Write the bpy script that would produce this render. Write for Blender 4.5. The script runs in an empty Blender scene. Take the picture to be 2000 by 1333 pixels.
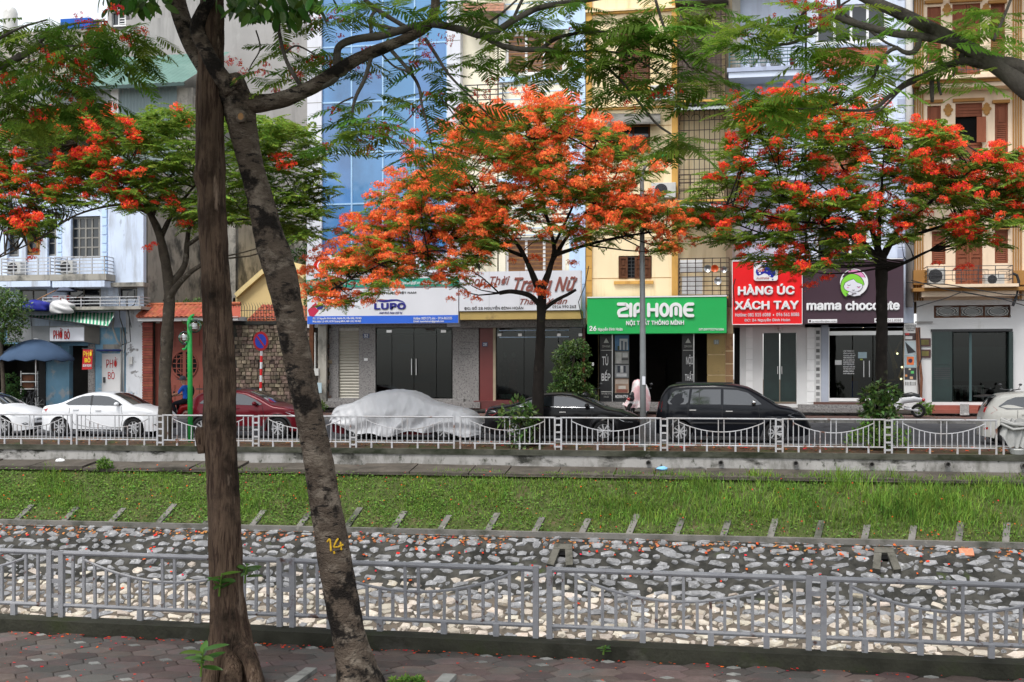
import bpy, bmesh, math, os, random
import numpy as np
from mathutils import Vector, Matrix
from mathutils.bvhtree import BVHTree
from mathutils.geometry import tessellate_polygon
random.seed(11); rng = np.random.default_rng(11)
S = bpy.context.scene; COL = S.collection; R = math.radians

# ------------------------------------------------------------------ camera, sky, sun, exposure
FPX, CX, HY, EYE, TANY = 2400.0, 1000.0, 735.0, 2.0, 0.182     # lens in pixels of a 2000 px wide picture, horizon row, eye height
YAW = math.atan(TANY); CY, SY = math.cos(YAW), math.sin(YAW)
cd = bpy.data.cameras.new('camera'); cam = bpy.data.objects.new('camera', cd); COL.objects.link(cam)
cam.location = (0, 0, EYE); cam.rotation_euler = (R(90), 0, YAW)
cd.sensor_width = 36; cd.lens = FPX/2000*36; cd.shift_y = (HY-666.5)/2000
cd.clip_start = .1; cd.clip_end = 2000
cd.dof.use_dof = True; cd.dof.focus_distance = 39; cd.dof.aperture_fstop = 9
S.camera = cam
w = bpy.data.worlds.new('World'); S.world = w; w.use_nodes = True
nt = w.node_tree; nt.nodes.clear()
sk = nt.nodes.new('ShaderNodeTexSky'); sk.sky_type = 'NISHITA'; sk.sun_disc = False
SUN_EL, SUN_AZ = R(62), R(200)
sk.sun_elevation = SUN_EL; sk.sun_rotation = SUN_AZ; sk.air_density = 1.0; sk.dust_density = 1.5; sk.ozone_density = 1.0
hs = nt.nodes.new('ShaderNodeHueSaturation'); hs.inputs['Saturation'].default_value = .22
bg = nt.nodes.new('ShaderNodeBackground'); bg.inputs['Strength'].default_value = .135
wo = nt.nodes.new('ShaderNodeOutputWorld')
nt.links.new(sk.outputs[0], hs.inputs['Color']); nt.links.new(hs.outputs[0], bg.inputs['Color']); nt.links.new(bg.outputs[0], wo.inputs[0])
sd = bpy.data.lights.new('sun', 'SUN'); sd.energy = 1.5; sd.angle = R(20); sd.color = (1, .97, .92)
sun = bpy.data.objects.new('sun', sd); COL.objects.link(sun)
sun.rotation_euler = (R(90)-SUN_EL, 0, R(180)-SUN_AZ+R(0))
S.view_settings.view_transform = 'Standard'; S.view_settings.look = 'None'; S.view_settings.gamma = 1
S.view_settings.use_curve_mapping = False; S.view_settings.exposure = 1.15
S.cycles.max_bounces = 8; S.cycles.transparent_max_bounces = 12

# ------------------------------------------------------------------ measuring: a pixel of the picture to a point at distance Y
def at(u, v, Y):
    a = (u-CX)/FPX; s = Y/(a*SY+CY)
    return Vector((s*(a*CY-SY), Y, EYE-(v-HY)/FPX*s))
def fx(u, Y): return at(u, HY, Y).x
def fz(u, v, Y): return at(u, v, Y).z
def pxm(u, Y): return FPX*((u-CX)/FPX*SY+CY)/Y                  # pixels per metre there

# ------------------------------------------------------------------ materials
MATS = {}
def mat(name, col=(.5,.5,.5), rough=.7, var=.15, scale=3., bump=0., bscale=None, metal=0., spec=None, stain=None, stretch=(1,1,1),
        rnd=0., island=0., coat=0., emit=0., transl=0.):
    if name in MATS: return MATS[name]
    m = bpy.data.materials.new(name); m.use_nodes = True; MATS[name] = m
    n, l = m.node_tree.nodes, m.node_tree.links
    b = n['Principled BSDF']
    b.inputs['Roughness'].default_value = rough; b.inputs['Metallic'].default_value = metal
    b.inputs['Specular IOR Level'].default_value = (.5 if rough < .55 else .12) if spec is None else spec; b.inputs['Coat Weight'].default_value = coat
    b.inputs['Coat Roughness'].default_value = .04
    g = n.new('ShaderNodeNewGeometry')
    mp = n.new('ShaderNodeMapping'); mp.inputs['Scale'].default_value = stretch; l.new(g.outputs['Position'], mp.inputs[0])
    def noise(sc, det=5):
        t = n.new('ShaderNodeTexNoise'); t.inputs['Scale'].default_value = sc; t.inputs['Detail'].default_value = det
        l.new(mp.outputs[0], t.inputs['Vector']); return t.outputs['Fac']
    def mix(f, a, c):
        x = n.new('ShaderNodeMix'); x.data_type = 'RGBA'
        if isinstance(f, (int, float)): x.inputs[0].default_value = f
        else: l.new(f, x.inputs[0])
        for i, q in ((6, a), (7, c)):
            if isinstance(q, tuple): x.inputs[i].default_value = (*q[:3], 1)
            else: l.new(q, x.inputs[i])
        return x.outputs[2]
    def ramp(f, lo, hi):
        q = n.new('ShaderNodeMapRange'); q.inputs[1].default_value = lo; q.inputs[2].default_value = hi
        l.new(f, q.inputs[0]); return q.outputs[0]
    c = mix(ramp(noise(scale), .25, .75), tuple(x*(1-var) for x in col), tuple(min(1, x*(1+var)) for x in col))
    for st in (stain if isinstance(stain, list) else [stain] if stain else []):     # (colour, from, to, scale, stretch)
        sp = n.new('ShaderNodeMapping'); sp.inputs['Scale'].default_value = st[4] if len(st) > 4 else (1,1,1)
        l.new(g.outputs['Position'], sp.inputs[0])
        t = n.new('ShaderNodeTexNoise'); t.inputs['Scale'].default_value = st[3]; t.inputs['Detail'].default_value = 7; t.inputs['Roughness'].default_value = .65
        l.new(sp.outputs[0], t.inputs['Vector'])
        c = mix(ramp(t.outputs['Fac'], st[1], st[2]), c, st[0])
    if rnd or island:
        h = n.new('ShaderNodeHueSaturation'); q = n.new('ShaderNodeMapRange')
        if rnd: o = n.new('ShaderNodeObjectInfo'); l.new(o.outputs['Random'], q.inputs[0])
        else: l.new(g.outputs['Random Per Island'], q.inputs[0])
        k = rnd or island
        q.inputs[3].default_value = 1-k; q.inputs[4].default_value = 1+k
        l.new(q.outputs[0], h.inputs['Value']); l.new(c, h.inputs['Color']); c = h.outputs[0]
        q2 = n.new('ShaderNodeMapRange'); wn = n.new('ShaderNodeTexWhiteNoise'); wn.noise_dimensions = '1D'
        l.new(q.outputs[0], wn.inputs['W']); l.new(wn.outputs['Value'], q2.inputs[0])
        q2.inputs[3].default_value = .5-.04*min(1, k*2); q2.inputs[4].default_value = .5+.03*min(1, k*2)
        l.new(q2.outputs[0], h.inputs['Hue'])
    l.new(c, b.inputs['Base Color'])
    if bump:
        bp = n.new('ShaderNodeBump'); bp.inputs['Strength'].default_value = min(1, bump); bp.inputs['Distance'].default_value = .02*max(1, bump)
        l.new(noise(bscale or scale*6), bp.inputs['Height']); l.new(bp.outputs[0], b.inputs['Normal'])
    if emit:
        b.inputs['Emission Color'].default_value = (*col, 1); b.inputs['Emission Strength'].default_value = emit
    if transl:
        t = n.new('ShaderNodeBsdfTranslucent'); l.new(c, t.inputs['Color'])
        x = n.new('ShaderNodeMixShader'); x.inputs[0].default_value = transl
        l.new(b.outputs[0], x.inputs[1]); l.new(t.outputs[0], x.inputs[2]); l.new(x.outputs[0], n['Material Output'].inputs[0])
    return m
def glass(name, tint, refl=.1, rough=.02):
    m = bpy.data.materials.new(name); m.use_nodes = True; MATS[name] = m
    n, l = m.node_tree.nodes, m.node_tree.links; n.remove(n['Principled BSDF'])
    t = n.new('ShaderNodeBsdfTransparent'); t.inputs[0].default_value = (*tint, 1)
    g = n.new('ShaderNodeBsdfGlossy'); g.inputs['Roughness'].default_value = rough; g.inputs['Color'].default_value = (.9, .93, .95, 1)
    f = n.new('ShaderNodeFresnel'); f.inputs[0].default_value = 1.32
    a = n.new('ShaderNodeMath'); a.operation = 'ADD'; a.inputs[1].default_value = refl; l.new(f.outputs[0], a.inputs[0])
    x = n.new('ShaderNodeMixShader'); l.new(a.outputs[0], x.inputs[0]); l.new(t.outputs[0], x.inputs[1]); l.new(g.outputs[0], x.inputs[2])
    l.new(x.outputs[0], n['Material Output'].inputs[0]); return m

# ------------------------------------------------------------------ mesh building
ORG = {}
def tag(o, label=None, cat=None, group=None, kind=None):
    if label: o['label'] = label
    if cat: o['category'] = cat
    if group: o['group'] = group
    if kind: o['kind'] = kind
    return o
def thing(name, label, cat, loc=(0,0,0), group=None):
    o = bpy.data.objects.new(name, None); COL.objects.link(o); o.empty_display_size = .2
    o.location = loc; ORG[o.name] = Vector(loc); return tag(o, label, cat, group)
def link(name, me, parent=None, loc=None):
    o = bpy.data.objects.new(name, me); COL.objects.link(o)
    if parent is not None: o.parent = parent; ORG[o.name] = ORG.get(parent.name, Vector())
    if loc is not None: o.location = loc
    return o
class MB:
    def __init__(s): s.v, s.f, s.mi, s.cur = [], [], [], 0
    def add(s, vs, fs):
        k = len(s.v); s.v += [tuple(p) for p in vs]; s.f += [tuple(i+k for i in f) for f in fs]; s.mi += [s.cur]*len(fs); return s
    def box(s, x0, x1, y0, y1, z0, z1):
        if x0 > x1: x0, x1 = x1, x0
        if z0 > z1: z0, z1 = z1, z0
        if y0 > y1: y0, y1 = y1, y0
        return s.add([(x0,y0,z0),(x1,y0,z0),(x1,y1,z0),(x0,y1,z0),(x0,y0,z1),(x1,y0,z1),(x1,y1,z1),(x0,y1,z1)],
              [(0,1,5,4),(1,2,6,5),(2,3,7,6),(3,0,4,7),(4,5,6,7),(3,2,1,0)])
    def px(s, u0, v0, u1, v1, Y, d=.05):                       # a box whose front face fills that rectangle at distance Y
        um, vm = (u0+u1)/2, (v0+v1)/2
        return s.box(fx(u0,Y), fx(u1,Y), Y, Y+d, fz(um,v1,Y), fz(um,v0,Y))
    def obox(s, c, ax, ay, az):                                 # oriented box: centre and three half-axes
        c, ax, ay, az = map(Vector, (c, ax, ay, az)); q = []
        for k in (-1, 1):
            for i, j in ((-1,-1),(1,-1),(1,1),(-1,1)): q.append(c+ax*i+ay*j+az*k)
        return s.add(q, [(0,3,2,1),(4,5,6,7),(0,1,5,4),(1,2,6,5),(2,3,7,6),(3,0,4,7)])
    def bar(s, a, b, wx, wz=None):                              # square bar between two points
        a, b = Vector(a), Vector(b); d = b-a; wz = wz or wx
        up = Vector((0,0,1)) if abs(d.normalized().z) < .9 else Vector((0,1,0))
        x = d.cross(up).normalized(); y = x.cross(d).normalized()
        return s.obox((a+b)/2, d/2, x*wx/2, y*wz/2)
    def tube(s, pts, rad, n=8, cap=True, disp=None):
        pts = [Vector(p) for p in pts]; m = len(pts)
        if not hasattr(rad, '__len__'): rad = [rad]*m
        t0 = (pts[1]-pts[0]).normalized(); x = t0.orthogonal().normalized(); k = len(s.v)
        vs, fs = [], []
        for i, p in enumerate(pts):
            t = (pts[min(i+1, m-1)]-pts[max(i-1, 0)])
            t = t.normalized() if t.length > 1e-9 else t0
            x = (x-t*x.dot(t)); x = x.normalized() if x.length > 1e-6 else t.orthogonal().normalized()
            y = t.cross(x)
            for j in range(n):
                a = 2*math.pi*j/n; r = rad[i]
                d = x*math.cos(a)+y*math.sin(a)
                if disp: r *= disp(p+d*r, a, i)
                vs.append(p+d*r)
        for i in range(m-1):
            for j in range(n):
                fs.append((i*n+j, i*n+(j+1)%n, (i+1)*n+(j+1)%n, (i+1)*n+j))
        if cap: fs += [tuple(range(n-1, -1, -1)), tuple((m-1)*n+j for j in range(n))]
        return s.add(vs, fs)
    def prism(s, poly, y0, y1):                                 # polygon of (x, z), extruded from y0 (front) to y1
        n = len(poly); vs = [(x, y0, z) for x, z in poly]+[(x, y1, z) for x, z in poly]
        area = sum(poly[i][0]*poly[(i+1)%n][1]-poly[(i+1)%n][0]*poly[i][1] for i in range(n))
        f = list(range(n)) if area > 0 else list(range(n-1, -1, -1))
        fs = [tuple(f), tuple(i+n for i in reversed(f))]+[(f[(i+1)%n], f[i], f[i]+n, f[(i+1)%n]+n) for i in range(n)]
        return s.add(vs, fs)
    def lathe(s, prof, c=(0,0,0), n=16, axis='z', half=False):   # prof of (radius, height)
        vs, fs = [], []; m = len(prof)
        for i, (r, h) in enumerate(prof):
            for j in range(n):
                a = 2*math.pi*j/n; p = (r*math.cos(a), r*math.sin(a), h)
                if axis == 'y': p = (p[0], h, p[1])
                if axis == 'x': p = (h, p[0], p[1])
                vs.append((p[0]+c[0], p[1]+c[1], p[2]+c[2]))
        for i in range(m-1):
            for j in range(n): fs.append((i*n+j, i*n+(j+1)%n, (i+1)*n+(j+1)%n, (i+1)*n+j))
        return s.add(vs, fs)
    def ball(s, c, r, n=12, sq=(1,1,1)):
        prof = [(math.sin(math.pi*i/8)*r, -math.cos(math.pi*i/8)*r) for i in range(9)]
        k = len(s.v); s.lathe(prof, (0,0,0), n)
        for i in range(k, len(s.v)):
            x, y, z = s.v[i]; s.v[i] = (x*sq[0]+c[0], y*sq[1]+c[1], z*sq[2]+c[2])
        return s
    def mesh(s, name, mats, org=Vector(), smooth=False):
        me = bpy.data.meshes.new(name); o = org
        me.from_pydata([(a-o.x, b-o.y, c-o.z) for a, b, c in s.v], [], s.f)
        for m in (mats if isinstance(mats, (list, tuple)) else [mats]): me.materials.append(m)
        if any(s.mi): me.polygons.foreach_set('material_index', s.mi)
        if smooth: me.polygons.foreach_set('use_smooth', [True]*len(me.polygons))
        me.update(); return me
    def build(s, name, mats, parent=None, smooth=False, kind=None, auto=None, loc=None):
        org = Vector(loc) if loc is not None else ORG.get(parent.name, Vector()) if parent is not None else Vector()
        me = s.mesh(name, mats, org, smooth or auto is not None)
        if auto is not None: 
            bm = bmesh.new(); bm.from_mesh(me)
            bmesh.ops.recalc_face_normals(bm, faces=bm.faces)
            for e in bm.edges:
                if len(e.link_faces) == 2 and e.calc_face_angle(9) > R(auto): e.smooth = False
            bm.to_mesh(me); bm.free()
        o = link(name, me, parent, loc if parent is None else None)
        if kind: o['kind'] = kind
        return o
def single(name, mb, mats, label, cat, loc, group=None, **k):     # a thing that is one mesh
    return tag(mb.build(name, mats, loc=loc, **k), label, cat, group)
def dup(root, loc=None, label=None):
    r = root.copy(); COL.objects.link(r); ORG[r.name] = ORG.get(root.name, Vector())
    if loc is not None: r.location = loc
    if label: r['label'] = label
    for ch in root.children:
        c = ch.copy(); COL.objects.link(c); c.parent = r
        for g in ch.children:
            d = g.copy(); COL.objects.link(d); d.parent = c
    return r
def bevel(o, wd=.01, seg=2):
    me = o.data; bm = bmesh.new(); bm.from_mesh(me)
    bmesh.ops.bevel(bm, geom=[e for e in bm.edges], offset=wd, segments=seg, affect='EDGES', clamp_overlap=True, profile=.6)
    bm.to_mesh(me); bm.free(); return o
def np_mesh(name, V, F, mats, mi=None, smooth=False):
    me = bpy.data.meshes.new(name); V = np.asarray(V, np.float32); F = np.asarray(F, np.int32); k = F.shape[1]
    me.vertices.add(len(V)); me.vertices.foreach_set('co', V.ravel())
    me.loops.add(F.size); me.loops.foreach_set('vertex_index', F.ravel())
    me.polygons.add(len(F)); me.polygons.foreach_set('loop_start', np.arange(0, F.size, k, dtype=np.int32))
    for m in (mats if isinstance(mats, (list, tuple)) else [mats]): me.materials.append(m)
    if mi is not None: me.polygons.foreach_set('material_index', np.asarray(mi, np.int32))
    if smooth: me.polygons.foreach_set('use_smooth', np.ones(len(F), bool))
    me.update(calc_edges=True); me.validate(); return me
def scatter(tv, tf, M):
    """M: (n,4,4) placements of the template (tv, tf) -> joined arrays"""
    n = len(M); V = np.einsum('nij,kj->nki', M[:, :3, :3], tv)+M[:, None, :3, 3]
    F = tf[None]+(np.arange(n)*len(tv))[:, None, None]
    return V.reshape(-1, 3), F.reshape(-1, tf.shape[1])
def frames(P, D, U, s):
    """placements at P with x along D, z near U, scaled s"""
    D = D/np.linalg.norm(D, axis=1, keepdims=True); Yv = np.cross(U, D); Yv /= np.linalg.norm(Yv, axis=1, keepdims=True)+1e-9
    Z = np.cross(D, Yv); M = np.zeros((len(P), 4, 4)); s = np.asarray(s)[:, None]
    M[:, :3, 0] = D*s; M[:, :3, 1] = Yv*s; M[:, :3, 2] = Z*s; M[:, :3, 3] = P; M[:, 3, 3] = 1; return M

# ------------------------------------------------------------------ lettering
try: FONT = bpy.data.fonts.load(os.path.join(bpy.utils.system_resource('DATAFILES', path='fonts'), 'Inter.woff2'))
except Exception: FONT = None
def text_mb(s, bold=.0, shear=0., ext=.0, space=1.0, line=1.0):
    c = bpy.data.curves.new('lettering', 'FONT'); c.body = s; c.shear = shear; c.extrude = ext; c.resolution_u = 3
    c.space_character = space; c.space_line = line; c.align_x = 'CENTER' if '\n' in s else 'LEFT'
    if FONT: c.font = FONT
    o = bpy.data.objects.new('lettering', c); COL.objects.link(o)
    bpy.context.view_layer.update()
    me = bpy.data.meshes.new_from_object(o.evaluated_get(bpy.context.evaluated_depsgraph_get()))
    V = np.zeros(len(me.vertices)*3); me.vertices.foreach_get('co', V); V = V.reshape(-1, 3)
    Fs = [tuple(p.vertices) for p in me.polygons]
    bpy.data.objects.remove(o); bpy.data.curves.remove(c); bpy.data.meshes.remove(me)
    if bold > 0:                                                # heavier strokes: the outline repeated a hair's breadth round itself
        k = len(V); D = [(0,0)]+[(math.cos(a)*bold*.75, math.sin(a)*bold*.75) for a in np.linspace(.4, 6.68, 9 if bold > .03 else 5)[:-1]]
        V, Fs = np.concatenate([V+np.stack([np.full(k, x), np.full(k, y), -.05*i*np.sign(V[:, 2])], 1) for i, (x, y) in enumerate(D)]), [tuple(j+i*k for j in f) for i in range(len(D)) for f in Fs]
    return V, Fs
def text(parent, s, u0, v0, u1, v1, Y, m, bold=.015, th=.012, name='lettering', **k):
    """writing that fills the rectangle, standing th metres proud of the plane at distance Y"""
    V, Fs = text_mb(s, bold, ext=.5, **k)
    lo, hi = V.min(0), V.max(0); um, vm = (u0+u1)/2, (v0+v1)/2
    X0, X1, Z1, Z0 = fx(u0,Y), fx(u1,Y), fz(um,v0,Y), fz(um,v1,Y)
    x = X0+(V[:,0]-lo[0])/(hi[0]-lo[0])*(X1-X0); z = Z0+(V[:,1]-lo[1])/(hi[1]-lo[1])*(Z1-Z0)
    y = Y-.002-th*(V[:,2]-lo[2])/max(1e-6, hi[2]-lo[2])
    mb = MB(); mb.add(list(zip(x, y, z)), Fs); return mb.build(name, m, parent)
# ------------------------------------------------------------------ shared materials
ROW = (1, 1, 1)
m_soil = mat('soil', (.075,.05,.035), .95, .4, 2.5, .6, stain=[((.05,.06,.025), .5, .62, 1.4), ((.12,.05,.03), .55, .7, 6)])
m_road = mat('asphalt', (.1,.1,.105), .85, .15, 1.2, .3, 90, stain=[((.15,.145,.14), .5, .8, .6, (.3,2,1)), ((.05,.05,.05), .58, .72, .9)])
m_walk = mat('sidewalk_tile', (.13,.075,.065), .85, .25, 1.5, .3, 40, stain=((.09,.09,.085), .45, .7, 1.2))
m_conc = mat('concrete', (.155,.147,.135), .9, .25, 2, .4, 25, stain=[((.045,.05,.035), .5, .68, 1.1), ((.3,.28,.25), .62, .75, 3)])
m_cap = mat('mossy_coping', (.075,.075,.06), .95, .4, 2, .5, 20, stain=[((.02,.024,.014), .42, .6, 1.3, (.5,1,1)), ((.17,.165,.15), .6, .72, 1.7)])
m_white = mat('whitewashed_wall', (.32,.31,.295), .9, .12, 2, .3, 30, stain=[((.035,.035,.03), .53, .6, .55, (1,1,2.4)), ((.16,.155,.14), .48, .66, 2.4, (1,1,.5)), ((.05,.055,.04), .6, .68, 5, (1,1,.6))])
m_mortar = mat('dark_mortar', (.05,.048,.042), .95, .4, 3, .8, 16, stain=[((.02,.02,.018), .45, .62, 1.6), ((.045,.06,.02), .62, .72, 1.1)])
m_sand = mat('silted_mortar', (.12,.1,.08), .95, .3, 3, .7, 18, stain=((.06,.052,.042), .46, .62, 3))
m_stone = mat('grey_stone', (.2,.2,.205), .85, .25, 5, .7, 22, rnd=.22, stain=[((.1,.1,.095), .54, .66, 4.5), ((.4,.4,.4), .56, .7, 7)])
m_cream = mat('silted_stone', (.37,.33,.275), .85, .18, 5, .7, 22, rnd=.28, stain=[((.3,.24,.17), .55, .7, 3.5), ((.48,.46,.43), .56, .66, 6)])
m_paver = mat('paver_concrete', (.108,.08,.072), .8, .2, 6, .5, 45, rnd=.3, stain=[((.085,.08,.074), .46, .6, 1.1), ((.145,.1,.088), .6, .72, 8)])
m_paver2 = mat('pale_paver', (.22,.22,.205), .8, .2, 6, .5, 45, rnd=.2, stain=((.08,.08,.075), .5, .65, 3))
m_joint = mat('joint_dirt', (.03,.028,.024), .95, .4, 5, .4)
m_kerb = mat('wet_mossy_kerb', (.035,.035,.026), .8, .4, 3, .6, 25, stain=[((.03,.036,.016), .55, .68, 1.5), ((.085,.08,.07), .6, .74, 2.2, (.5,1,1))])
m_water = mat('canal_water', (.03,.035,.025), .06, .2, 1, .15, 3)
m_earth = mat('grassy_earth', (.06,.075,.025), .95, .4, 3, .6, 14, stain=((.1,.075,.045), .55, .68, 1.6))
m_blade = mat('grass_blade', (.175,.3,.05), .7, .3, .6, island=.38, transl=.35, stain=[((.3,.31,.09), .58, .75, 1.3), ((.1,.2,.035), .5, .66, .8)])
m_herb = mat('herb_leaf', (.12,.23,.042), .7, .3, .8, island=.35, transl=.3, stain=((.17,.21,.05), .55, .75, .9))
m_petal = mat('red_petal', (.72,.07,.02), .7, .2, 4, island=.3, transl=.3)
m_petal2 = mat('withered_petal', (.3,.12,.045), .8, .3, 4, island=.35)

XL, XR = -70, 60
def strip(name, pts, m, x0=XL, x1=XR, kind='structure', nx=1):
    mb = MB()
    for (ya, za), (yb, zb) in zip(pts, pts[1:]):
        for i in range(nx):
            a, b = x0+(x1-x0)*i/nx, x0+(x1-x0)*(i+1)/nx
            mb.add([(a,ya,za),(b,ya,za),(b,yb,zb),(a,yb,zb)], [(0,1,2,3)])
    return mb.build(name, m, kind=kind)
# the far side of the canal and the street, as measured: (distance, height)
strip('ground', [(43.3,.36),(600,.36)], m_soil, -600, 600)
strip('canal_bed', [(14.6,-5.6),(28,-5.6)], m_mortar)
strip('water', [(15.5,-5.35),(27.6,-5.35)], m_water)
m_led = mat('ledge_concrete', (.088,.077,.065), .9, .3, 2, .5, 25, stain=[((.05,.045,.038), .5, .66, 1.3), ((.16,.15,.135), .62, .74, 3)])
strip('ledge', [(34.45,-.86),(35.75,-.68)], m_led)
strip('verge', [(35.75,-.17),(36.2,-.12),(37.05,-.02)], m_soil)
strip('road', [(37.0,0),(39.4,.01),(43.3,.42)], m_road)
sw = MB(); sw.box(XL, XR, 43.22, 43.42, .2, .555); 
kb = MB()
x = -46.
while x < 24:
    kb.box(x+.008, x+.992, 43.17, 43.4, .3, .558); x += 1.0
kb.build('kerb', mat('kerb_concrete', (.27,.26,.245), .9, .2, 2, .3, 30, stain=((.1,.095,.085), .5, .66, 2)), kind='structure')
strip('sidewalk', [(43.39,.55),(47.2,.62)], m_walk)
# slopes
g = strip('grass_slope', [(32.5,-2.27),(32.62,-2.19),(33.6,-1.5),(34.62,-.86)], m_earth)
stone_slope = MB()
YS0, ZS0, YS1, ZS1 = 27.3, -5.62, 32.38, -2.3
stone_slope.add([(XL,YS0,ZS0),(XR,YS0,ZS0),(XR,30.5,ZS0+(30.5-YS0)*(ZS1-ZS0)/(YS1-YS0)),(XL,30.5,ZS0+(30.5-YS0)*(ZS1-ZS0)/(YS1-YS0))], [(0,1,2,3)]); stone_slope.cur = 1
stone_slope.add([(XL,30.5,ZS0+(30.5-YS0)*(ZS1-ZS0)/(YS1-YS0)),(XR,30.5,ZS0+(30.5-YS0)*(ZS1-ZS0)/(YS1-YS0)),(XR,YS1,ZS1),(XL,YS1,ZS1)], [(0,1,2,3)])
slope = stone_slope.build('stone_slope', [m_sand, m_mortar], kind='structure')
bmb = MB()                                                     # the beam between stone and grass
bmb.box(XL, XR, 32.36, 32.56, -2.6, -2.16)
bmb.build('concrete_beam', m_conc, kind='structure')
bmb = MB(); bmb.box(XL, XR, 32.3, 32.37, -2.75, -2.3); bmb.build('beam_footing', mat('dark_footing', (.05,.048,.04), .95, .4, 2, .4, stain=((.02,.02,.016), .5, .65, 1.5)), kind='structure')
ns = math.atan2(ZS1-ZS0, YS1-YS0); cs, sn = math.cos(ns), math.sin(ns)
# stones: a dozen shapes laid in rough courses
STONE = []
for k in range(14):
    n = random.randint(5, 8); mb = MB(); base = []; top = []
    ph = random.random()*6
    for i in range(n):
        a = 2*math.pi*(i+random.uniform(-.34,.34))/n+ph; r = random.uniform(.68, 1.16)
        qx = .5*math.copysign(abs(math.cos(a))**.75, math.cos(a)); qy = .5*math.copysign(abs(math.sin(a))**.75, math.sin(a)); base.append((qx*r, qy*r, -.05)); top.append((qx*r*.93, qy*r*.93, .03+random.uniform(-.025,.025)))
    t2 = [(x*.62+random.uniform(-.08,.08), y*.62+random.uniform(-.05,.05), .06+random.uniform(-.025,.025)) for x, y, z in top]
    fs = [(i, (i+1)%n, n+(i+1)%n, n+i) for i in range(n)]+[(n+i, n+(i+1)%n, 2*n+(i+1)%n, 2*n+i) for i in range(n)]+[tuple(range(2*n, 3*n))]
    mb.add(base+top+t2, fs); STONE.append(mb)
smesh = [[q.mesh('stone', m) for q in STONE] for m in (m_stone, m_cream)]
spots = []
ds = .0
L = math.hypot(YS1-YS0, ZS1-ZS0)
d = .12; row = 0
while d < L-.1:
    low = d < 3.9
    h = (.2 if low else .27)*random.uniform(.92,1.1); x = -24+random.random()*.4
    while x < 14:
        wd = random.choice((.17,.26,.34,.42,.52,.6))*random.uniform(.85,1.1)*(.8 if low else 1.0)
        spots.append((x+wd/2, d+h/2+random.uniform(-.07,.07), wd*random.uniform(.95,1.1)*(1.1 if low else random.uniform(.75,1.06)), h*random.uniform(.85,1.2)*(1.12 if low else random.uniform(.6,1.05))*(.75 if wd < .24 else 1), random.random() < (4.7-d)/2.7, random.uniform(-.4,.4)))
        x += wd
    d += h; row += 1
rot = Matrix.Rotation(ns, 4, 'X')
def sizekey(s):
    p = Vector((s[0], YS0+s[1]*cs, ZS0+s[1]*sn)); a = p-Vector((0,0,EYE)); dep = -a.x*SY+a.y*CY; u = CX+FPX*(a.x*CY+a.y*SY)/dep; v = HY-FPX*a.z/dep
    return -s[2]*s[3]/dep**2 if -20 < u < 2020 and v < 1262-(2000-u)*.036 else 1
spots.sort(key=sizekey)
rest = MB(); rest2 = MB()
for i, (x, d, wd, h, cr, rz) in enumerate(spots):
    M = Matrix.Translation((x, YS0+d*cs+.012*sn, ZS0+d*sn-.012*cs)) @ rot @ Matrix.Rotation(rz, 4, 'Z') @ Matrix.Diagonal((wd, h, random.uniform(.6,1.1), 1))
    k = random.randrange(14)
    if i < 300:
        o = link('stone', smesh[1 if cr else 0][k], slope); o.matrix_local = M
    else:
        q = STONE[k]; (rest2 if cr else rest).add([M @ Vector(p) for p in q.v], q.f)
def vary(m, src):                                              # island-wise variation for the joined stones
    return m
mm = MB(); mm.add(rest.v, rest.f); mm.cur = 1; mm.add(rest2.v, rest2.f)
mi_s = mat('grey_stone_laid', (.2,.2,.205), .85, .25, 5, .7, 22, island=.22, stain=[((.1,.1,.095), .54, .66, 4.5), ((.4,.4,.4), .56, .7, 7)])
mi_c = mat('silted_stone_laid', (.37,.33,.275), .85, .18, 5, .7, 22, island=.28, stain=[((.3,.24,.17), .55, .7, 3.5), ((.48,.46,.43), .56, .66, 6)])
mm.build('stone_facing', [mi_s, mi_c], slope, kind='stuff')
# drain mouths in the stone slope
def slope_pt(u, v):                                            # where a pixel's ray meets the stone slope
    lo, hi = 20., 34.
    for _ in range(40):
        Y = (lo+hi)/2; p = at(u, v, Y); zs = ZS0+(Y-YS0)*sn/cs
        if p.z > zs: lo = Y
        else: hi = Y
    return at(u, v, lo)
m_drain = mat('drain_concrete', (.1,.095,.08), .9, .25, 4, .4, 25, stain=((.05,.05,.04), .5, .65, 3))
m_black = mat('dark_hole', (.008,.008,.008), 1, 0)
for i, (u, v) in enumerate(((1098,1090),(1728,1098))):
    p = slope_pt(u, v); mb = MB(); q = MB()
    P = lambda x, d, h: Matrix.Translation(p) @ rot @ Vector((x, d, h))
    for sgn in (-1, 1):
        mb.obox(P(sgn*.2,-.1,.06), (rot @ Vector((.09,.02*sgn,0))), rot @ Vector((sgn*-.05,.34,0)), rot @ Vector((0,0,.1)))
    mb.obox(P(0,.26,.07), rot @ Vector((.24,0,0)), rot @ Vector((0,.1,0)), rot @ Vector((0,0,.1)))
    t = thing('drain_mouth', ('concrete drain mouth in the stone slope, the one nearer the leaning tree', 'concrete drain mouth in the stone slope, the one below the red plate')[i], 'drain', p, 'drain mouths in the stone slope')
    mb.build('surround', m_drain, t); q.obox(P(0,.1,.02), rot @ Vector((.12,0,0)), rot @ Vector((0,.08,0)), rot @ Vector((0,0,.06))); q.build('opening', m_black, t)
for i, (u, v, su, sv) in enumerate(((590,1085,635,1062),(720,1062,745,1048))[:1]):
    pass
p = slope_pt(1887,1082); mb = MB(); mb.obox(p+Vector((0,-.03,.04)), (.17,0,0), rot @ Vector((0,.13,0)), rot @ Vector((0,0,.02)))
t = thing('tile_plate', 'plain red clay plate lying on the upper edge of the stone slope', 'plate', p)
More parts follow.
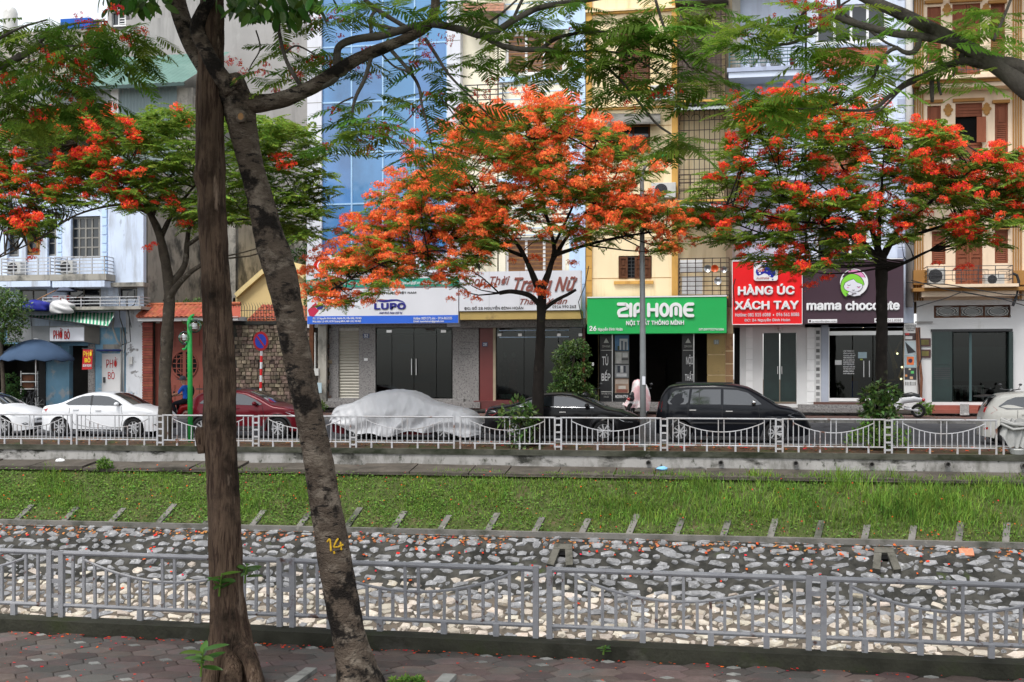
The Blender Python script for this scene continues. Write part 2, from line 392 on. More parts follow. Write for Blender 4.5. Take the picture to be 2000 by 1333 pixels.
mb.build('plate', mat('clay_plate', (.5,.19,.11), .8, .15, 8, .2, stain=((.6,.35,.25), .55, .7, 9)), t)

# concrete ribs coming down the grass slope
rm = MB(); gs = math.atan2(.69, 1.0)
for i in range(24):
    u = -60+i*92.; Yb = 32.55
    p = at(u, 1040, Yb); x = p.x
    b = Vector((x, 32.56, -2.2)); e = Vector((x+.17, 33.2, -2.2+.64*.69))
    t = MB(); a = Matrix.Rotation(math.atan2(e.z-b.z, e.y-b.y), 3, 'X')
    dvec = (e-b)*random.uniform(.7,1.1); t.obox(b+dvec/2, (.085,0,0), dvec/2, a @ Vector((0,0,.035)))
    o = t.build('concrete_rib', m_conc, g)
# broken slabs of the ledge
lm = m_conc
ledge_o = bpy.data.objects['ledge']
x = -24.
while x < 14:
    wd = random.uniform(1.0, 1.9); t = MB(); dz = random.uniform(-.03,.035) if x < -8 else random.uniform(-.008,.01)
    y0 = 34.5+random.uniform(-.04,.04)
    M = Matrix.Translation((x+wd/2, (y0+35.6)/2, -.76+dz)) @ Matrix.Rotation(math.atan2(.18,1.3)+random.uniform(-.03,.03)*(x < -8), 4, 'X') @ Matrix.Rotation(random.uniform(-.02,.02)*(x < -8), 4, 'Y')
    q = MB(); q.box(-wd/2+.015, wd/2-.015, -(35.6-y0)/2, (35.6-y0)/2, -.05, .045)
    t.add([M @ Vector(p) for p in q.v], q.f); t.build('ledge_slab', m_led, ledge_o); x += wd

# the low wall that carries the street railing
t = thing('parapet_wall', 'low whitewashed canal wall with black moss-stained coping under the white railing', 'wall', (-5, 35.8, -.4))
q = MB(); q.box(XL, XR, 35.62, 36.0, -.9, -.33); q.build('wall', m_white, t)
q = MB(); q.box(XL, XR, 35.585, 36.02, -.33, -.17); q.build('coping', m_cap, t)
mp_ = mat('drain_pipe', (.1,.095,.09), .7, .3, 8)
for u, v in ((1267,904),(1408,904),(1554,905),(1702,907),(1850,907),(1998,910)):
    p = at(u, v, 35.6); q = MB(); q.lathe([(.045,0),(.075,0),(.075,-.14),(.055,-.14),(.045,0)], p, 14, 'y'); q.lathe([(0,-.03),(.05,-.03)], p, 14, 'y'); q.build('weep_pipe', mp_, t)

# ------------------------------------------------------------------ the walk on this side of the canal
def nearz(u_base, v_base, Y): return at(u_base, v_base, Y).z
YN = 14.3
pv = at(1060, 1262, YN-.1); ZN = pv.z+.0                       # height of the walk
zl, zr = at(95, 1209, YN).z, at(1592, 1276, YN).z              # kerb top rises a little towards the far left
xl, xr = at(95, 1209, YN).x, at(1592, 1276, YN).x
def ztop(x, a=zl, b=zr, c=xl, d=xr): return a+(b-a)*(x-c)/(d-c)                  # base of the railing
KH = .15
def zw(x): return ztop(x)-KH                                   # surface of the walk
q = MB(); q.add([(-60,-3,zw(-60)-.02),(60,-3,zw(60)-.02),(60,14.2,zw(60)-.02),(-60,14.2,zw(-60)-.02)], [(0,1,2,3)])
walk = q.build('pavement', m_joint, kind='structure')
q = MB()
for a, b in zip(np.linspace(-60,60,25), np.linspace(-60,60,25)[1:]):
    a, b = float(a), float(b)
    q.add([(a,14.16,zw(a)-.5),(b,14.16,zw(b)-.5),(b,14.5,zw(b)-.5),(a,14.5,zw(a)-.5),(a,14.17,ztop(a)),(b,14.17,ztop(b)),(b,14.5,ztop(b)),(a,14.5,ztop(a))], [(0,1,5,4),(4,5,6,7),(2,3,7,6)])
q.build('kerb', m_kerb, kind='structure')
strip('canal_bank', [(14.45,zw(0)-.3),(15.0,-5.6)], m_mortar)
# pavers: six-sided slabs with small square infills
def hexa(w_, d_, ins):
    p = [(-.5,0),(-.27,.5),(.27,.5),(.5,0),(.27,-.5),(-.27,-.5)]
    mb = MB(); vs = []
    for sc_, z in ((0, -.03),(0, -.004),(.012, .004)): vs += [(x*w_*(1-(ins+sc_)/w_*2), y*d_*(1-(ins+sc_)/d_*2), z) for x, y in p]
    fs = [(i+6*k, (i+1)%6+6*k, (i+1)%6+6*k+6, i+6*k+6) for k in (0, 1) for i in range(6)]
    fs = [f[::-1] for f in fs]+[(17,16,15,14,13,12)]
    return mb.add(vs, fs)
HX, HD = .46, .31
hm = [hexa(HX, HD, .005).mesh('paver', m_paver) for _ in range(2)]
dm = MB(); vs = []
for s_, z in ((.1,-.03),(.1,.0),(.09,.006)): vs += [(-s_*.8,0,z),(0,-s_*.62,z),(s_*.8,0,z),(0,s_*.62,z)]
dm.add(vs, [(i+4*k,(i+1)%4+4*k,(i+1)%4+4*k+4,i+4*k+4) for k in (0,1) for i in range(4)]+[(8,9,10,11)])
dmesh = dm.mesh('infill_paver', m_paver2)
npv = 0; far_rows = MB()
for r_ in range(13):
    y = 14.02-r_*HD*.5
    x = -9.586+(r_ % 2)*HX*.77
    while x < 4.4:
        a = Vector((x, y, zw(x)))-Vector((0,0,EYE)); dep = -a.x*SY+a.y*CY; u = CX+FPX*(a.x*CY+a.y*SY)/dep; v = HY-FPX*a.z/dep
        if -60 < u < 2060 and v < 1365:
            o = link('paver', hm[0], walk, (x, y, zw(x)+random.uniform(-.004,.004))); o.rotation_euler = (random.uniform(-.012,.012), random.uniform(-.012,.012), random.uniform(-.02,.02))
            npv += 1
            if r_ % 2 == 0 and random.random() < .5:
                o = link('infill_paver', dmesh, walk, (x+HX*.77, y, zw(x)+.006)); o.rotation_euler = (0,0,random.uniform(-.1,.1))
        x += HX*1.54
# the rest of the walk, nearer than the picture's lower edge
q = MB(); hx = hexa(HX, HD, .005)
for r_ in range(13, 40):
    y = 14.02-r_*HD*.5; x = -9.586+(r_ % 2)*HX*.77
    while x < 4.4:
        q.add([(a+x, b+y, c+zw(x)) for a, b, c in hx.v], hx.f); x += HX*1.54
q.build('paving', mat('paver_laid', (.108,.08,.072), .8, .2, 6, .5, 45, island=.3), walk, kind='stuff')

# ------------------------------------------------------------------ grass, herbs, petals
def slope_z(Y): return np.interp(Y, [32.62,33.6,34.62,35], [-2.19,-1.5,-.86,-.8])
def blades(n, tall):
    x = rng.uniform(-22, 13, n); y = rng.uniform(32.6, 34.6, n)
    return x, y
def fbm(x, y, s):
    return (np.sin(x*1.3*s+2*np.sin(y*1.1*s))+np.sin(y*2.1*s+1.7*np.sin(x*.9*s)+1)+np.sin((x+y)*2.9*s+2))/3
x = rng.uniform(-23, 13.5, 60000); y = rng.uniform(32.6, 34.85, 60000)
dens = fbm(x, y, 1.1)*.5+.5; keep = rng.random(60000) < .28+.72*np.clip(dens*1.35-.1, 0, 1); x, y = x[keep], y[keep]
nb = len(x); tall = np.clip((x+9)/14, 0, 1)*.75+.12+(fbm(x+5, y, .8) > .25)*.3
bare = np.clip((y-32.6)/.55, .25, 1)
h = (.07+.4*tall*rng.random(nb)**.7)*bare*(.55+.75*np.clip(fbm(x*.7+3, y, 1.7)*.5+.5, 0, 1)); wd = .006+.007*rng.random(nb)
ang = rng.uniform(0, 2*np.pi, nb); lean = rng.uniform(.15, .9, nb)*h
dx, dy = np.cos(ang), np.sin(ang)*.6-.35
V = np.zeros((nb, 6, 3)); z = slope_z(y)
sx, sy = -np.sin(ang)*wd, np.cos(ang)*wd
for k, (t, wk) in enumerate(((0,1),(.55,.85),(1,.12))):
    cx_, cy_, cz_ = x+dx*lean*t*t, y+dy*lean*t*t, z-.01+h*(t-.28*t*t*lean/np.maximum(h, .01))
    V[:, 2*k] = np.stack([cx_-sx*wk, cy_-sy*wk, cz_], 1); V[:, 2*k+1] = np.stack([cx_+sx*wk, cy_+sy*wk, cz_], 1)
F = np.array([[0,1,3,2],[2,3,5,4]])[None]+(np.arange(nb)*6)[:, None, None]
tag(link('grass', np_mesh('grass', V.reshape(-1,3), F.reshape(-1,4), m_blade)), kind='stuff')
# low broad herbs, mostly towards the far left of the slope and its foot
n = 30000; x = rng.uniform(-23, 13.5, n); y = 32.6+2.0*rng.random(n)**1.2
keep = rng.random(n) < np.clip(.85-(x+10)/22, .25, 1)*np.clip(fbm(x+9, y, 1.6)*.5+.75, .15, 1); x, y = x[keep], y[keep]; n = len(x)
P = np.stack([x, y, slope_z(y)+rng.uniform(.02, .13, n)], 1)
D = np.stack([rng.normal(size=n), rng.normal(size=n), rng.normal(size=n)*.35], 1); U = np.stack([rng.normal(size=n)*.4, rng.normal(size=n)*.4-.4, np.ones(n)], 1)
leaf = np.array([[0,0,0],[.5,.28,.05],[1,0,-.08],[.5,-.28,.05]]); lf = np.array([[0,3,2,1]])
V, F = scatter(leaf, lf, frames(P, D, U, rng.uniform(.045,.1,n)))
tag(link('ground_cover', np_mesh('ground_cover', V, F, m_herb)), kind='stuff')
# fallen petals
pt = np.array([[-.5,-.3,0],[.5,-.35,.1],[.6,.3,0],[-.4,.4,.12]]); pf = np.array([[0,1,2,3]])
def petals(n, x, y, z, s0, s1, m, name='fallen_petals', slopey=0.):
    P = np.stack([x, y, z], 1); a = rng.uniform(0, 6.28, n)
    D = np.stack([np.cos(a), np.sin(a), np.sin(a)*slopey], 1); U = np.stack([rng.normal(size=n)*.2, rng.normal(size=n)*.2-slopey, np.ones(n)], 1)
    V, F = scatter(pt, pf, frames(P, D, U, rng.uniform(s0, s1, n)))
    tag(link(name, np_mesh(name, V, F, m)), kind='stuff')
n = 3600; x = rng.uniform(-22, 13.5, n); x = x[rng.random(n) < np.clip(.25+(x+12)/16, .12, 1)]; n = len(x)
y = np.where(rng.random(n) < .72, 35.56-np.abs(rng.normal(size=n))*.06, rng.uniform(34.6,35.5,n)); petals(n, x, y, -.68-(35.75-y)*.135+.022, .035, .075, m_petal)
n = 300; x = rng.uniform(-22, 13.5, n); y = rng.uniform(32.6,34.6,n); petals(n, x, y, slope_z(y)+rng.uniform(.04,.2,n), .022, .05, m_petal, slopey=.6)
n = 170; x = rng.uniform(-22, 13.5, n); d = L-np.abs(rng.normal(size=n))*1.1; petals(n, x, YS0+d*cs, ZS0+d*sn+.06, .035, .085, m_petal, slopey=.6)
n = 1200; x = rng.uniform(-22, 13.5, n); d = L-np.abs(rng.normal(size=n))*.22; petals(n, x, YS0+d*cs, ZS0+d*sn+.02, .03, .09, m_petal2, 'withered_petals', slopey=.6)
n = 1500; x = rng.uniform(-22, 13.5, n); y = rng.uniform(36.02, 37.0, n); petals(n, x, y, -.12+(y-36.2)*.118+.02, .03, .07, m_petal2, 'withered_petals')
n = 260; x = rng.uniform(-8, 13.5, n); y = rng.uniform(36.02, 37.0, n); petals(n, x, y, -.12+(y-36.2)*.118+.03, .04, .09, m_petal)
n = 800; x = rng.uniform(-9, 5, n); y = np.where(rng.random(n) < .45, 14.12-np.abs(rng.normal(size=n))*.09, rng.uniform(11, 14.1, n))
keep = rng.random(n) < np.clip(.9-(x+5)/11, .2, 1); x, y = x[keep], y[keep]; n = len(x)
petals(n, x, y, np.array([zw(float(a)) for a in x])+.012, .012, .04, m_petal)
n = 500; x = rng.uniform(-30, 9, n); y = rng.uniform(43.4, 46, n); petals(n, x, y, .55+(y-43.39)*.0185+.015, .03, .07, m_petal2, 'withered_petals')
# ------------------------------------------------------------------ the two railings
m_rail1 = mat('blue_grey_paint', (.235,.236,.25), .45, .12, 5, .15, 40, stain=[((.075,.035,.025), .6, .66, 6), ((.18,.18,.2), .55, .7, 2)])
m_rail2 = mat('white_paint_rusting', (.37,.37,.385), .5, .12, 5, .1, 40, stain=[((.14,.06,.035), .57, .65, 3.2, (1,1,.8)), ((.32,.3,.29), .5, .66, 1.5)])
def railing(label, u_joins, Y, zbase, H_, gap, rung_at, m, th, idx, extra=None):
    t = thing('railing', label, 'railing', (fx(1000,Y), Y, zbase(fx(1000,Y))), 'canal railings')
    joins = [fx(u, Y) for u in u_joins]
    barm = {}
    for k, (a, b) in enumerate(zip(joins, joins[1:])):
        a += gap/2; b -= gap/2; za, zb = zbase(a), zbase(b)
        zz = lambda x: za+(zb-za)*(x-a)/(b-a)
        mb = MB(); r = th
        dz = random.uniform(-.008,.008)
        zt, zl_ = H_-r, H_*.175
        mb.tube([(a,Y,za+zt),(b,Y,zb+zt)], r*1.0, 8); mb.tube([(a,Y,za+zl_),(b,Y,zb+zl_)], r*.85, 8)
        for x in (a, b): mb.box(x-r, x+r, Y-r, Y+r, zz(x)-.02, zz(x)+H_)
        step = (b-a)/19; pts = []
        n = 24; x1, x2 = a+2*step, b-2*step
        for i in range(n+1):
            x = x1+(x2-x1)*i/n; q = 2*i/n-1
            pts.append((x, Y, zz(x)+H_*(.87-.29*(1-q*q)**1.0)))
        mb.tube(pts, r*.62, 6)
        for i in (3,7,12,16): 
            x = a+i*step; mb.box(x-r*1.05, x+r*1.05, Y-r*.9, Y+r*.9, zz(x)-.02, zz(x)+zl_)
        f = mb.build('panel_frame', m, t, auto=40)
        for i in range(1, 19):
            x = a+i*step
            if i in (1,2,9,10,17,18): top = zz(x)+H_-r
            else:
                q = 2*(x-x1)/(x2-x1)-1; top = zz(x)+H_*(.87-.29*(1-q*q))
            bb = MB(); w2 = r*.52; xj = random.uniform(-.012,.012)*(random.random() < .35)
            bb.bar((x,Y,zz(x)+zl_),(x+xj,Y,top), w2*2); bb.build('bar', m, f)
        if k+1 < len(joins)-1 and k+1 in rung_at:
            x0, x1_ = b, b+gap
            for h in (.1,.32,.54,.76,.96): g = MB(); g.box(x0+r*.8, x1_-r*.8, Y-r*.7, Y+r*.7, zz(b)+H_*h-.028, zz(b)+H_*h+.022); g.build('rung', m, t)
    return t
Hn = at(95,1078,YN).z-at(95,1209,YN).z
railing('blue-grey railing with sagging curved rail along the paved walk, behind the two trunks', (-345,109,559,1060,1594,2150), YN+.15, ztop, Hn, .165, (1,2,4), m_rail1, .033, 0)
YF = 35.8
railing('white rust-flecked railing standing on the parapet along the street', (-190,-20,145,313,500,690,893,1090,1297,1522,1735,1953,2175), YF, lambda x: -.17, .97, .19, (3,4,5,7,8,9,10), m_rail2, .025, 1)
# ------------------------------------------------------------------ houses
YH = 46.0; ZTOP = 19.5
def facade(t, name, rect, holes, Y, m, dep=.3, kind=None):
    """a wall with openings; rectangles in picture pixels at distance Y"""
    um = (rect[0]+rect[2])/2; vt, vb = rect[1], rect[3]
    X = lambda u: fx(u, Y); Z = lambda v: fz(um, v, Y)
    hs = [(X(a), X(c), Z(d), Z(b)) for a, b, c, d in holes]
    x0, x1, z0, z1 = X(rect[0]), X(rect[2]), Z(vb), (ZTOP if vt is None else Z(vt))
    xs = sorted({x0, x1, *[min(max(h[i], x0), x1) for h in hs for i in (0, 1)]}); zs = sorted({z0, z1, *[min(max(h[i], z0), z1) for h in hs for i in (2, 3)]})
    mb = MB()
    for a, b in zip(xs, xs[1:]):
        for c, d in zip(zs, zs[1:]):
            cx_, cz_ = (a+b)/2, (c+d)/2
            if not any(h[0] < cx_ < h[1] and h[2] < cz_ < h[3] for h in hs):
                mb.add([(a,Y,c),(b,Y,c),(b,Y,d),(a,Y,d)], [(0,1,2,3)])
    for a, b, c, d in hs:
        y2 = Y+dep
        mb.add([(a,Y,c),(b,Y,c),(b,Y,d),(a,Y,d),(a,y2,c),(b,y2,c),(b,y2,d),(a,y2,d)], [(0,4,5,1),(1,5,6,2),(2,6,7,3),(3,7,4,0)])
    return mb.build(name, m, t, kind=kind)
def body(t, u0, u1, vb, m, Y=YH, top=None, dep=9., vt=None):
    """the solid of a house behind its street wall, above the shop"""
    z0 = fz((u0+u1)/2, vb, Y); z1 = top or (fz((u0+u1)/2, vt, Y) if vt is not None else ZTOP)
    q = MB(); q.box(fx(u0,Y)+.004, fx(u1,Y)-.004, Y+.34, Y+dep, z0, z1); return q.build('body', m, t)
def part(t, name, rect, Y, d, m, **k):
    q = MB(); q.px(*rect, Y, d); return q.build(name, m, t, **k)
m_in = mat('shop_interior_dark', (.05,.048,.045), .9, .3, 1.2)  # darker than wall paint: the dimness indoors is put into the colour
m_floor = mat('shop_floor', (.12,.11,.1), .4, .2, 3)
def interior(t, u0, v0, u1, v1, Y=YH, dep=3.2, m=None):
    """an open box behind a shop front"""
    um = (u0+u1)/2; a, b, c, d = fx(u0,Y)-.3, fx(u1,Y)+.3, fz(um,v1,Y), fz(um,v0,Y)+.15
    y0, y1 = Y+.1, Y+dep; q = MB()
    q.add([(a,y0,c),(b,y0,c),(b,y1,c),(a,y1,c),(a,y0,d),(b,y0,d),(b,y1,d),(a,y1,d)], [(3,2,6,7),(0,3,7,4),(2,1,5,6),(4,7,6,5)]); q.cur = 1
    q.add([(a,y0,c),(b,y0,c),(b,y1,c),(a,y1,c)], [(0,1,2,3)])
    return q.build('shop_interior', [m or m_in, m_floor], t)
def window(t, rect, Y, m, pane, cols=2, rows=1, fw=4., tr=0, back=.12, name='window', d=.07, pname='pane', mid=None):
    """a framed window: frame with bars as one mesh, every pane a mesh of its own"""
    u0, v0, u1, v1 = rect; Yb = Y+back; um, vm = (u0+u1)/2, (v0+v1)/2
    X0, X1, Z0, Z1 = fx(u0,Yb), fx(u1,Yb), fz(um,v1,Yb), fz(um,v0,Yb); f = fw/pxm(um,Yb); q = MB(); y0, y1 = Yb, Yb+d
    q.box(X0,X1,y0,y1,Z0,Z0+f); q.box(X0,X1,y0,y1,Z1-f,Z1); q.box(X0,X0+f,y0,y1,Z0+f,Z1-f); q.box(X1-f,X1,y0,y1,Z0+f,Z1-f)
    xs = [X0+f+(X1-X0-2*f)*i/cols for i in range(cols+1)]; zs = [Z0+f+(Z1-Z0-2*f)*i/rows for i in range(rows+1)]
    g = f*.4
    for x in xs[1:-1]: q.box(x-g, x+g, y0+.003, y1, Z0+f, Z1-f)
    for z in zs[1:-1]:
        for a, b in zip(xs, xs[1:]): q.box(a+(g if a != xs[0] else 0), b-(g if b != xs[-1] else 0), y0+.006, y1, z-g*.8, z+g*.8)
    o = q.build(name, m, t)
    for a, b in zip(xs, xs[1:]):
        for c, e in zip(zs, zs[1:]):
            p = MB(); p.box(a, b, y0+d*.55, y0+d*.75, c, e); p.build(pname, pane, o)
    return o
def grille(t, rect, Y, m, nv, nh, r=.009, name='grille', frame=True, d=0.):
    u0, v0, u1, v1 = rect; um = (u0+u1)/2; X0, X1, Z0, Z1 = fx(u0,Y), fx(u1,Y), fz(um,v1,Y), fz(um,v0,Y); q = MB()
    for i in range(nv+1):
        if frame or 0 < i < nv: x = X0+(X1-X0)*i/nv; q.box(x-r, x+r, Y-r, Y+r, Z0, Z1)
    for i in range(nh+1):
        if frame or 0 < i < nh: z = Z0+(Z1-Z0)*i/nh; q.box(X0-r, X1+r, Y-r*.9-.002, Y+r*.9, z-r, z+r)
    if d:
        for x in (X0, X1):
            for i in range(nh+1): z = Z0+(Z1-Z0)*i/nh; q.box(x-r, x+r, Y+r, Y+d, z-r*.9, z+r*.9)
    return q.build(name, m, t)
def shutter(t, rect, Y, m, slats=True, name='shutter', lower=True, back=.06):
    """wooden leaf: stiles and rails, a raised panel above, louvres below"""
    u0, v0, u1, v1 = rect; Yb = Y+back; um = (u0+u1)/2; X0, X1, Z0, Z1 = fx(u0,Yb), fx(u1,Yb), fz(um,v1,Yb), fz(um,v0,Yb)
    w_ = .07; q = MB(); q.box(X0,X0+w_,Yb,Yb+.05,Z0,Z1); q.box(X1-w_,X1,Yb,Yb+.05,Z0,Z1)
    zm = Z0+(Z1-Z0)*.62 if slats else (Z0+Z1)/2
    for z in (Z0, zm-w_/2, Z1-w_): q.box(X0+w_, X1-w_, Yb+.003, Yb+.05, z, z+w_)
    q.box(X0+w_, X1-w_, Yb+.03, Yb+.045, Z0, Z1)
    q.box(X0+w_*1.7, X1-w_*1.7, Yb+.012, Yb+.032, zm+w_*1.2, Z1-w_*1.7)
    if not slats: q.box(X0+w_*1.7, X1-w_*1.7, Yb+.012, Yb+.032, Z0+w_*1.7, zm-w_*1.2)
    o = q.build(name, m, t)
    if slats:
        s = MB(); n = max(4, int((zm-Z0)/.075))
        for i in range(n):
            z = Z0+w_+(zm-Z0-w_*1.6)*(i+.5)/n; s.add([(X0+w_,Yb+.006,z-.022),(X1-w_,Yb+.006,z-.022),(X1-w_,Yb+.03,z+.03),(X0+w_,Yb+.03,z+.03)], [(0,1,2,3)])
        s.build('louvres', m, o, kind='stuff')
    return o
def rail_h(t, rect, Y, m, n=4, posts=3, r=.016, side=None, name='balcony_railing'):
    """a railing of level bars between posts; side: depth of the returns"""
    u0, v0, u1, v1 = rect; um = (u0+u1)/2; X0, X1, Z0, Z1 = fx(u0,Y), fx(u1,Y), fz(um,v1,Y), fz(um,v0,Y); q = MB()
    for i in range(n): z = Z1-(Z1-Z0)*i/n; q.box(X0, X1, Y-r, Y+r, z-r, z+r)
    for i in range(posts): x = X0+(X1-X0)*i/(posts-1); q.box(x-r, x+r, Y-r-.003, Y+r+.003, Z0, Z1+r)
    if side:
        for x in (X0, X1):
            for i in range(n): z = Z1-(Z1-Z0)*i/n; q.box(x-r, x+r, Y+r, Y+side, z-r*.95, z+r*.95)
    return q.build(name, m, t)
def ac_unit(rect, Y, label):
    u0, v0, u1, v1 = rect; um = (u0+u1)/2; X0, X1, Z0, Z1 = fx(u0,Y), fx(u1,Y), fz(um,v1,Y), fz(um,v0,Y); h = Z1-Z0
    t = thing('air_conditioner', label, 'air conditioner', ((X0+X1)/2, Y, Z0), 'outdoor air conditioner units')
    q = MB(); q.box(X0, X1, Y, Y+.32, Z0, Z1); bevel(q.build('casing', m_acw, t), .015, 2)
    c = (X0+(X1-X0)*.4, Y-.004, (Z0+Z1)/2); q = MB(); rr = h*.42
    for k in range(4): q.lathe([(rr*(k+1)/4-.008,0),(rr*(k+1)/4+.008,0)], c, 20, 'y')
    for k in range(8): a = k*math.pi/4; q.bar(c, (c[0]+math.cos(a)*rr, c[1], c[2]+math.sin(a)*rr), .012, .008)
    q.build('fan_grille', m_dkmetal, t); q = MB(); q.lathe([(0,.0),(rr,0)], (c[0], Y-.002, c[2]), 20, 'y'); q.build('fan_opening', mat('fan_dark', (.04,.04,.045), .8), t)
    return t

m_acw = mat('ac_enamel', (.5,.5,.48), .5, .1, 4, stain=((.3,.28,.25), .55, .75, 3))
m_dkmetal = mat('dark_metal', (.035,.037,.04), .5, .2, 6)
m_wood = mat('brown_shutter_wood', (.2,.066,.035), .55, .2, 5, .2, 40, stretch=(1,1,.3))
m_dkwood = mat('dark_window_wood', (.1,.042,.022), .55, .25, 5, .2, 40)
m_rdoor = mat('maroon_door_paint', (.16,.02,.022), .5, .15, 5)
m_pane = mat('dark_pane', (.02,.024,.028), .06, .3, .8, spec=.6)
m_pane2 = mat('curtained_pane', (.2,.1,.055), .35, .3, 6, stretch=(1,1,3))
m_upvc = mat('white_window_frame', (.72,.72,.72), .4, .06, 4)
m_lblue = mat('pale_blue_plaster', (.58,.66,.8), .85, .08, 1.2, .15, 30, stain=[((.36,.38,.42), .5, .7, .9, (2.5,1,.35)), ((.16,.16,.16), .64, .76, 1.6, (2,1,.5))])
m_lblue2 = mat('sky_blue_plaster', (.5,.65,.85), .8, .06, 1.5, .1, 30, stain=((.42,.52,.64), .55, .75, .9, (2,1,.4)))
m_lav = mat('lavender_plaster', (.57,.63,.75), .85, .07, 1.2, .12, 30, stain=[((.44,.46,.54), .5, .72, .8, (2,1,.35))])
m_lav2 = mat('grey_lavender_trim', (.36,.4,.52), .85, .08, 1.5, .1, 30, stain=((.25,.27,.32), .55, .72, 1.2, (2,1,.5)))
m_cream_w = mat('cream_plaster', (.8,.75,.6), .85, .05, 1.2, .1, 30, stain=((.62,.57,.45), .5, .72, .8, (2.5,1,.35)))
m_yel = mat('yellow_plaster', (.82,.68,.44), .85, .06, 1.2, .12, 30, stain=[((.6,.46,.25), .49, .7, .8, (2.5,1,.3)), ((.3,.24,.14), .65, .78, 1.4, (2,1,.4))])
m_ora = mat('ochre_trim', (.56,.32,.09), .8, .1, 2, .12, 30, stain=((.36,.19,.06), .55, .73, 1.2, (2,1,.5)))
m_bei = mat('peach_plaster', (.72,.57,.42), .85, .05, 1.2, .1, 30, stain=((.58,.45,.33), .5, .72, .8, (2.5,1,.3)))
m_brn = mat('ochre_brown_trim', (.33,.17,.055), .75, .12, 2, .12, 30)
m_wht = mat('white_wall_paint', (.6,.6,.6), .85, .05, 1.5, .1, 30, stain=((.45,.44,.42), .58, .75, 1.2, (2,1,.4)))
m_grey = mat('bare_grey_plaster', (.33,.32,.31), .95, .1, .8, .3, 12, stain=[((.2,.195,.19), .5, .72, .4, (2.2,1,.25)), ((.42,.41,.4), .58, .75, .9, (1,1,.5))])
m_old = mat('mould_stained_plaster', (.36,.34,.3), .95, .12, 1, .4, 14, stain=[((.08,.08,.075), .5, .62, .7, (1,1,.8)), ((.2,.19,.17), .52, .7, 1.7, (2,1,.5))])
m_peel = mat('peeling_white_plaster', (.55,.57,.6), .95, .1, 1.5, .5, 14, stain=[((.2,.2,.2), .58, .62, 2.2), ((.32,.42,.52), .6, .66, 1.3), ((.28,.27,.26), .6, .75, 1.1, (3,1,.4))])
m_bluew = mat('worn_blue_plaster', (.2,.38,.52), .9, .15, 1.5, .3, 14, stain=[((.42,.46,.48), .56, .64, 1.3), ((.12,.18,.22), .6, .75, 2)])
m_gran = mat('speckled_granite', (.2,.19,.185), .5, .12, 2, .05, 30, stain=[((.09,.085,.085), .52, .58, 16), ((.33,.32,.31), .58, .63, 21)])
m_roofg = mat('green_sheet_roof', (.11,.19,.165), .55, .1, 1.5, stain=((.16,.24,.21), .5, .75, .8, (1,1,1)))
m_sheet = mat('grey_green_sheet', (.19,.24,.25), .6, .12, 1.2, stain=((.27,.3,.3), .52, .75, .8, (1,1,.4)))
m_sheet2 = mat('grey_sheet', (.3,.32,.33), .6, .12, 1.2, stain=((.2,.22,.22), .52, .75, .8, (1,1,.4)))
m_tile = mat('red_roof_tile', (.32,.095,.052), .75, .15, 3, .2, 20, rnd=.15, stain=((.2,.08,.05), .56, .72, 2))
m_gate = mat('terracotta_gate_paint', (.19,.058,.043), .55, .1, 2, .1, 30)
m_rbrick = mat('red_brick', (.2,.06,.042), .9, .2, 6, .3, 30, rnd=.15)
m_green_d = mat('dark_green_door', (.008,.022,.02), .35, .25, 3)
m_glassd = glass('shop_glass', (.4,.45,.43), .005)
m_pole = mat('galvanised_steel', (.27,.285,.29), .5, .12, 4, .1, 30, metal=.3)
m_grnrail = mat('dark_teal_railing', (.03,.085,.09), .5, .2, 6)

# ---- tall bare building and the sheet-roofed shed at the far left
t = thing('apartment_block', 'tall bare grey concrete building rising behind the sheet-roofed shed', 'building', (-24, 56, .4))
facade(t, 'wall', (203,None,640,700), [(218,14,246,52)], 56, m_grey, .3)
body(t, 203, 640, 700, m_grey, 56, top=22, dep=12)
window(t, (218,14,246,52), 56, m_upvc, m_pane, 2, 1, 3)
q = MB()
for i in range(7): q.px(234, 16+i*5, 244, 17.5+i*5, 56.1, .02)
q.build('louvres', m_upvc, t, kind='stuff')
t = thing('low_building', 'pale weathered flat-roofed building with a roof tank at the far edge', 'building', (-36, 60, .4))
facade(t, 'wall', (-80,62,203,640), [], 60, m_old); q = MB(); q.px(-80,62,203,640,60.3,8); q.build('body', m_old, t)
q = MB(); p = at(20, 62, 61); rr = 14/pxm(20,61); q.lathe([(rr,0),(rr,1.0),(rr*.75,1.25),(rr*.3,1.35),(0,1.36)], p, 16); q.build('roof_tank', m_acw, t, smooth=True)
q = MB(); q.px(118,36,176,62,60.4,1); q.build('tarpaulin', mat('blue_tarpaulin', (.02,.1,.42), .6, .2, 3), t)
t = thing('sheet_roof_shed', 'shed with green sheet roof and grey-green corrugated walls behind the pale blue house', 'shed', (fx(240,51), 51, .4))
def corrug(mb, x0, x1, ya, za, yb, zb, pitch=.11, amp=.018):
    n = int((x1-x0)/pitch*2); dn = Vector((0, -(zb-za), yb-ya)).normalized()
    vs = []
    for i in range(n+1):
        x = x0+(x1-x0)*i/n; o = dn*(amp if i % 2 else 0)
        vs += [(x, ya+o.y, za+o.z), (x, yb+o.y, zb+o.z)]
    mb.add(vs, [(2*i, 2*i+2, 2*i+3, 2*i+1) for i in range(n)])
Yd = 51.; q = MB()
ze, zr_ = fz(290,164,Yd-.6), fz(290,110,Yd+4.5)
corrug(q, fx(100,Yd), fx(372,Yd), Yd-.6, ze, Yd+4.5, zr_, .26, .03); q.build('roof', m_roofg, t)
q = MB(); q.box(fx(100,Yd), fx(372,Yd), Yd-.66, Yd-.56, ze-.16, ze-.01); q.build('gutter', mat('dark_green_gutter', (.02,.05,.045), .5), t)
q = MB(); z0, z1 = fz(290,240,Yd), ze-.03
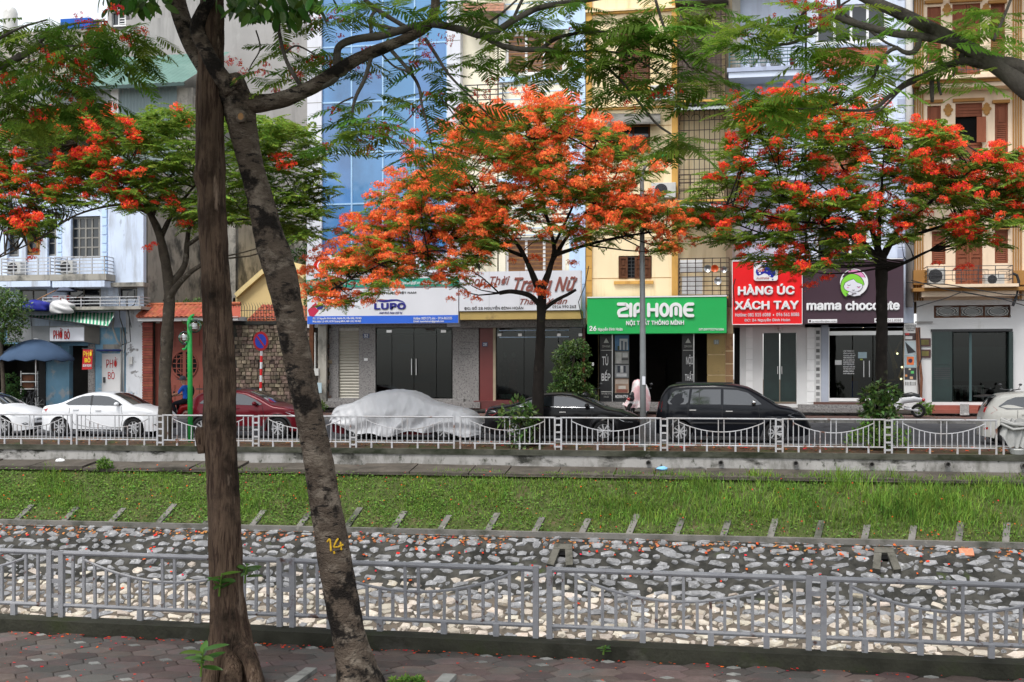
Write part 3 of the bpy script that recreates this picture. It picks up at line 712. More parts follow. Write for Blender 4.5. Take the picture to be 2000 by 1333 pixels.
corrug(q, fx(231,Yd), fx(346,Yd), Yd, z0-6, Yd+.001, z1, .16, .03); q.build('sheet_wall', m_sheet, t)
q = MB(); corrug(q, fx(60,Yd), fx(217,Yd), Yd, fz(140,205,Yd), Yd+.001, z1, .16, .03); q.build('upper_sheet_wall', m_sheet2, t)
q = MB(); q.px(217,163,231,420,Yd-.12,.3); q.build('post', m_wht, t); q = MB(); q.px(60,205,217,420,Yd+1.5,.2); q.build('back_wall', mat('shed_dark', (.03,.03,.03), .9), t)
q = MB(); q.px(346,172,376,420,Yd,.4); q.build('end_wall', m_old, t)
q = MB(); q.px(110,208,118,300,Yd+.2,.2); q.build('post', m_old, t)

# ---- pale blue house with the noodle shop
t = thing('blue_house', 'worn pale blue house with two balconies over the noodle shop', 'house', (fx(110,YH), YH, .6))
hol = [(15,432,37,500),(50,446,78,498),(92,430,110,500),(139,424,196,506),(36,565,92,604),(130,563,197,606),(232,563,268,586)]
facade(t, 'wall', (-60,330,281,640), hol, YH, m_lblue); body(t, -60, 281, 640, m_old, vt=330)
m_gfr = mat('grey_window_frame', (.23,.22,.2), .6, .15, 4)
window(t, hol[0], YH, m_gfr, m_pane, 1, 3, 3); window(t, hol[2], YH, m_gfr, m_pane, 1, 3, 3)
window(t, hol[3], YH, m_gfr, m_pane, 4, 4, 4); window(t, hol[4], YH, m_gfr, m_pane, 2, 1, 3); window(t, hol[5], YH, m_gfr, m_pane, 2, 1, 3); window(t, hol[6], YH, m_gfr, m_pane, 1, 1, 2)
o = window(t, hol[1], YH, m_brn, m_pane, 1, 1, 4); q = MB(); c = at(64, 472, YH+.06); rx = .22
for k in range(4):
    for sx in (-1, 1):
        q.tube([(c.x+sx*(rx*abs(math.sin(a*1.0+k*.2))), c.y, c.z-.42+.84*a/math.pi*(1-.12*k)) for a in np.linspace(0, math.pi, 9)], .011, 5)
q.build('scrollwork', m_brn, o)
for r_ in ((0,400,14,540),(38,400,50,536),(80,400,92,540),(111,400,138,540),(197,400,209,540)): part(t, 'pilaster', r_, YH-.1, .1, m_lblue)
for v in range(410,540,17): part(t, 'quoin', (199,v,208,v+14), YH-.13, .03, m_lblue2); part(t, 'quoin', (112,v,120,v+14), YH-.13, .03, m_lblue2)
part(t, 'pier', (211,330,280,552), YH-.25, .25, m_lblue)
q = MB(); q.px(-60,537,207,549,YH-1.0,1.0); q.build('balcony_slab', m_old, t); part(t, 'slab_fascia', (-60,549,98,561), YH-1.0, .9, m_lblue); part(t, 'slab_fascia', (102,549,204,561), YH-1.0, .9, m_lblue)
q = MB(); q.px(209,552,280,560,YH-.5,.5); q.build('ledge', m_old, t)
m_wr = mat('old_white_railing', (.45,.46,.48), .6, .15, 5, stain=((.2,.12,.08), .56, .68, 3))
rail_h(t, (3,505,98,538), YH-.95, m_wr, 5, 5, .018, .9); rail_h(t, (107,502,204,537), YH-.95, m_wr, 5, 5, .018, .9)
rail_h(t, (84,581,272,600), YH-1.0, m_wr, 3, 6, .016, .9)
ac_unit((14,512,40,536), YH-.6, 'weathered air conditioner unit on the first balcony of the pale blue house')
ac_unit((118,510,142,535), YH-.6, 'air conditioner unit behind the bent balcony rails of the pale blue house')
part(t, 'awning_deck', (-60,600,275,606), YH-1.0, 1.0, m_old)
part(t, 'peeling_pier', (246,600,281,800), YH-.12, .4, m_peel); part(t, 'wall', (184,640,246,800), YH-.02, .3, m_bluew)
part(t, 'lintel', (-60,606,246,641), YH-.04, .34, m_lblue)
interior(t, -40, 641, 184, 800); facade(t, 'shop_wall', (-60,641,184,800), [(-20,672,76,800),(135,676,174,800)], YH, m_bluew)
part(t, 'column', (76,672,88,800), YH-.06, .1, mat('dark_post', (.03,.03,.03), .7)); part(t, 'column', (172,672,185,800), YH-.06, .12, m_gran)
part(t, 'side_door', (199,691,238,790), YH-.07, .04, m_wht)
d_ = t.children[-1]; q = MB(); q.px(201,737,205,748,YH-.12,.04); q.build('lock', m_dkmetal, d_)
m_redl = mat('red_lettering', (.42,.03,.03), .6, .1); m_redl2 = m_redl
text(d_, 'PHỞ', 208, 698, 229, 719, YH-.07, m_redl, .0); text(d_, 'BÒ', 211, 723, 224, 741, YH-.07, m_redl, .0)
part(t, 'door_hood', (188,683,234,686), YH-.3, .3, mat('blue_tarp_roll', (.03,.04,.16), .7)); part(t, 'door_lintel', (201,673,234,682), YH-.06, .06, m_old)
q = MB(); 
for u in (236, 241): q.tube([at(u,640,YH-.16), at(u+.5,790,YH-.16)], .035, 7)
q.tube([at(222,622,YH-.3), at(220,640,YH-.3), at(228,664,YH-.25), at(236,676,YH-.2)], .04, 7)
q.build('drain_pipe', mat('grey_pvc', (.4,.4,.39), .6, .1), t, smooth=True)
q = MB()
for pl in ([(232,562),(234,620),(240,640),(247,668),(242,690)],[(250,570),(246,590),(252,620),(255,668),(238,674)],[(262,566),(248,572),(249,600),(256,640)],[(225,600),(244,606),(262,596),(268,578)]):
    q.tube([at(u,v,YH-.5) for u,v in pl], .02, 5)
q.build('cable', m_dkmetal, t)
part(t, 'meter_box', (251,697,258,712), YH-.2, .08, m_acw)

# ---- gate with its tiled roof, the walled plot and the yellow house behind
t = thing('concrete_house', 'old mould-stained concrete house wall behind the tiled gate', 'building', (fx(360,52), 52, .5))
facade(t, 'wall', (278,330,460,700), [], 52, m_old); body(t, 278, 460, 700, m_old, 52, vt=330)
part(t, 'pilaster', (296,330,310,620), 51.85, .15, m_old)
t = thing('courtyard_gate', 'terracotta double gate with round fretwork under a red tiled roof', 'gate', (fx(360,YH), YH, .6))
q = MB(); q.px(279,628,298,800,YH-.25,.3); br = q.build('pillar', m_mortar, t)
bw = MB(); um = 288; X0, X1 = fx(279,YH-.25)-.012, fx(298,YH-.25)+.012
Zb, Zt = fz(288,800,YH-.25), fz(288,630,YH-.25); nz = 34; hh = (Zt-Zb)/nz
bmesh_a = MB(); bmesh_a.box(-.5,.5,-.03,.05,0,1); bme = bmesh_a.mesh('brick', m_rbrick)
for i in range(nz):
    o = link('brick', bme, br); o.location = Vector(((X0+X1)/2, YH-.26, Zb+i*hh))-ORG[br.name]; o.scale = (X1-X0-.004*(i % 3), .7+.5*random.random(), hh*.86)
for i in range(nz):
    pass
part(t, 'panel_surround', (298,632,312,800), YH-.02, .2, m_gate); part(t, 'panel_surround', (408,632,455,800), YH-.02, .2, m_gate); part(t, 'head', (312,628,408,640), YH-.02, .2, m_gate)
def leaf(u0, u1):
    q = MB(); q.px(u0,640,u1,796,YH+.02,.06); o = q.build('gate_leaf', m_gate, t)
    w_ = (u1-u0)/3
    for i in range(3):
        for a, b in ((648,676),(752,790)):
            q = MB(); q.px(u0+i*w_+2.5,a,u0+(i+1)*w_-2.5,b,YH-.005,.025); q.build('panel', m_gate, o)
    q = MB(); um = 360
    return o
for a, b in ((313,359),(361,407)): leaf(a, b)
c = at(360, 713, YH-.02); rr = 27/pxm(360,YH); q = MB(); n = 32
o = [ch for ch in t.children if ch.name.startswith('gate_leaf')][0]
q.lathe([(0,0),(rr,0)], (c.x, YH+.015, c.z), 36, 'y'); q.build('fret_opening', m_black, o)
q = MB(); q.tube([(c.x+rr*math.cos(2*math.pi*i/n), YH-.0, c.z+rr*math.sin(2*math.pi*i/n)) for i in range(n+1)], .03, 6)
for fr in (.62,):
    q.tube([(c.x+rr*fr*math.cos(2*math.pi*i/n), YH, c.z+rr*fr*math.sin(2*math.pi*i/n)) for i in range(n+1)], .016, 6)
q.box(c.x-.07, c.x+.07, YH-.03, YH+.02, c.z-rr, c.z+rr)
for sx in (-1, 1):
    for a in (.28,.62): q.box(c.x+sx*a*rr-.015, c.x+sx*a*rr+.015, YH-.01, YH+.02, c.z-rr*.75, c.z+rr*.75)
    for b in (-.6,-.25,.1,.45,.72): q.box(c.x+sx*.02, c.x+sx*rr*.9*math.sqrt(1-b*b), YH-.012, YH+.018, c.z+b*rr-.015, c.z+b*rr+.015)
q.build('fretwork', m_gate, o)
q = MB(); q.px(269,619,465,627,YH-.75,.9); q.build('eave', m_wht, t)
# tiles of the gate roof
rf = MB(); za, zb_ = fz(360,620,YH-.8), fz(360,597,YH+.2)
rf.add([(fx(268,YH-.8),YH-.8,za-.02),(fx(470,YH-.8),YH-.8,za-.02),(fx(470,YH+.2),YH+.2,zb_-.03),(fx(292,YH+.2),YH+.2,zb_-.03)], [(0,1,2,3)])
roof = rf.build('roof', m_tile, t)
tl = MB(); nseg = 5; pr = [(-.5+i/nseg, math.sin(math.pi*(i/nseg))*.04) for i in range(nseg+1)]
tl.add([(x*.2, -.11, z) for x, z in pr]+[(x*.2, .13, z+.012) for x, z in pr], [(i,i+1,nseg+2+i,nseg+1+i) for i in range(nseg)])
tl.add([(-.1,-.11,0),(.1,-.11,0),(.1,-.11,-.025),(-.1,-.11,-.025)], [(0,3,2,1)])
tme = tl.mesh('tile', m_tile)
rows = 6; ang = math.atan2(zb_-za, 1.0)
for i in range(rows):
    y = YH-.8+(i+.4)/rows; z = za+(zb_-za)*(i+.4)/rows; xa = fx(268+24*(i+.3)/rows, y); x = xa+.1
    while x < fx(440, y):
        o = link('tile', tme, roof); o.location = Vector((x, y, z+.02))-ORG[roof.name]; o.rotation_euler = (ang-.06+random.uniform(-.03,.03), 0, random.uniform(-.03,.03)); x += .2
q = MB(); q.tube([(fx(268,YH-.8),YH-.8,za+.05),(fx(292,YH+.2),YH+.2,zb_+.05),(fx(470,YH+.2),YH+.2,zb_+.05)], .07, 8); q.build('ridge', m_tile, roof)

t = thing('yellow_house', 'pale yellow gabled house behind the spiked stone wall', 'house', (fx(540,52), 52, .5))
q = MB(); Yg = 52.; pl = [(455,700),(455,583),(462,580),(484,560),(517,531),(548,506),(598,546),(622,566),(660,566),(660,700)]
q.prism([(fx(u,Yg), fz(u,v,Yg)) for u, v in pl], Yg, Yg+7); q.build('wall', mat('pale_yellow_plaster', (.72,.55,.27), .85, .06, 1.2, .1), t)
q = MB(); pts = [(462,578),(484,558),(517,529),(548,503),(598,543),(622,563),(662,563)]
for a, b in zip(pts, pts[1:]): q.bar(at(*a,Yg-.1), at(*b,Yg-.1), .28, .2)
q.build('coping', mat('yellow_trim', (.75,.6,.3), .8, .06), t)
t = thing('tiled_roof', 'small red hipped tile roof seen through the spikes of the wall', 'roof', (fx(540,49.5), 49.5, .5))
Yr = 49.; q = MB(); a, b, c, d = at(482,627,Yr), at(640,627,Yr), at(600,597,Yr+1.2), at(512,597,Yr+1.2)
q.add([a,b,c,d], [(0,1,2,3)]); q.add([a, d, (a.x, Yr+2.4, a.z)], [(0,2,1)]); q.px(486,627,640,700,Yr+.1,1.5); o = q.build('roof', m_tile, t)
for i in range(5):
    f = (i+.45)/5; A, B = a.lerp(d, f), b.lerp(c, f); x = A.x+.1
    while x < fx(560, Yr): 
        k = link('tile', tme, o); k.location = Vector((x, A.y, A.z+.02))-ORG[o.name]; k.rotation_euler = (math.atan2(c.z-b.z, 1.2)-.05, 0, random.uniform(-.03,.03)); x += .21

t = thing('stone_wall', 'rough brown stone block wall topped with black iron spikes', 'wall', (fx(540,YH), YH, .6))
q = MB(); q.px(455,634,642,800,YH,.3); core = q.build('core', m_mortar, t); q = MB(); q.px(452,627,642,634,YH-.08,.45); q.build('coping', mat('black_coping', (.03,.03,.028), .9, .3, 4, .3), t)
m_blk = mat('rough_wall_stone', (.16,.125,.095), .9, .25, 5, .8, 18, rnd=.5, stain=[((.035,.033,.03), .52, .62, 2.0), ((.3,.24,.17), .6, .7, 4)])
bl = []; bq = []; far = MB()
for k in range(5):
    q = MB(); vs = []
    for y, s_ in ((.02,.5),(-.05,.44)): vs += [(sx*(s_+random.uniform(-.03,.03)), y+random.uniform(-.02,.02), sz*(s_+random.uniform(-.04,.04))) for sx, sz in ((-1,-1),(1,-1),(1,1),(-1,1))]
    q.add(vs, [(4,5,6,7),(0,1,5,4),(1,2,6,5),(2,3,7,6),(3,0,4,7)]); bl.append(q.mesh('stone_block', m_blk)); bq.append(q)
n = 0; Z0, Z1 = fz(550,795,YH), fz(550,635,YH); nr = 21
for i in range(nr):
    hh = (Z1-Z0)/nr; x = fx(457,YH)+random.random()*.15
    while x < fx(641,YH)-.1:
        wd = random.uniform(.13,.3)
        if n < 300 and fx(500,YH)-2 < x < fx(640,YH):
            o = link('stone_block', random.choice(bl), core); o.location = Vector((x+wd/2, YH, Z0+(i+.5)*hh))-ORG[core.name]; o.scale = (wd*.97, random.uniform(.6,1.6), hh*.96); n += 1
        else:
            k = random.choice(bq); far.add([(a*wd*.97+x+wd/2, b*random.uniform(.6,1.6)+YH, c*hh*.96+Z0+(i+.5)*hh) for a, b, c in k.v], k.f)
        x += wd
far.build('stone_facing', mat('rough_wall_stone_laid', (.16,.125,.095), .9, .25, 5, .8, 18, island=.5), core, kind='stuff')
sp = MB(); zb0, zb1 = fz(500,627,YH+.05), fz(500,594,YH+.05); x = fx(455,YH); 
while x < fx(640,YH):
    sp.tube([(x,YH+.05,zb0),(x,YH+.05,zb1-.1),(x-.05,YH,zb1+.05)], [.012,.012,.004], 5)
    x += .115
for z in (zb0+.12, zb0+(zb1-zb0)*.62): sp.box(fx(455,YH), fx(640,YH), YH+.04, YH+.06, z-.012, z+.012)
sp.build('spikes', m_dkmetal, t)
for r_, m in (((604,632,612,800),m_dkwood),((614,650,616,800),m_acw),((621,634,637,800),m_old)): part(t, 'side_post', r_, YH-.35, .14, m)
part(t, 'meter_box', (613,720,622,734), YH-.45, .1, m_acw); part(t, 'notice_board', (615,748,628,768), YH-.5, .03, mat('pale_blue_board', (.4,.52,.58), .6))

# ---- glass tower over the two company signs
t = thing('glass_tower', 'narrow office house with blue glass curtain wall between white piers', 'building', (fx(750,YH), YH, .6))
m_bg = mat('blue_curtain_glass', (.07,.2,.42), .08, .2, .35, spec=.8, stain=[((.03,.08,.17), .5, .8, .25, (1,1,.7))], rnd=.1)  # darker blotches put uneven reflections into the glass colour
m_mul = mat('pale_blue_mullion', (.3,.48,.68), .4, .08)
q = MB(); zt = ZTOP; Z = lambda v: fz(750, v, YH)
for a, b in ((600,628),(873,899)): q.box(fx(a,YH-.12), fx(b,YH-.12), YH-.12, YH+.4, Z(640), zt)
wl = q.build('pier', mat('white_cladding', (.6,.61,.66), .4, .04, 1, stain=((.48,.48,.52), .56, .76, .8, (2,1,.3))), t)
q = MB()
for v in (-14,88,197,296,397,498): 
    for a, b in ((600,628),(873,899)): q.box(fx(a,YH-.12)+.002, fx(b,YH-.12)-.002, YH-.124, YH-.1, Z(v)-.012, Z(v)+.012)
q.build('cladding_joint', m_gfr, t)
body(t, 600, 899, 650, m_grey)
cols = (628,687,748,810,873); rws = (-120,-14,88,197,296,397,500)
q = MB()
for u in cols: q.box(fx(u,YH)-.03, fx(u,YH)+.03, YH-.03, YH+.1, Z(600), Z(-120))
for v in rws[1:]: q.box(fx(628,YH)+.031, fx(873,YH)-.031, YH-.022, YH+.1, Z(v)-.03, Z(v)+.03)
mul = q.build('mullion', m_mul, t)
for a, b in zip(cols, cols[1:]):
    for c, d in zip(rws, rws[1:]):
        q = MB(); tl_ = random.uniform(-.004,.004); X0, X1 = fx(a,YH)+.03, fx(b,YH)-.03; zc, zd = Z(d)+.03, Z(c)-.03; zs = zc+(zd-zc)*.26
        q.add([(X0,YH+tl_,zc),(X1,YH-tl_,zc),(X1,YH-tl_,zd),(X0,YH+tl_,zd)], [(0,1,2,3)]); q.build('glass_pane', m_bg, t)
# ground floor: granite piers, roller shutter, glass doors
facade(t, 'ground_wall', (628,632,937,800), [(661,640,701,778),(733,640,884,779)], YH, m_gran)
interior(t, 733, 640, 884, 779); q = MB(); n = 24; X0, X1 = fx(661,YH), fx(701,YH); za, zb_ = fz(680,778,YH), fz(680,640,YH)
sh = part(t, 'shutter_box', (661,638,701,646), YH+.1, .1, m_acw)
vs = []; 
for i in range(n*2+1): z = za+(zb_-za)*i/(n*2); vs += [(X0,YH+.1+(.03 if i % 2 else 0),z),(X1,YH+.1+(.03 if i % 2 else 0),z)]
q.add(vs, [(2*i,2*i+1,2*i+3,2*i+2) for i in range(n*2)]); q.build('roller_shutter', mat('beige_shutter', (.33,.31,.26), .5, .08, 3), t)
for a, b in ((735,765),(766,808),(809,852),(853,882)):
    q = MB(); q.px(a,642,b,777,YH+.1,.012); q.build('glass_door' if a in (766,809) else 'glass_panel', m_glassd, t)
m_steel = mat('brushed_steel', (.5,.5,.5), .3, .05, metal=.9)
for u in (804, 813):
    q = MB(); q.tube([at(u,701,YH+.04), at(u,733,YH+.04)], .022, 8); q.build('door_handle', m_steel, t)
for u in (755, 861): part(t, 'clamp', (u,645,u+10,650), YH+.08, .04, m_steel)
part(t, 'step', (625,785,937,797), YH-.6, .62, m_gran); part(t, 'step', (640,779,905,785), YH-.3, .35, m_gran)
m_plate = mat('blue_number_plate', (.02,.045,.13), .4, .05)
pl = part(t, 'number_plate', (709,652,721,661), YH-.02, .02, m_plate); text(pl, '32', 711, 653.5, 719, 659.5, YH-.02, m_upvc)
part(t, 'door_bell', (711,700,718,705), YH-.03, .03, m_upvc)
for v in (667,680,691):
    text(t, 'KHOAN CẮT BÊ TÔNG', 899, v, 918, v+2.4, YH, m_dkmetal, .01, .003, name='stencilled_writing')

m_lf_pot = mat('pot_leaf', (.04,.1,.03), .6, .2)
for i, (a, b) in enumerate(((772,800),(820,850))): part(t, 'wall_shelf', (a,690,b,730), YH+2.6, .3, m_dkwood); part(t, 'ceiling_light', (a,652,b,654), YH+1.8, .3, m_acw)
part(t, 'desk', (775,748,840,778), YH+2.2, .5, m_dkwood); part(t, 'wall_poster', (776,672,800,688), YH+2.9, .02, mat('blue_poster', (.03,.1,.22), .6))

# ---- cream and blue house over the boutique
t = thing('cream_house', 'cream house with horizontal grooves and pale blue corner pier over the boutique', 'house', (fx(1020,YH), YH, .6))
wins = [(987,65+200*k-2,1104,147+200*k) for k in (-1,0,1,2)]
facade(t, 'wall', (974,None,1112,640), wins, YH, m_cream_w); body(t, 900, 1143, 630, m_cream_w)
for w_ in wins: 
    o = window(t, w_, YH, m_upvc, m_pane2, 3, 1, 6); part(t, 'sill', (974,w_[3]+1,1112,w_[3]+11), YH-.1, .14, m_lblue2)
    q = MB()
    for i in range(9): v = w_[1]+8+i*8; q.px(w_[0]+6,v,w_[2]-6,v+1,YH+.1,.02)
    q.build('window_bars', m_brn, o)
    g_ = MB()
    for i in range(8):
        v = w_[3]+18+i*13.3; g_.px(975,v,1111,v+1.6,YH-.012,.02)
    g_.build('groove', m_lblue2, t)
part(t, 'band', (974,20,1112,60), YH-.05, .05, m_lblue2); part(t, 'band', (974,222,1112,232), YH-.04, .04, m_lblue2)
q = MB(); q.box(fx(1112,YH-.15), fx(1143,YH-.15), YH-.15, YH+.3, fz(1127,640,YH), ZTOP); q.build('corner_pier', m_lblue2, t)
q = MB()
for v in (-60,60,167,267,370,470,555): q.px(1113,v,1142.5,v+1.5,YH-.155,.02)
q.build('pier_joint', mat('pier_joint', (.25,.36,.52), .8), t)
q = MB(); q.box(fx(899,YH+1.2), fx(976,YH+1.2), YH+1.2, YH+1.4, fz(940,640,YH), ZTOP); q.build('recess_wall', m_lblue2, t)
q = MB(); q.box(fx(974,YH+.3)-.1, fx(974,YH+.3), YH+.02, YH+1.3, fz(940,640,YH), ZTOP); q.build('recess_side', m_cream_w, t)
for k in (-1,0,1,2):
    v0 = 200*k
    part(t, 'balcony_door', (950,v0+97,975,v0+206), YH+1.15, .06, m_upvc); part(t, 'door_glass', (961,v0+112,972,v0+146), YH+1.13, .03, m_pane)
    part(t, 'door_glass', (961,v0+150,972,v0+166), YH+1.13, .03, m_pane); part(t, 'transom', (951,v0+80,975,v0+96), YH+1.14, .05, m_pane)
    o = part(t, 'balcony_slab', (904,v0+206,984,v0+222), YH-.5, 1.7, mat('brick_edge_mortar', (.5,.4,.33), .9))
    for r_ in range(3):
        for i in range(8): q = MB(); uu = 904.5+i*10+(r_ % 2)*4; q.px(uu,v0+206.6+r_*5.2,min(uu+9.2,984),v0+211+r_*5.2,YH-.52,.03); q.build('brick', mat('pale_brick', (.5,.27,.18), .9, .15, 5, rnd=.12), o)
    rail_h(t, (908,v0+166,982,v0+205), YH-.45, m_dkmetal, 4, 4, .018, .9)
    ac_unit((912,v0+68,938,v0+86), YH+.9, ('air conditioner unit above the balcony door, at the top of the cream house','air conditioner unit hung above the brick-edged balcony of the cream house','air conditioner unit on the recessed blue wall behind the orange crown','lowest air conditioner unit of the cream house')[k+1])
part(t, 'ground_beam', (899,623,1143,640), YH-.3, .6, m_gran)
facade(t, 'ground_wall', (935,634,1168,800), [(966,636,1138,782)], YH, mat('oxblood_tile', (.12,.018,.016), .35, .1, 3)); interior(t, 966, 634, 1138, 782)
for a, b in ((967,1023),(1024,1090),(1091,1137)): q = MB(); q.px(a,637,b,781,YH+.1,.012); q.build('glass_panel', m_glassd, t)
for u, c in ((985,.3),(1003,.5)):
    p = at(u, 776, YH+.7); ms = thing('mannequin', ('dress form in a dark flowered dress standing in the boutique window','dress form in a patterned red dress standing in the boutique window')[u > 990], 'mannequin', p); q = MB(); q.lathe([(.3,0),(.2,.5),(.13,.85),(.17,1.15),(.19,1.3),(.06,1.4),(.05,1.5)], p, 14); q.build('dress', mat('dress_%d' % u, (.1*c,.03,.03) if u < 990 else (.2,.04,.03), .8, .5, 9, stain=((.4,.35,.28), .58, .64, 9)), ms, smooth=True); q = MB(); q.ball(p+Vector((0,0,1.62)), .1, 10, (.85,.9,1.15)); q.build('head', m_acw, ms, smooth=True)
for i, u in enumerate((979,987.5,995)):
    p = at(u, 779, YH+.35); q = MB(); q.lathe([(.08,0),(.1,.17),(.085,.17),(0,.15)], p, 4); o = thing('flower_pot', ('square white pot in the boutique window, nearest the bronze post','square white pot in the boutique window, middle of the row','square white pot in the boutique window, nearest the tree trunk')[i], 'flower pot', p, 'pots in the boutique window'); q.build('pot', m_upvc, o); q = MB()
    for k in range(9): a = k*.7; q.add([p+Vector((0,0,.15)), p+Vector((.05*math.cos(a),.05*math.sin(a),.3)), p+Vector((.12*math.cos(a),.12*math.sin(a),.42))], [(0,1,2)])
    q.build('leaves', m_lf_pot, o, kind='stuff')
part(t, 'window_post', (963,634,968,784), YH-.02, .1, mat('pale_bronze', (.3,.25,.17), .5))
for u in (972, 1012, 1088, 1130): part(t, 'clamp', (u,652,u+7,657), YH+.08, .04, m_steel)
part(t, 'step', (925,784,1165,800), YH-.5, .52, mat('oxblood_step', (.1,.022,.02), .5, .15)); pl = part(t, 'number_plate', (942,669,952,677), YH-.02, .02, m_plate); text(pl, '28', 944, 670.3, 950.5, 675.7, YH-.02, m_upvc)
part(t, 'door_bell', (1156,708,1160,715), YH-.03, .03, m_upvc)

# ---- yellow house over the furniture shop
t = thing('ochre_house', 'yellow house with ochre pilasters and caged balconies over the green sign', 'house', (fx(1285,YH), YH, .6))
wn = [(1208,48,1270,168),(1204,243,1270,300),(1204,440-60,1270,440),(1208,500,1273,545)]
facade(t, 'wall', (1143,None,1322,600), wn, YH, m_yel); body(t, 1143, 1432, 600, m_yel)
o = window(t, wn[0], YH, m_dkwood, m_pane, 2, 1, 4); 
for a, b in ((1212,1238),(1240,1266)): shutter(t, (a,52,b,166), YH, m_dkwood)
o = window(t, (1204,243,1270,272), YH, m_dkwood, m_pane, 2, 1, 4)
for a, b in ((1207,1236),(1238,1267)): shutter(t, (a,272,b,299), YH, m_dkwood, False)
window(t, wn[2], YH, m_dkwood, m_pane, 2, 2, 4)
window(t, wn[3], YH, m_dkwood, m_pane, 2, 1, 3)
for a, b in ((1209,1226),(1240,1271)): shutter(t, (a,502,b,543), YH-.1, m_dkwood, False)
grille(t, (1226,503,1240,543), YH, m_dkmetal, 2, 6, .01, 'window_grille')
part(t, 'sill', (1199,549,1276,555), YH-.1, .12, m_ora); part(t, 'sill', (1199,170,1276,179), YH-.1, .12, m_ora)
for r_ in ((1144,None,1156),(1312,None,1324)):
    q = MB(); q.box(fx(r_[0],YH-.08), fx(r_[2],YH-.08), YH-.08, YH+.1, fz(1230,600,YH), ZTOP); q.build('pilaster', m_ora, t)
q = MB()
for v in range(-100,600,24): q.px(1144.5,v,1155.5,v+1.2,YH-.085,.02)
for v in (100,247,275,320,415,465,543): q.px(1157,v,1311,v+1.2,YH-.004,.02)
q.build('wall_groove', m_brn, t)
for v in (16,204,404): part(t, 'cornice', (1143,v,1318,v+4), YH-.16, .2, m_yel); part(t, 'cornice', (1143,v+4,1318,v+9), YH-.1, .14, m_ora)
q = MB(); a, b = at(1183,222,YH), at(1290,222,YH); c, d = at(1290,238,YH-.8), at(1174,238,YH-.8)
q.add([a,b,c,d,a-Vector((0,0,.08)),b-Vector((0,0,.08)),c-Vector((0,0,.08)),d-Vector((0,0,.08))], [(3,2,1,0),(4,5,6,7),(3,7,6,2),(2,6,5,1),(0,4,7,3)]); q.build('window_canopy', m_conc, t)
# recess with cages
rw = MB(); rw.box(fx(1322,YH+1.3), fx(1432,YH+1.3), YH+1.3, YH+1.4, fz(1377,600,YH), ZTOP); rw.build('recess_wall', m_yel, t)
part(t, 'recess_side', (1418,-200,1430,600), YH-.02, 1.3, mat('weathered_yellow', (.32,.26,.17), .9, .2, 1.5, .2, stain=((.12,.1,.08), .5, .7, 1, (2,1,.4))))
for v in (-10,193,388,578):
    part(t, 'balcony_slab', (1318,v,1422,v+11), YH-.75, 2.0, m_conc); part(t, 'slab_trim', (1318,v+2,1422,v+6), YH-.8, .05, m_ora)
m_cage = mat('rusty_cage_iron', (.05,.035,.03), .6, .3, 6)
grille(t, (1323,18,1417,193), YH-.7, m_cage, 10, 14, .012, 'cage', True, .7)
bl_ = MB(); z0, z1 = fz(1370,160,YH-.62), fz(1370,24,YH-.62); X0, X1 = fx(1326,YH-.62), fx(1410,YH-.62)
for i in range(46): z = z0+(z1-z0)*i/46; bl_.box(X0, X1, YH-.63, YH-.615, z, z+(z1-z0)/46*.86)
bl_.build('bamboo_blind', mat('grey_bamboo', (.13,.1,.085), .8, .35, 3, stretch=(.5,1,10), stain=((.2,.17,.16), .55, .7, 1.5)), t, kind='stuff')
for v in (207, 398):
    q = MB(); xa, xb = fx(1316,YH-1), fx(1424,YH-1); corrug(q, xa, xb, YH-1.1, fz(1370,v+8,YH-1.1), YH-.5, fz(1370,v,YH-.5), .12, .03); q.build('corrugated_awning', m_sheet2, t)
grille(t, (1326,216,1416,388), YH-.7, m_cage, 9, 9, .012, 'cage', True, .7)
q = MB()
for i in range(4):
    c = at(1337+i*22, 234, YH-.72); q.tube([(c.x+.17*math.cos(a), c.y, c.z+.2*math.sin(a)) for a in np.linspace(0, math.pi, 9)], .012, 5)
q.build('cage_arches', m_cage, t)
dr = part(t, 'balcony_door', (1352,240,1407,345), YH+1.2, .08, m_dkwood)
for i in range(3):
    for a, b in ((262,292),(296,338)): q = MB(); q.px(1358+i*15,a,1370+i*15,b,YH+1.17,.03); q.build('door_panel', mat('red_brown_wood', (.17,.06,.03), .5, .2), dr)
rail_h(t, (1326,341,1416,388), YH-.75, m_cage, 3, 5, .02, .6)
grille(t, (1326,505,1424,577), YH-.7, m_cage, 6, 8, .014, 'cage', True, .7)
for a, b in ((1328,1372),): part(t, 'panel_board', (a,508,b,532), YH-.55, .04, m_upvc); part(t, 'panel_board', (a+4,540,b,575), YH-.55, .04, m_upvc)
part(t, 'balcony_door', (1376,500,1412,578), YH+1.2, .08, m_dkwood)
ac_unit((1270,166,1318,195), YH-.45, 'air conditioner unit beside the caged balcony, upper one on the yellow house'); ac_unit((1272,357,1320,386), YH-.45, 'air conditioner unit beside the street lamp head, lower one on the yellow house')
for i, (u, v, c) in enumerate(((1382,525,m_steel),(1396,525,mat('orange_plastic', (.7,.12,.02), .4)),(1414,527,m_steel),(1402,549,m_steel))):
    p = at(u, v, YH-.74); q = MB(); rr = .13 if i != 2 else .11
    q.lathe([(0,.02),(rr*.7,.02),(rr,-.07),(rr*1.05,-.07)], p, 16, 'y')
    single('hanging_pan' if i != 1 else 'plastic_basin', q, c, ('small steel pot hung on the cage, beside the orange basin','orange plastic basin hung on the cage bars','steel saucepan hung at the end of the cage','round steel pan lid hung below the orange basin')[i], ('pot','basin','saucepan','lid')[i], p, 'kitchenware on the cage', smooth=True)
q = MB(); q.tube([at(1370,340,YH-.9), at(1385,352,YH-.9)], .03, 6)
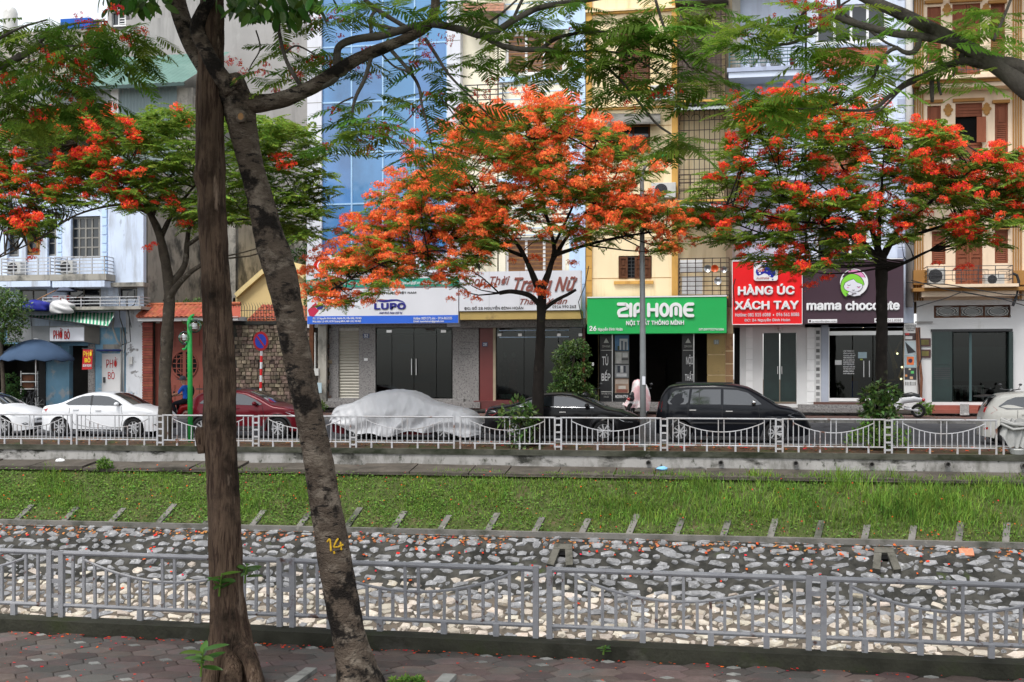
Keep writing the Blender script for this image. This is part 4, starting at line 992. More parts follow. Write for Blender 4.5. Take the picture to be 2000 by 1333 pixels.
facade(t, 'ground_wall', (1143,598,1432,800), [(1168,648,1382,786)], YH, m_yel); interior(t, 1168, 640, 1382, 786, dep=6)
for a, b in ((1381,1416),): 
    for c, d in ((652,692),(694,732),(734,786)): part(t, 'tile_panel', (a,c,b,d), YH-.03, .05, mat('ochre_tile', (.46,.33,.15), .7, .12, 2, stain=((.25,.18,.1), .58, .7, 4)))
for c, d in ((652,685),(687,710),(712,733),(735,790)): part(t, 'tile_panel', (1417,c,1432,d), YH-.02, .05, mat('brown_tile', (.4,.24,.13), .7, .15, 2, stain=((.2,.1,.06), .55, .7, 3)))
pl = part(t, 'number_plate', (1394,664,1404,673), YH-.05, .02, mat('faded_plate', (.25,.3,.33), .5)); text(pl, '26', 1396, 665.5, 1402.5, 671.5, YH-.05, m_upvc)
m_blkp = mat('black_board', (.012,.012,.014), .35, .2)
m_wl = mat('white_lettering', (.75,.75,.76), .5, .03)
def panel_door(u0, u1, w1, w2, r1, r2):
    o = part(t, 'folding_panel', (u0,650,u1,785), YH-.1, .06, m_blkp)
    for v in (684, 765): q = MB(); q.px(u0+2,v,u1-1,v+1.2,YH-.115,.02); q.build('divider', m_acw, o)
    text(o, w1, *r1, YH-.1, m_wl, .02); text(o, w2, *r2, YH-.1, m_wl, .02)
    text(o, 'ZIPHOME', u0+4, 675, u1-4, 679, YH-.1, m_acw, .01); p = at((u0+u1)/2, 667, YH-.11); q = MB(); q.add([(p.x-.1,p.y,p.z-.06),(p.x+.1,p.y,p.z-.06),(p.x,p.y,p.z+.12)], [(0,1,2)]); q.build('emblem', m_acw, o)
    text(o, 'HOTLINE: 0973\n276 106', u0+3, 768, u1-3, 777, YH-.1, m_acw, .0)
panel_door(1172, 1196, 'TỦ', 'BẾP', (1176,692,1188,714), (1175,723,1192,744)); panel_door(1332, 1356, 'NỘI', 'THẤT', (1340,693,1353,716), (1338,725,1354,744))
part(t, 'door_post', (1195,650,1197,786), YH-.14, .05, m_steel); part(t, 'door_post', (1354,650,1356,786), YH-.14, .05, m_steel)
po = part(t, 'photo_panel', (1200,653,1229,785), YH-.1, .06, m_blkp)
# four printed interiors on the panel
bands = [(655,685,(.06,.2,.4)),(687,711,(.34,.34,.33)),(713,738,(.28,.29,.3)),(740,768,(.36,.24,.17))]
for a, b, c in bands:
    q = MB(); q.px(1201,a,1228,b,YH-.112,.02); q.build('print', mat('print_%d' % a, c, .35, .3, 2), po)
pr = {655:[(1210,662,1226,684,(.55,.57,.6)),(1213,666,1217,684,(.1,.13,.17)),(1220,668,1224,684,(.1,.13,.17)),(1206,676,1210,684,(.03,.06,.02))],687:[(1203,689,1214,710,(.55,.54,.52)),(1214,700,1227,704,(.08,.08,.08)),(1216,690,1226,698,(.6,.6,.6))],713:[(1206,715,1211,728,(.03,.04,.06)),(1218,715,1222,728,(.03,.04,.06)),(1204,730,1224,736,(.65,.65,.66)),(1212,715,1217,728,(.7,.7,.7))],740:[(1202,742,1227,750,(.5,.42,.36)),(1208,754,1222,760,(.6,.55,.5)),(1204,761,1226,767,(.22,.07,.05))]}
for k, ls in pr.items():
    q = MB(); cols_ = []
    for i, (a, b, c, d, cc) in enumerate(ls): q.cur = i; q.px(a,b,c,d,YH-.116-.002*i,.02); cols_.append(mat('ink_%.2f_%.2f_%.2f' % cc, cc, .4, .2, 6))
    q.build('print_picture', cols_, po)
text(po, 'MODERN STYLE', 1202, 772, 1227, 778, YH-.1, m_wl, .02)
part(t, 'step', (1165,786,1385,795), YH-.5, .52, m_gran); part(t, 'step', (1160,795,1390,803), YH-.85, .9, m_gran)
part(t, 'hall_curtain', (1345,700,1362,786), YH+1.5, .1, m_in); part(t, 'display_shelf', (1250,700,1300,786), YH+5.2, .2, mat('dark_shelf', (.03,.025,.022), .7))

# ---- lavender house over the red and the purple sign
t = thing('lavender_house', 'pale lavender house with teal balcony railings and brick panels under its windows', 'house', (fx(1605,YH), YH, .6))
fl = [-193, 0, 192, 385]
hw_ = [(1592,8+f,1733,86+f) for f in fl[:2]]+[(1592,250,1698,290),(1592,440,1698,512)]
facade(t, 'wall', (1572,None,1785,640), hw_, YH, m_lav); body(t, 1430, 1785, 635, m_lav)
for i, w_ in enumerate(hw_):
    window(t, w_, YH, m_upvc, m_pane, 4 if i < 2 else 3, 1 if i else 2, 6); part(t, 'sill', (w_[0]-8,w_[3]+2,w_[2]+8,w_[3]+6), YH-.1, .12, m_lav2)
bx_ = mat('panel_brick', (.36,.1,.055), .9, .15, 5, .2, rnd=.14)
for u0, v0, u1, v1 in ((1592,93,1733,131),(1592,300,1678,342)):
    o = part(t, 'brick_panel', (u0,v0,u1,v1), YH-.03, .05, mat('panel_mortar', (.42,.3,.25), .9)); nr = 7; hh = (v1-v0)/nr
    for r_ in range(nr):
        u = u0+(0 if r_ % 2 else -6)
        while u < u1: 
            a, b = max(u+.5, u0), min(u+12.2, u1)
            if b-a > 2: q = MB(); q.px(a, v0+r_*hh+.5, b, v0+(r_+1)*hh-.5, YH-.045, .03); q.build('brick', bx_, o)
            u += 12.7
for v in (-60, 131, 335):
    part(t, 'cornice', (1572,v,1785,v+7), YH-.22, .25, m_lav2); part(t, 'cornice', (1572,v+7,1785,v+17), YH-.15, .18, m_lav)
q = MB(); q.box(fx(1752,YH-.06), fx(1768,YH-.06), YH-.06, YH+.1, fz(1760,505,YH), ZTOP); q.build('quoin_strip', m_lav, t)
for v in range(-80,500,21): part(t, 'quoin', (1753,v,1767,v+17), YH-.075, .02, m_lav2 if (v//21) % 2 else m_lav)
q = MB(); q.tube([at(1776,-160,YH-.2), at(1776,600,YH-.2)], .13, 12); q.build('rain_pipe', mat('grey_cement_pipe', (.42,.41,.4), .8, .08), t, smooth=True)
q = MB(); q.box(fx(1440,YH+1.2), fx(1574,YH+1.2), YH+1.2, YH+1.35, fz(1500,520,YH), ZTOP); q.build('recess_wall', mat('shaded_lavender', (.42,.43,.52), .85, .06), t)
part(t, 'recess_side', (1572,-200,1576,640), YH+.0, 1.3, m_lav)
part(t, 'side_wall', (1426,-200,1446,640), YH+.02, 1.3, m_old)
for f in (-62, 130, 333):
    part(t, 'balcony_slab', (1420,f,1570,f+8), YH-.9, 2.1, m_lav2); part(t, 'balcony_slab', (1423,f+8,1566,f+20), YH-.85, 2.0, m_lav)
    rail_h(t, (1424,f-42,1568,f-1), YH-.85, m_grnrail, 6, 4, .016, .8)
    q = MB(); zz = fz(1500,f-1,YH-.85)
    for i in range(11): x = fx(1426+i*14,YH-.85); q.box(x-.008, x+.008, YH-.86, YH-.845, zz, zz+.6)
    q.build('railing_uprights', m_grnrail, t)
grille(t, (1453,12,1556,128), YH+1.05, m_grnrail, 12, 3, .014, 'door_grille'); part(t, 'balcony_door', (1456,14,1554,128), YH+1.15, .06, mat('dark_doorway', (.03,.032,.034), .7))
for a, b in ((1473,1534),): 
    for c, d in ((195,332),(420,510)):
        dd = part(t, 'balcony_door', (a,c,b,d), YH+1.12, .08, m_rdoor)
        for i in range(4):
            q = MB(); q.px(a+4+i*14,c+10,a+15+i*14,(c+d)/2-4,YH+1.1,.03); q.px(a+4+i*14,(c+d)/2+4,a+15+i*14,d-6,YH+1.1,.03); q.build('door_panel', m_rdoor, dd)
for i, (u, w_, c, lab) in enumerate(((1470,16,m_wht,'white flower pot on the top balcony, nearest the ladder'),(1491,14,m_wht,'smaller white flower pot on the top balcony, second from the ladder'),(1515,26,m_acw,'long pale planter on the top balcony'),(1548,12,m_rbrick,'terracotta pot at the end of the top balcony'))):
    p = at(u, 130, YH-.5); hw2 = w_/2/pxm(u,YH); q = MB(); q.lathe([(hw2*.7,0),(hw2,.22),(hw2*1.06,.22),(hw2*1.06,.27),(hw2*.9,.27),(hw2*.85,.15),(0,.15)], p, 14)
    q2 = MB()
    pt_ = thing('flower_pot', lab, 'flower pot', p, 'pots on the balcony'); q.build('pot', c, pt_)
    for k in range(12): a = random.random()*6.28; q2.add([p+Vector((0,0,.2)), p+Vector((math.cos(a)*.06,math.sin(a)*.06,.38)), p+Vector((math.cos(a)*.14,math.sin(a)*.14,.5+random.random()*.15)), p+Vector((math.cos(a+.5)*.08,math.sin(a+.5)*.08,.36))], [(0,1,2,3)])
    q2.build('leaves', m_herb, pt_, kind='stuff')
facade(t, 'ground_wall', (1445,632,1785,800), [(1490,650,1556,790),(1618,640,1766,785)], YH, m_wht)
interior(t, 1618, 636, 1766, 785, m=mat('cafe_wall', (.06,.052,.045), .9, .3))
for a, b in ((1491,1522),(1524,1555)):
    o = part(t, 'door_leaf', (a,650,b,785), YH+.06, .05, m_green_d)
    for c, d in ((656,712),(718,745),(750,780)): q = MB(); q.px(a+4,c,b-4,d,YH+.045,.03); q.build('door_panel', m_green_d, o)
    q = MB(); u = b-3 if a < 1500 else a+3; q.tube([at(u,716,YH+.02), at(u,731,YH+.02)], .018, 6); q.build('door_handle', m_steel, o)
part(t, 'transom', (1490,640,1556,650), YH+.04, .05, m_blkp); q = MB(); q.ball(at(1523,643,YH-.05), .09, 10); q.build('door_lamp', m_acw, t)
for v in range(640,790,21): part(t, 'wall_tile', (1457,v,1470,v+20), YH-.03, .05, m_upvc); part(t, 'wall_tile', (1576,v,1591,v+20), YH-.03, .05, m_upvc)
q = MB(); q.px(1592,640,1603,790,YH-.02,.04); pst = q.build('poster_strip', m_wht, t)
for i in range(12): q = MB(); v = 646+i*12; q.px(1594,v,1601,v+7,YH-.03,.02); q.build('print', mat('grey_ink_%d' % (i % 3), (.12+.1*(i % 3),)*3, .6), pst)
part(t, 'jamb', (1604,636,1618,790), YH-.04, .3, mat('grey_blue_jamb', (.36,.39,.46), .7, .06))
for a, b in ((1620,1664),(1666,1704),(1706,1764)): q = MB(); q.px(a,655,b,779,YH+.1,.012); q.build('glass_door' if a == 1666 else 'glass_panel', m_glassd, t)
part(t, 'door_head', (1618,647,1766,655), YH+.05, .1, m_steel); part(t, 'door_sill', (1618,778,1700,784), YH+.02, .14, m_upvc); part(t, 'window_post', (1617,640,1620,786), YH+.03, .1, m_upvc)
for u in (1687, 1698): q = MB(); q.tube([at(u,705,YH+.03), at(u,737,YH+.03)], .02, 8); q.build('door_handle', m_steel, t)
lns = ('LÀM TRÁNG DA','UỐNG CHOCOLATE','TỪ DUBAI · MIỄN PHÍ','TEM CHOCOLATE','ĂN THỬ MIỄN PHÍ','CHOCOLATE TƯƠI','HOT CHOCOLATE','NGON SỐ 1 THẾ GIỚI','TRÀ SỮA KIỂU NHẬT','ĐƯỜNG TRÀNG','CHẤT NỀN QUÁN')
for i, s_ in enumerate(lns): text(t, s_, 1647, 684+i*4.4, 1647+17+len(s_)*.33, 687.2+i*4.4, YH+.1, m_wl, .03, .003, name='window_writing')
part(t, 'notice', (1676,688,1693,700), YH+.085, .01, mat('pale_blue_paper', (.4,.52,.58), .7)); part(t, 'notice', (1680,701,1685,704), YH+.085, .01, mat('green_paper', (.35,.42,.08), .7)); part(t, 'notice', (1631,704,1644,713), YH+.085, .01, mat('white_paper', (.6,.6,.6), .7))
q = MB()
for a, b in (((1731,655),(1757,765)),((1752,720),(1729,655)),((1748,690),(1766,655)),((1757,765),(1745,720)),((1745,765),(1766,710)),((1724,745),(1764,740))): q.bar(at(*a,YH+.5), at(*b,YH+.5), .07, .07)
q.build('timber_frame', mat('pale_timber', (.36,.24,.1), .6, .15), t)
bu = mat('lit_bulb', (1,.78,.45), .4, 0, emit=6.)
for i, (u, v) in enumerate(((1686,638.5),(1731,638.5),(1752.5,691),(1761.5,717.5),(1760,740.5),(1746,637))):
    q = MB(); q.ball(at(u,v,YH+.35), .035, 8); q.build('light_bulb', bu, t)
part(t, 'counter', (1640,738,1690,778), YH+1.8, .5, m_dkwood); part(t, 'blue_bin', (1662,745,1676,776), YH+1.2, .4, mat('blue_plastic', (.02,.04,.16), .5))
po = part(t, 'poster_strip', (1766,632,1791,800), YH-.1, .1, m_wht)
text(po, 'CHUYÊN BÁN SỈ, LẺ\nCHOCOLATE TƯƠI\nNHẬN ĐẶT THEO\nĐƠN HÀNG', 1768, 634, 1789, 647, YH-.1, m_dkmetal, .02)
for (a, b, c, d, cc) in ((1767,651,1790,665,(.05,.03,.03)),(1768,651,1776,655,(.4,.02,.02)),(1768,657,1782,663,(.55,.55,.55)),(1767,667,1790,692,(.4,.47,.5)),(1767,694,1790,718,(.3,.42,.46)),(1771,697,1785,713,(.7,.16,.04)),(1767,719,1790,742,(.03,.03,.035)),(1779,725,1785,730,(.1,.45,.12)),(1768,732,1772,736,(.6,.25,.08)),(1775,720,1779,723,(.6,.55,.4)),(1777,736,1783,741,(.55,.35,.2))):
    q = MB(); q.px(a,b,c,d,YH-.11-.004*(d-b < 17)-.003*(d-b < 7),.02); q.build('print', mat('ink_%.2f_%.2f_%.2f' % cc, cc, .4, .15, 6), po)
q = MB(); q.cur = 0; X = [at(1768,668,YH-.118), at(1789,688,YH-.118), at(1773,691,YH-.118)]; q.add(X, [(0,2,1)]); q.build('print', m_blkp, po)
q = MB(); q.lathe([(0,0),(.075,0)], at(1778,705,YH-.122), 14, 'y'); q.build('print', mat('dark_purple_ink', (.03,.015,.05), .5), po)
for i in range(7): q = MB(); q.px(1768+i*3.1,746,1769.6+i*3.1,753,YH-.112,.02); q.build('print', mat('grey_ink_%d' % (i % 3), (.12,)*3), po)
part(t, 'step', (1590,786,1715,792), YH-.4, .42, mat('brown_step', (.11,.06,.05), .6)); part(t, 'step', (1560,791,1730,798), YH-.7, .72, m_gran); part(t, 'step', (1545,798,1740,806), YH-1.0, 1.05, m_gran)
q = MB(); q.px(1434,636,1446,800,YH+.5,1); q.build('alley_shade_block', mat('alley_dark', (.03,.03,.03), .9), t)  # near-black block puts the shade of the gap into its colour

# ---- peach house over the white-fronted shop
t = thing('peach_house', 'peach house with brown louvred shutters and fluted pilasters over the white shopfront', 'house', (fx(1900,YH), YH, .6))
opn = []
for f in (-200, 0, 195, 442):
    opn += [(1811+(9 if f > 300 else 0),8+f,1838+(9 if f > 300 else 0),118+f if f < 300 else 515),(1860+(6 if f else 0),5+f,1915+(4 if f else 0),148+f if f < 300 else 556),(1935+(8 if f else 0),8+f,1963+(6 if f else 0),115+f if f < 300 else 515)]
facade(t, 'wall', (1784,None,2075,588), opn, YH, m_bei); body(t, 1784, 2075, 588, m_bei)
for i, o_ in enumerate(opn):
    a, b, c, d = o_
    if i % 3 == 1:
        if i == 7:
            shutter(t, (a,b,c,b+28), YH, m_wood, False, 'door_transom'); part(t, 'dark_opening', (a,b+28,c,d), YH+.2, .02, m_black)
            q = MB(); q.px(1908,228,1926,278,YH-.2,.05); q.build('open_shutter', m_wood, t); shutter(t, (a,b+80,c,d), YH, m_wood, False, 'door_leaf')
        else:
            m_ = (a+c)/2; shutter(t, (a,b,m_-.5,d), YH, m_wood, False, 'door_leaf'); shutter(t, (m_+.5,b,c,d), YH, m_wood, False, 'door_leaf')
    else: shutter(t, o_, YH, m_wood)
    part(t, 'window_head', (a-4,b-8,c+4,b-2), YH-.12, .14, m_brn)
q = MB()
for u0 in (1786, 1978):
    for i in range(4): q.box(fx(u0+i*5,YH-.03), fx(u0+i*5+2.5,YH-.03), YH-.05, YH, fz(u0,588,YH), ZTOP)
q.build('fluted_pilaster', m_brn, t)
for u, v in ((1850,19),(1927,213),(1852,215),(1926,19)):
    p = at(u, v, YH-.03); q = MB(); q.px(u-6,v-9,u+6,v+9,YH-.03,.04)
    for dx_, dz_ in ((0,.16),(0,-.17),(.1,0),(-.1,0)): q.lathe([(0,-.02),(.07,0)], (p.x+dx_,YH-.035,p.z+dz_), 8, 'y')
    q.build('rosette', m_brn, t)
for f in (-58, 146, 340, 555):
    dd = .9; part(t, 'balcony_slab', (1806,f,1990,f+6), YH-dd, dd, m_bei); part(t, 'balcony_slab', (1784,f+6,2075,f+13), YH-dd*.8, dd*.8, m_brn); part(t, 'balcony_slab', (1800,f+13,1990,f+24), YH-dd*.7, dd*.7, m_bei)
    rail_h(t, (1811,f-35,1978,f-1), YH-dd+.05, m_dkmetal, 4, 6, .011, .8)
    q = MB()
    for i in range(4):
        X0, X1, z0, z1 = fx(1818+i*42,YH-dd), fx(1846+i*42,YH-dd), fz(1890,f-6,YH-dd), fz(1890,f-28,YH-dd)
        for s_ in (0,.22): q.tube([(X0+s_*(X1-X0)/1,YH-dd,z0+s_*(z1-z0)),(X1-s_*(X1-X0),YH-dd,z0+s_*(z1-z0)),(X1-s_*(X1-X0),YH-dd,z1-s_*(z1-z0)),(X0+s_*(X1-X0),YH-dd,z1-s_*(z1-z0)),(X0+s_*(X1-X0),YH-dd,z0+s_*(z1-z0))], .01, 4)
    q.build('railing_fret', m_dkmetal, t)
part(t, 'parapet', (1784,528,1812,556), YH-.3, .3, m_brn); part(t, 'parapet', (1980,528,2075,556), YH-.3, .3, m_brn)
ac_unit((1814,524,1846,555), YH-.6, 'air conditioner unit on the lowest balcony of the peach house, beside the shutter'); ac_unit((1922,536,1962,556), YH-.55, 'low air conditioner unit on the lowest balcony of the peach house, past the door')
facade(t, 'ground_wall', (1790,586,2075,800), [(1824,596,1974,621),(1820,646,1976,788)], YH-.02, m_wht)
part(t, 'upper_ledge', (1787,628,1822,631), YH-.08, .06, m_grey)
o = window(t, (1824,596,1974,621), YH, m_dkwood, m_pane, 3, 1, 4)
q = MB()
for i in range(3):
    c = at(1849+i*50, 608.5, YH+.08)
    for s_ in (1,.72): q.tube([(c.x+.36*s_*math.cos(a), c.y, c.z+.17*s_*math.sin(a)) for a in np.linspace(0, 2*math.pi, 15)], .011, 5)
q.build('transom_grille', m_acw, o)
interior(t, 1820, 640, 1976, 788, dep=4)
part(t, 'door_frame', (1818,643,1978,648), YH-.06, .1, m_blkp)
o = part(t, 'folding_door', (1820,648,1860,786), YH-.05, .06, m_green_d)
for c, d in ((654,712),(718,732),(736,780)): q = MB(); q.px(1825,c,1855,d,YH-.065,.03); q.build('door_panel', m_green_d, o)
q = MB()
for i in range(6): q.px(1824,719+i*4,1856,720.4+i*4,YH-.075,.02)
q.build('door_louvre', m_dkmetal, o)
text(o, 'LAN ANH', 1838.5, 668, 1843, 702, YH-.07, m_acw, .0, .004) if False else None
for a, b in ((1862,1893),(1898,1970)): q = MB(); q.px(a,650,b,784,YH+.1,.012); q.build('glass_panel', m_glassd, t)
part(t, 'door_post', (1893,650,1898,784), YH+.08, .06, mat('dark_teal_frame', (.04,.08,.085), .5)); part(t, 'frosted_band', (1862,678,1970,745), YH+.13, .01, mat('frosted_film', (.05,.075,.085), .35, .15))
o = part(t, 'folding_door', (1971,648,1979,786), YH-.2, .25, m_green_d)
for i, v in enumerate((661, 683)):
    pl = part(t, 'brass_plaque', (1795,v,1818,v+16), YH-.06, .04, mat('plaque_frame', (.06,.02,.018), .4)); q = MB(); q.px(1799,v+3,1814,v+13,YH-.068,.01); q.build('plaque_face', mat('tarnished_brass', (.13,.11,.03), .35, .3, 5, metal=.4), pl)
part(t, 'sill', (1818,786,1990,792), YH-.15, .2, m_wht)
m_rstep = mat('red_tile_step', (.27,.075,.05), .5, .12, 3)
for a, b, c in ((1820,1876,0),(1893,1985,0)):
    part(t, 'step', (a,792,b,800), YH-.45, .5, m_rstep); part(t, 'step', (a,800,b,808), YH-.8, .85, m_rstep)
q = MB(); p0, p1 = at(1884,792,YH-.4), at(1884,809,YH-1.1); q.obox((p0+p1)/2, (.15,0,0), (p0-p1)/2, (0,.03,.04)); q.build('ramp', m_gran, t)
for i in range(6): 
    p = at(1872+i*14, 782, YH+.9); q = MB(); z1 = p.z+.5
    for s_ in (-1,1):
        for y_ in (0,.3): q.bar((p.x+s_*.13,p.y+y_,p.z),(p.x+s_*.1,p.y+y_,z1), .02)
    st = thing('stool', ('first steel stool behind the glass of the white shopfront, by the folding door','second steel stool behind the glass of the white shopfront','third steel stool behind the glass, past the teal post','fourth steel stool behind the glass, nearest the parked hatchback')[i], 'stool', p, 'steel stools in the shop'); q.build('legs', m_steel, st); q = MB(); q.box(p.x-.14, p.x+.14, p.y-.02, p.y+.3, z1, z1+.03); q.build('seat', m_steel, st)
    if i in (3,): break

# ---- the row goes on past both ends
for u0, u1, m, lab in ((2076,2420,m_cream_w,'plain cream house next past the peach house'),(-430,-62,m_bei,'plain peach-coloured house next past the pale blue house')):
    t = thing('row_house', lab, 'house', (fx((u0+u1)/2,YH), YH, .6)); hs_ = [(u0+k*(u1-u0)/3+22, v, u0+k*(u1-u0)/3+85, v+95) for k in range(3) for v in (-170,30,230,430) if u0 > 0 or v > 400]
    facade(t, 'wall', (u0,None if u0 > 0 else 330,u1,800), hs_+[(u0+40,650,u1-40,790)], YH, m); body(t, u0, u1, 640, m, vt=None if u0 > 0 else 330)
    for h in hs_: window(t, h, YH, m_upvc, m_pane, 2, 2, 5)
    part(t, 'roller_shutter', (u0+40,650,u1-40,790), YH+.12, .05, m_sheet2)
# ------------------------------------------------------------------ shop signs
def sign(label, rect, Y, d, m, side=None):
    u0, v0, u1, v1 = rect; p = at((u0+u1)/2, v1, Y)
    t = thing('shop_sign', label, 'sign', (p.x, Y, p.z), 'shop signs over the shopfronts')
    q = MB(); q.px(u0, v0, u1, v1, Y, d); q.build('board', m, t); return t
def disc(t, name, u, v, r, Y, m, n=28, sq=1.0, dy=0.):
    p = at(u, v, Y); rr = r/pxm(u, Y); q = MB(); q.add([(p.x+rr*math.cos(2*math.pi*i/n), Y-dy, p.z+rr*sq*math.sin(2*math.pi*i/n)) for i in range(n)], [tuple(range(n))]); return q.build(name, m, t)
def poly(t, name, pts, Y, m, d=0.):
    q = MB()
    if d: q.prism([(at(u,v,Y).x, at(u,v,Y).z) for u, v in pts], Y-d, Y)
    else:
        P = [at(u,v,Y) for u, v in pts]; q.add(P, [tuple(f) for f in tessellate_polygon([P])])
    return q.build(name, m, t)
def pcol(n, c, rough=.4): return mat(n, c, rough, .04, 1.5)
p_white, p_green, p_blue = pcol('sign_white', (.68,.69,.74)), pcol('sign_green', (.01,.3,.2)), pcol('sign_blue', (.02,.12,.62))
p_navy, p_red, p_black = pcol('navy_ink', (.015,.015,.22)), pcol('sign_red', (.78,.008,.012)), pcol('black_ink', (.02,.02,.02))
p_zip, p_plum, p_dred = pcol('bright_green', (.012,.4,.09)), pcol('plum_brown', (.055,.028,.042)), pcol('dark_red_ink', (.4,.02,.03))
p_bronze = pcol('bronze_brown', (.25,.085,.07)); p_lw = mat('letter_white', (.8,.8,.82), .4, .02); p_tan = mat('tan_strip', (.44,.32,.12), .6, .1, 2, stain=((.25,.18,.08), .58, .72, 2))
YS = 45.1
t = sign('white and green law office sign, upper one on the glass tower', (598,497,896,561), YS, .25, p_white)
q = MB(); q.px(598.2,545,895.8,560.6,YS-.004,.02); q.build('stripe', p_green, t)
poly(t, 'logo', [(612,518),(616,510),(622,506),(628,503.5),(634,506),(640,511),(644,518),(640,526),(634,531),(628,534.5),(622,531),(616,526)], YS-.006, p_red)
disc(t, 'logo_ring', 629, 519, 10, YS-.010, p_lw); disc(t, 'logo_disc', 629, 519, 7.6, YS-.013, p_red); poly(t, 'logo_mark', [(623,518),(629,514),(635,518),(635,524),(623,524)], YS-.016, pcol('gold_ink', (.6,.35,.06)))
text(t, 'CÔNG TY LUẬT GLF', 660, 509, 882, 532, YS, p_green, .02)
text(t, 'TƯ VẤN · TRANH TỤNG · ĐẠI DIỆN NGOÀI TỐ TỤNG · DỊCH VỤ PHÁP LÝ KHÁC', 612, 536, 882, 543, YS, p_dred, .02)
text(t, 'ĐC: 32 Nguyễn Đình Hoàn', 603, 550, 700, 558, YS-.004, p_lw, .02); text(t, 'ĐT: 0243.791.2379', 706, 550, 765, 557, YS-.004, p_lw, .02)
text(t, 'Email: lawyer@glf.vn   Website: https://glf.com.vn', 771, 549, 889, 557, YS-.004, p_lw, .02)
t = sign('white and blue paint company sign with paint pots, under the green-striped one', (600,564,895,632.5), YS+.02, .25, p_white)
q = MB(); q.px(600.2,617,894.8,632.2,YS+.016,.02); q.build('stripe', p_blue, t)
text(t, 'CÔNG TY CỔ PHẦN LUPO VIỆT NAM', 682, 569, 813, 575.5, YS+.02, p_black, .02); text(t, 'SƠN', 715, 582, 730, 587, YS+.02, p_black, .02)
text(t, 'LUPO', 731, 592, 793, 605, YS+.02, p_navy, .06, .03, space=1.05); text(t, 'Nơi tinh hoa hội tụ', 741, 609, 786, 614.5, YS+.02, p_navy, .0, shear=.4)
poly(t, 'logo_swoosh', [(734,588),(742,586),(752,586.5),(764,585),(776,585),(786,588),(792,593),(784,590),(774,588),(764,589),(752,591),(742,590)], YS+.01, p_navy); poly(t, 'logo_swoosh', [(735,587),(743,584.5),(752,585.5),(758,585.5),(750,587),(742,586.6)], YS+.006, p_bronze)
text(t, 'ĐC: 32 Nguyễn Đình Hoàn, Nghĩa Đô, Cầu Giấy, Hà Nội', 611, 619.5, 706, 625, YS+.016, p_lw, .02); text(t, 'Nhà máy: Lô 48A, KCN Quang Minh, Mê Linh, Hà Nội', 611, 626, 705, 631, YS+.016, p_lw, .02)
text(t, 'Hotline: 0839.371.666 - 0914.863.525', 808, 619.5, 883, 624.5, YS+.016, p_lw, .02); text(t, 'Email: lupovietnam@gmail.com', 808, 626, 867, 631, YS+.016, p_lw, .02)
poly(t, 'splash', [(603,618),(612,608),(628,590),(637,596),(633,603),(622,617)], YS+.014, p_lw); poly(t, 'paint_pot', [(601,606),(611,597),(623,607),(613,619),(604,617)], YS+.010, pcol('crimson_print', (.5,.01,.06))); poly(t, 'paint_lid', [(609,597),(618,592),(619,601)], YS+.008, pcol('crimson_print', (.5,.01,.06)))
poly(t, 'paint_splash', [(618,599),(622,589),(631,594),(630,598)], YS+.007, pcol('olive_yellow', (.5,.48,.06))); poly(t, 'paint_splash', [(618,601),(633,597),(628,605),(620,605)], YS+.006, p_navy)
t = sign('white boutique sign with brown script lettering over a tan strip', (897,530,1134,607), YS+.05, .4, p_white)
q = MB(); q.px(898,608,1135,624,YS+.1,.6); q.build('tan_strip', p_tan, t)
q = MB(); 
for u in (955,1015,1075): q.px(u,530,u+.8,607,YS+.046,.02)
q.build('panel_joint', pcol('sign_joint', (.5,.51,.55)), t)
text(t, 'Shop Thời', 903, 540, 996, 562, YS+.05, p_bronze, .02, shear=.35); text(t, 'Trang Nữ', 1004, 541, 1128, 577, YS+.05, p_bronze, .03, .03, shear=.4)
text(t, 'Thanh Xuân', 1016, 583, 1108, 595, YS+.05, p_bronze, .02, shear=.4)
text(t, 'ĐC: SỐ 28 NGUYỄN ĐÌNH HOÀN', 907, 597.5, 1022, 605, YS+.05, p_black, .01); text(t, '0914 990 263', 1079, 596.5, 1125, 602, YS+.05, p_black, .01)
t = sign('bright green furniture shop sign with rounded white lettering', (1147,581,1419,651.5), YS-.3, .9, p_zip)
q = MB(); q.px(1146.5,578.5,1419.5,581,YS-.32,.95); q.build('top_trim', p_lw, t); bk = q
q = MB(); X = fx(1419,YS-.3)+.002; q.box(X, X+.02, YS-.29, YS+.58, fz(1419,649,YS-.3), fz(1419,582,YS-.3)); q.build('side_panel', m_dkmetal, t)
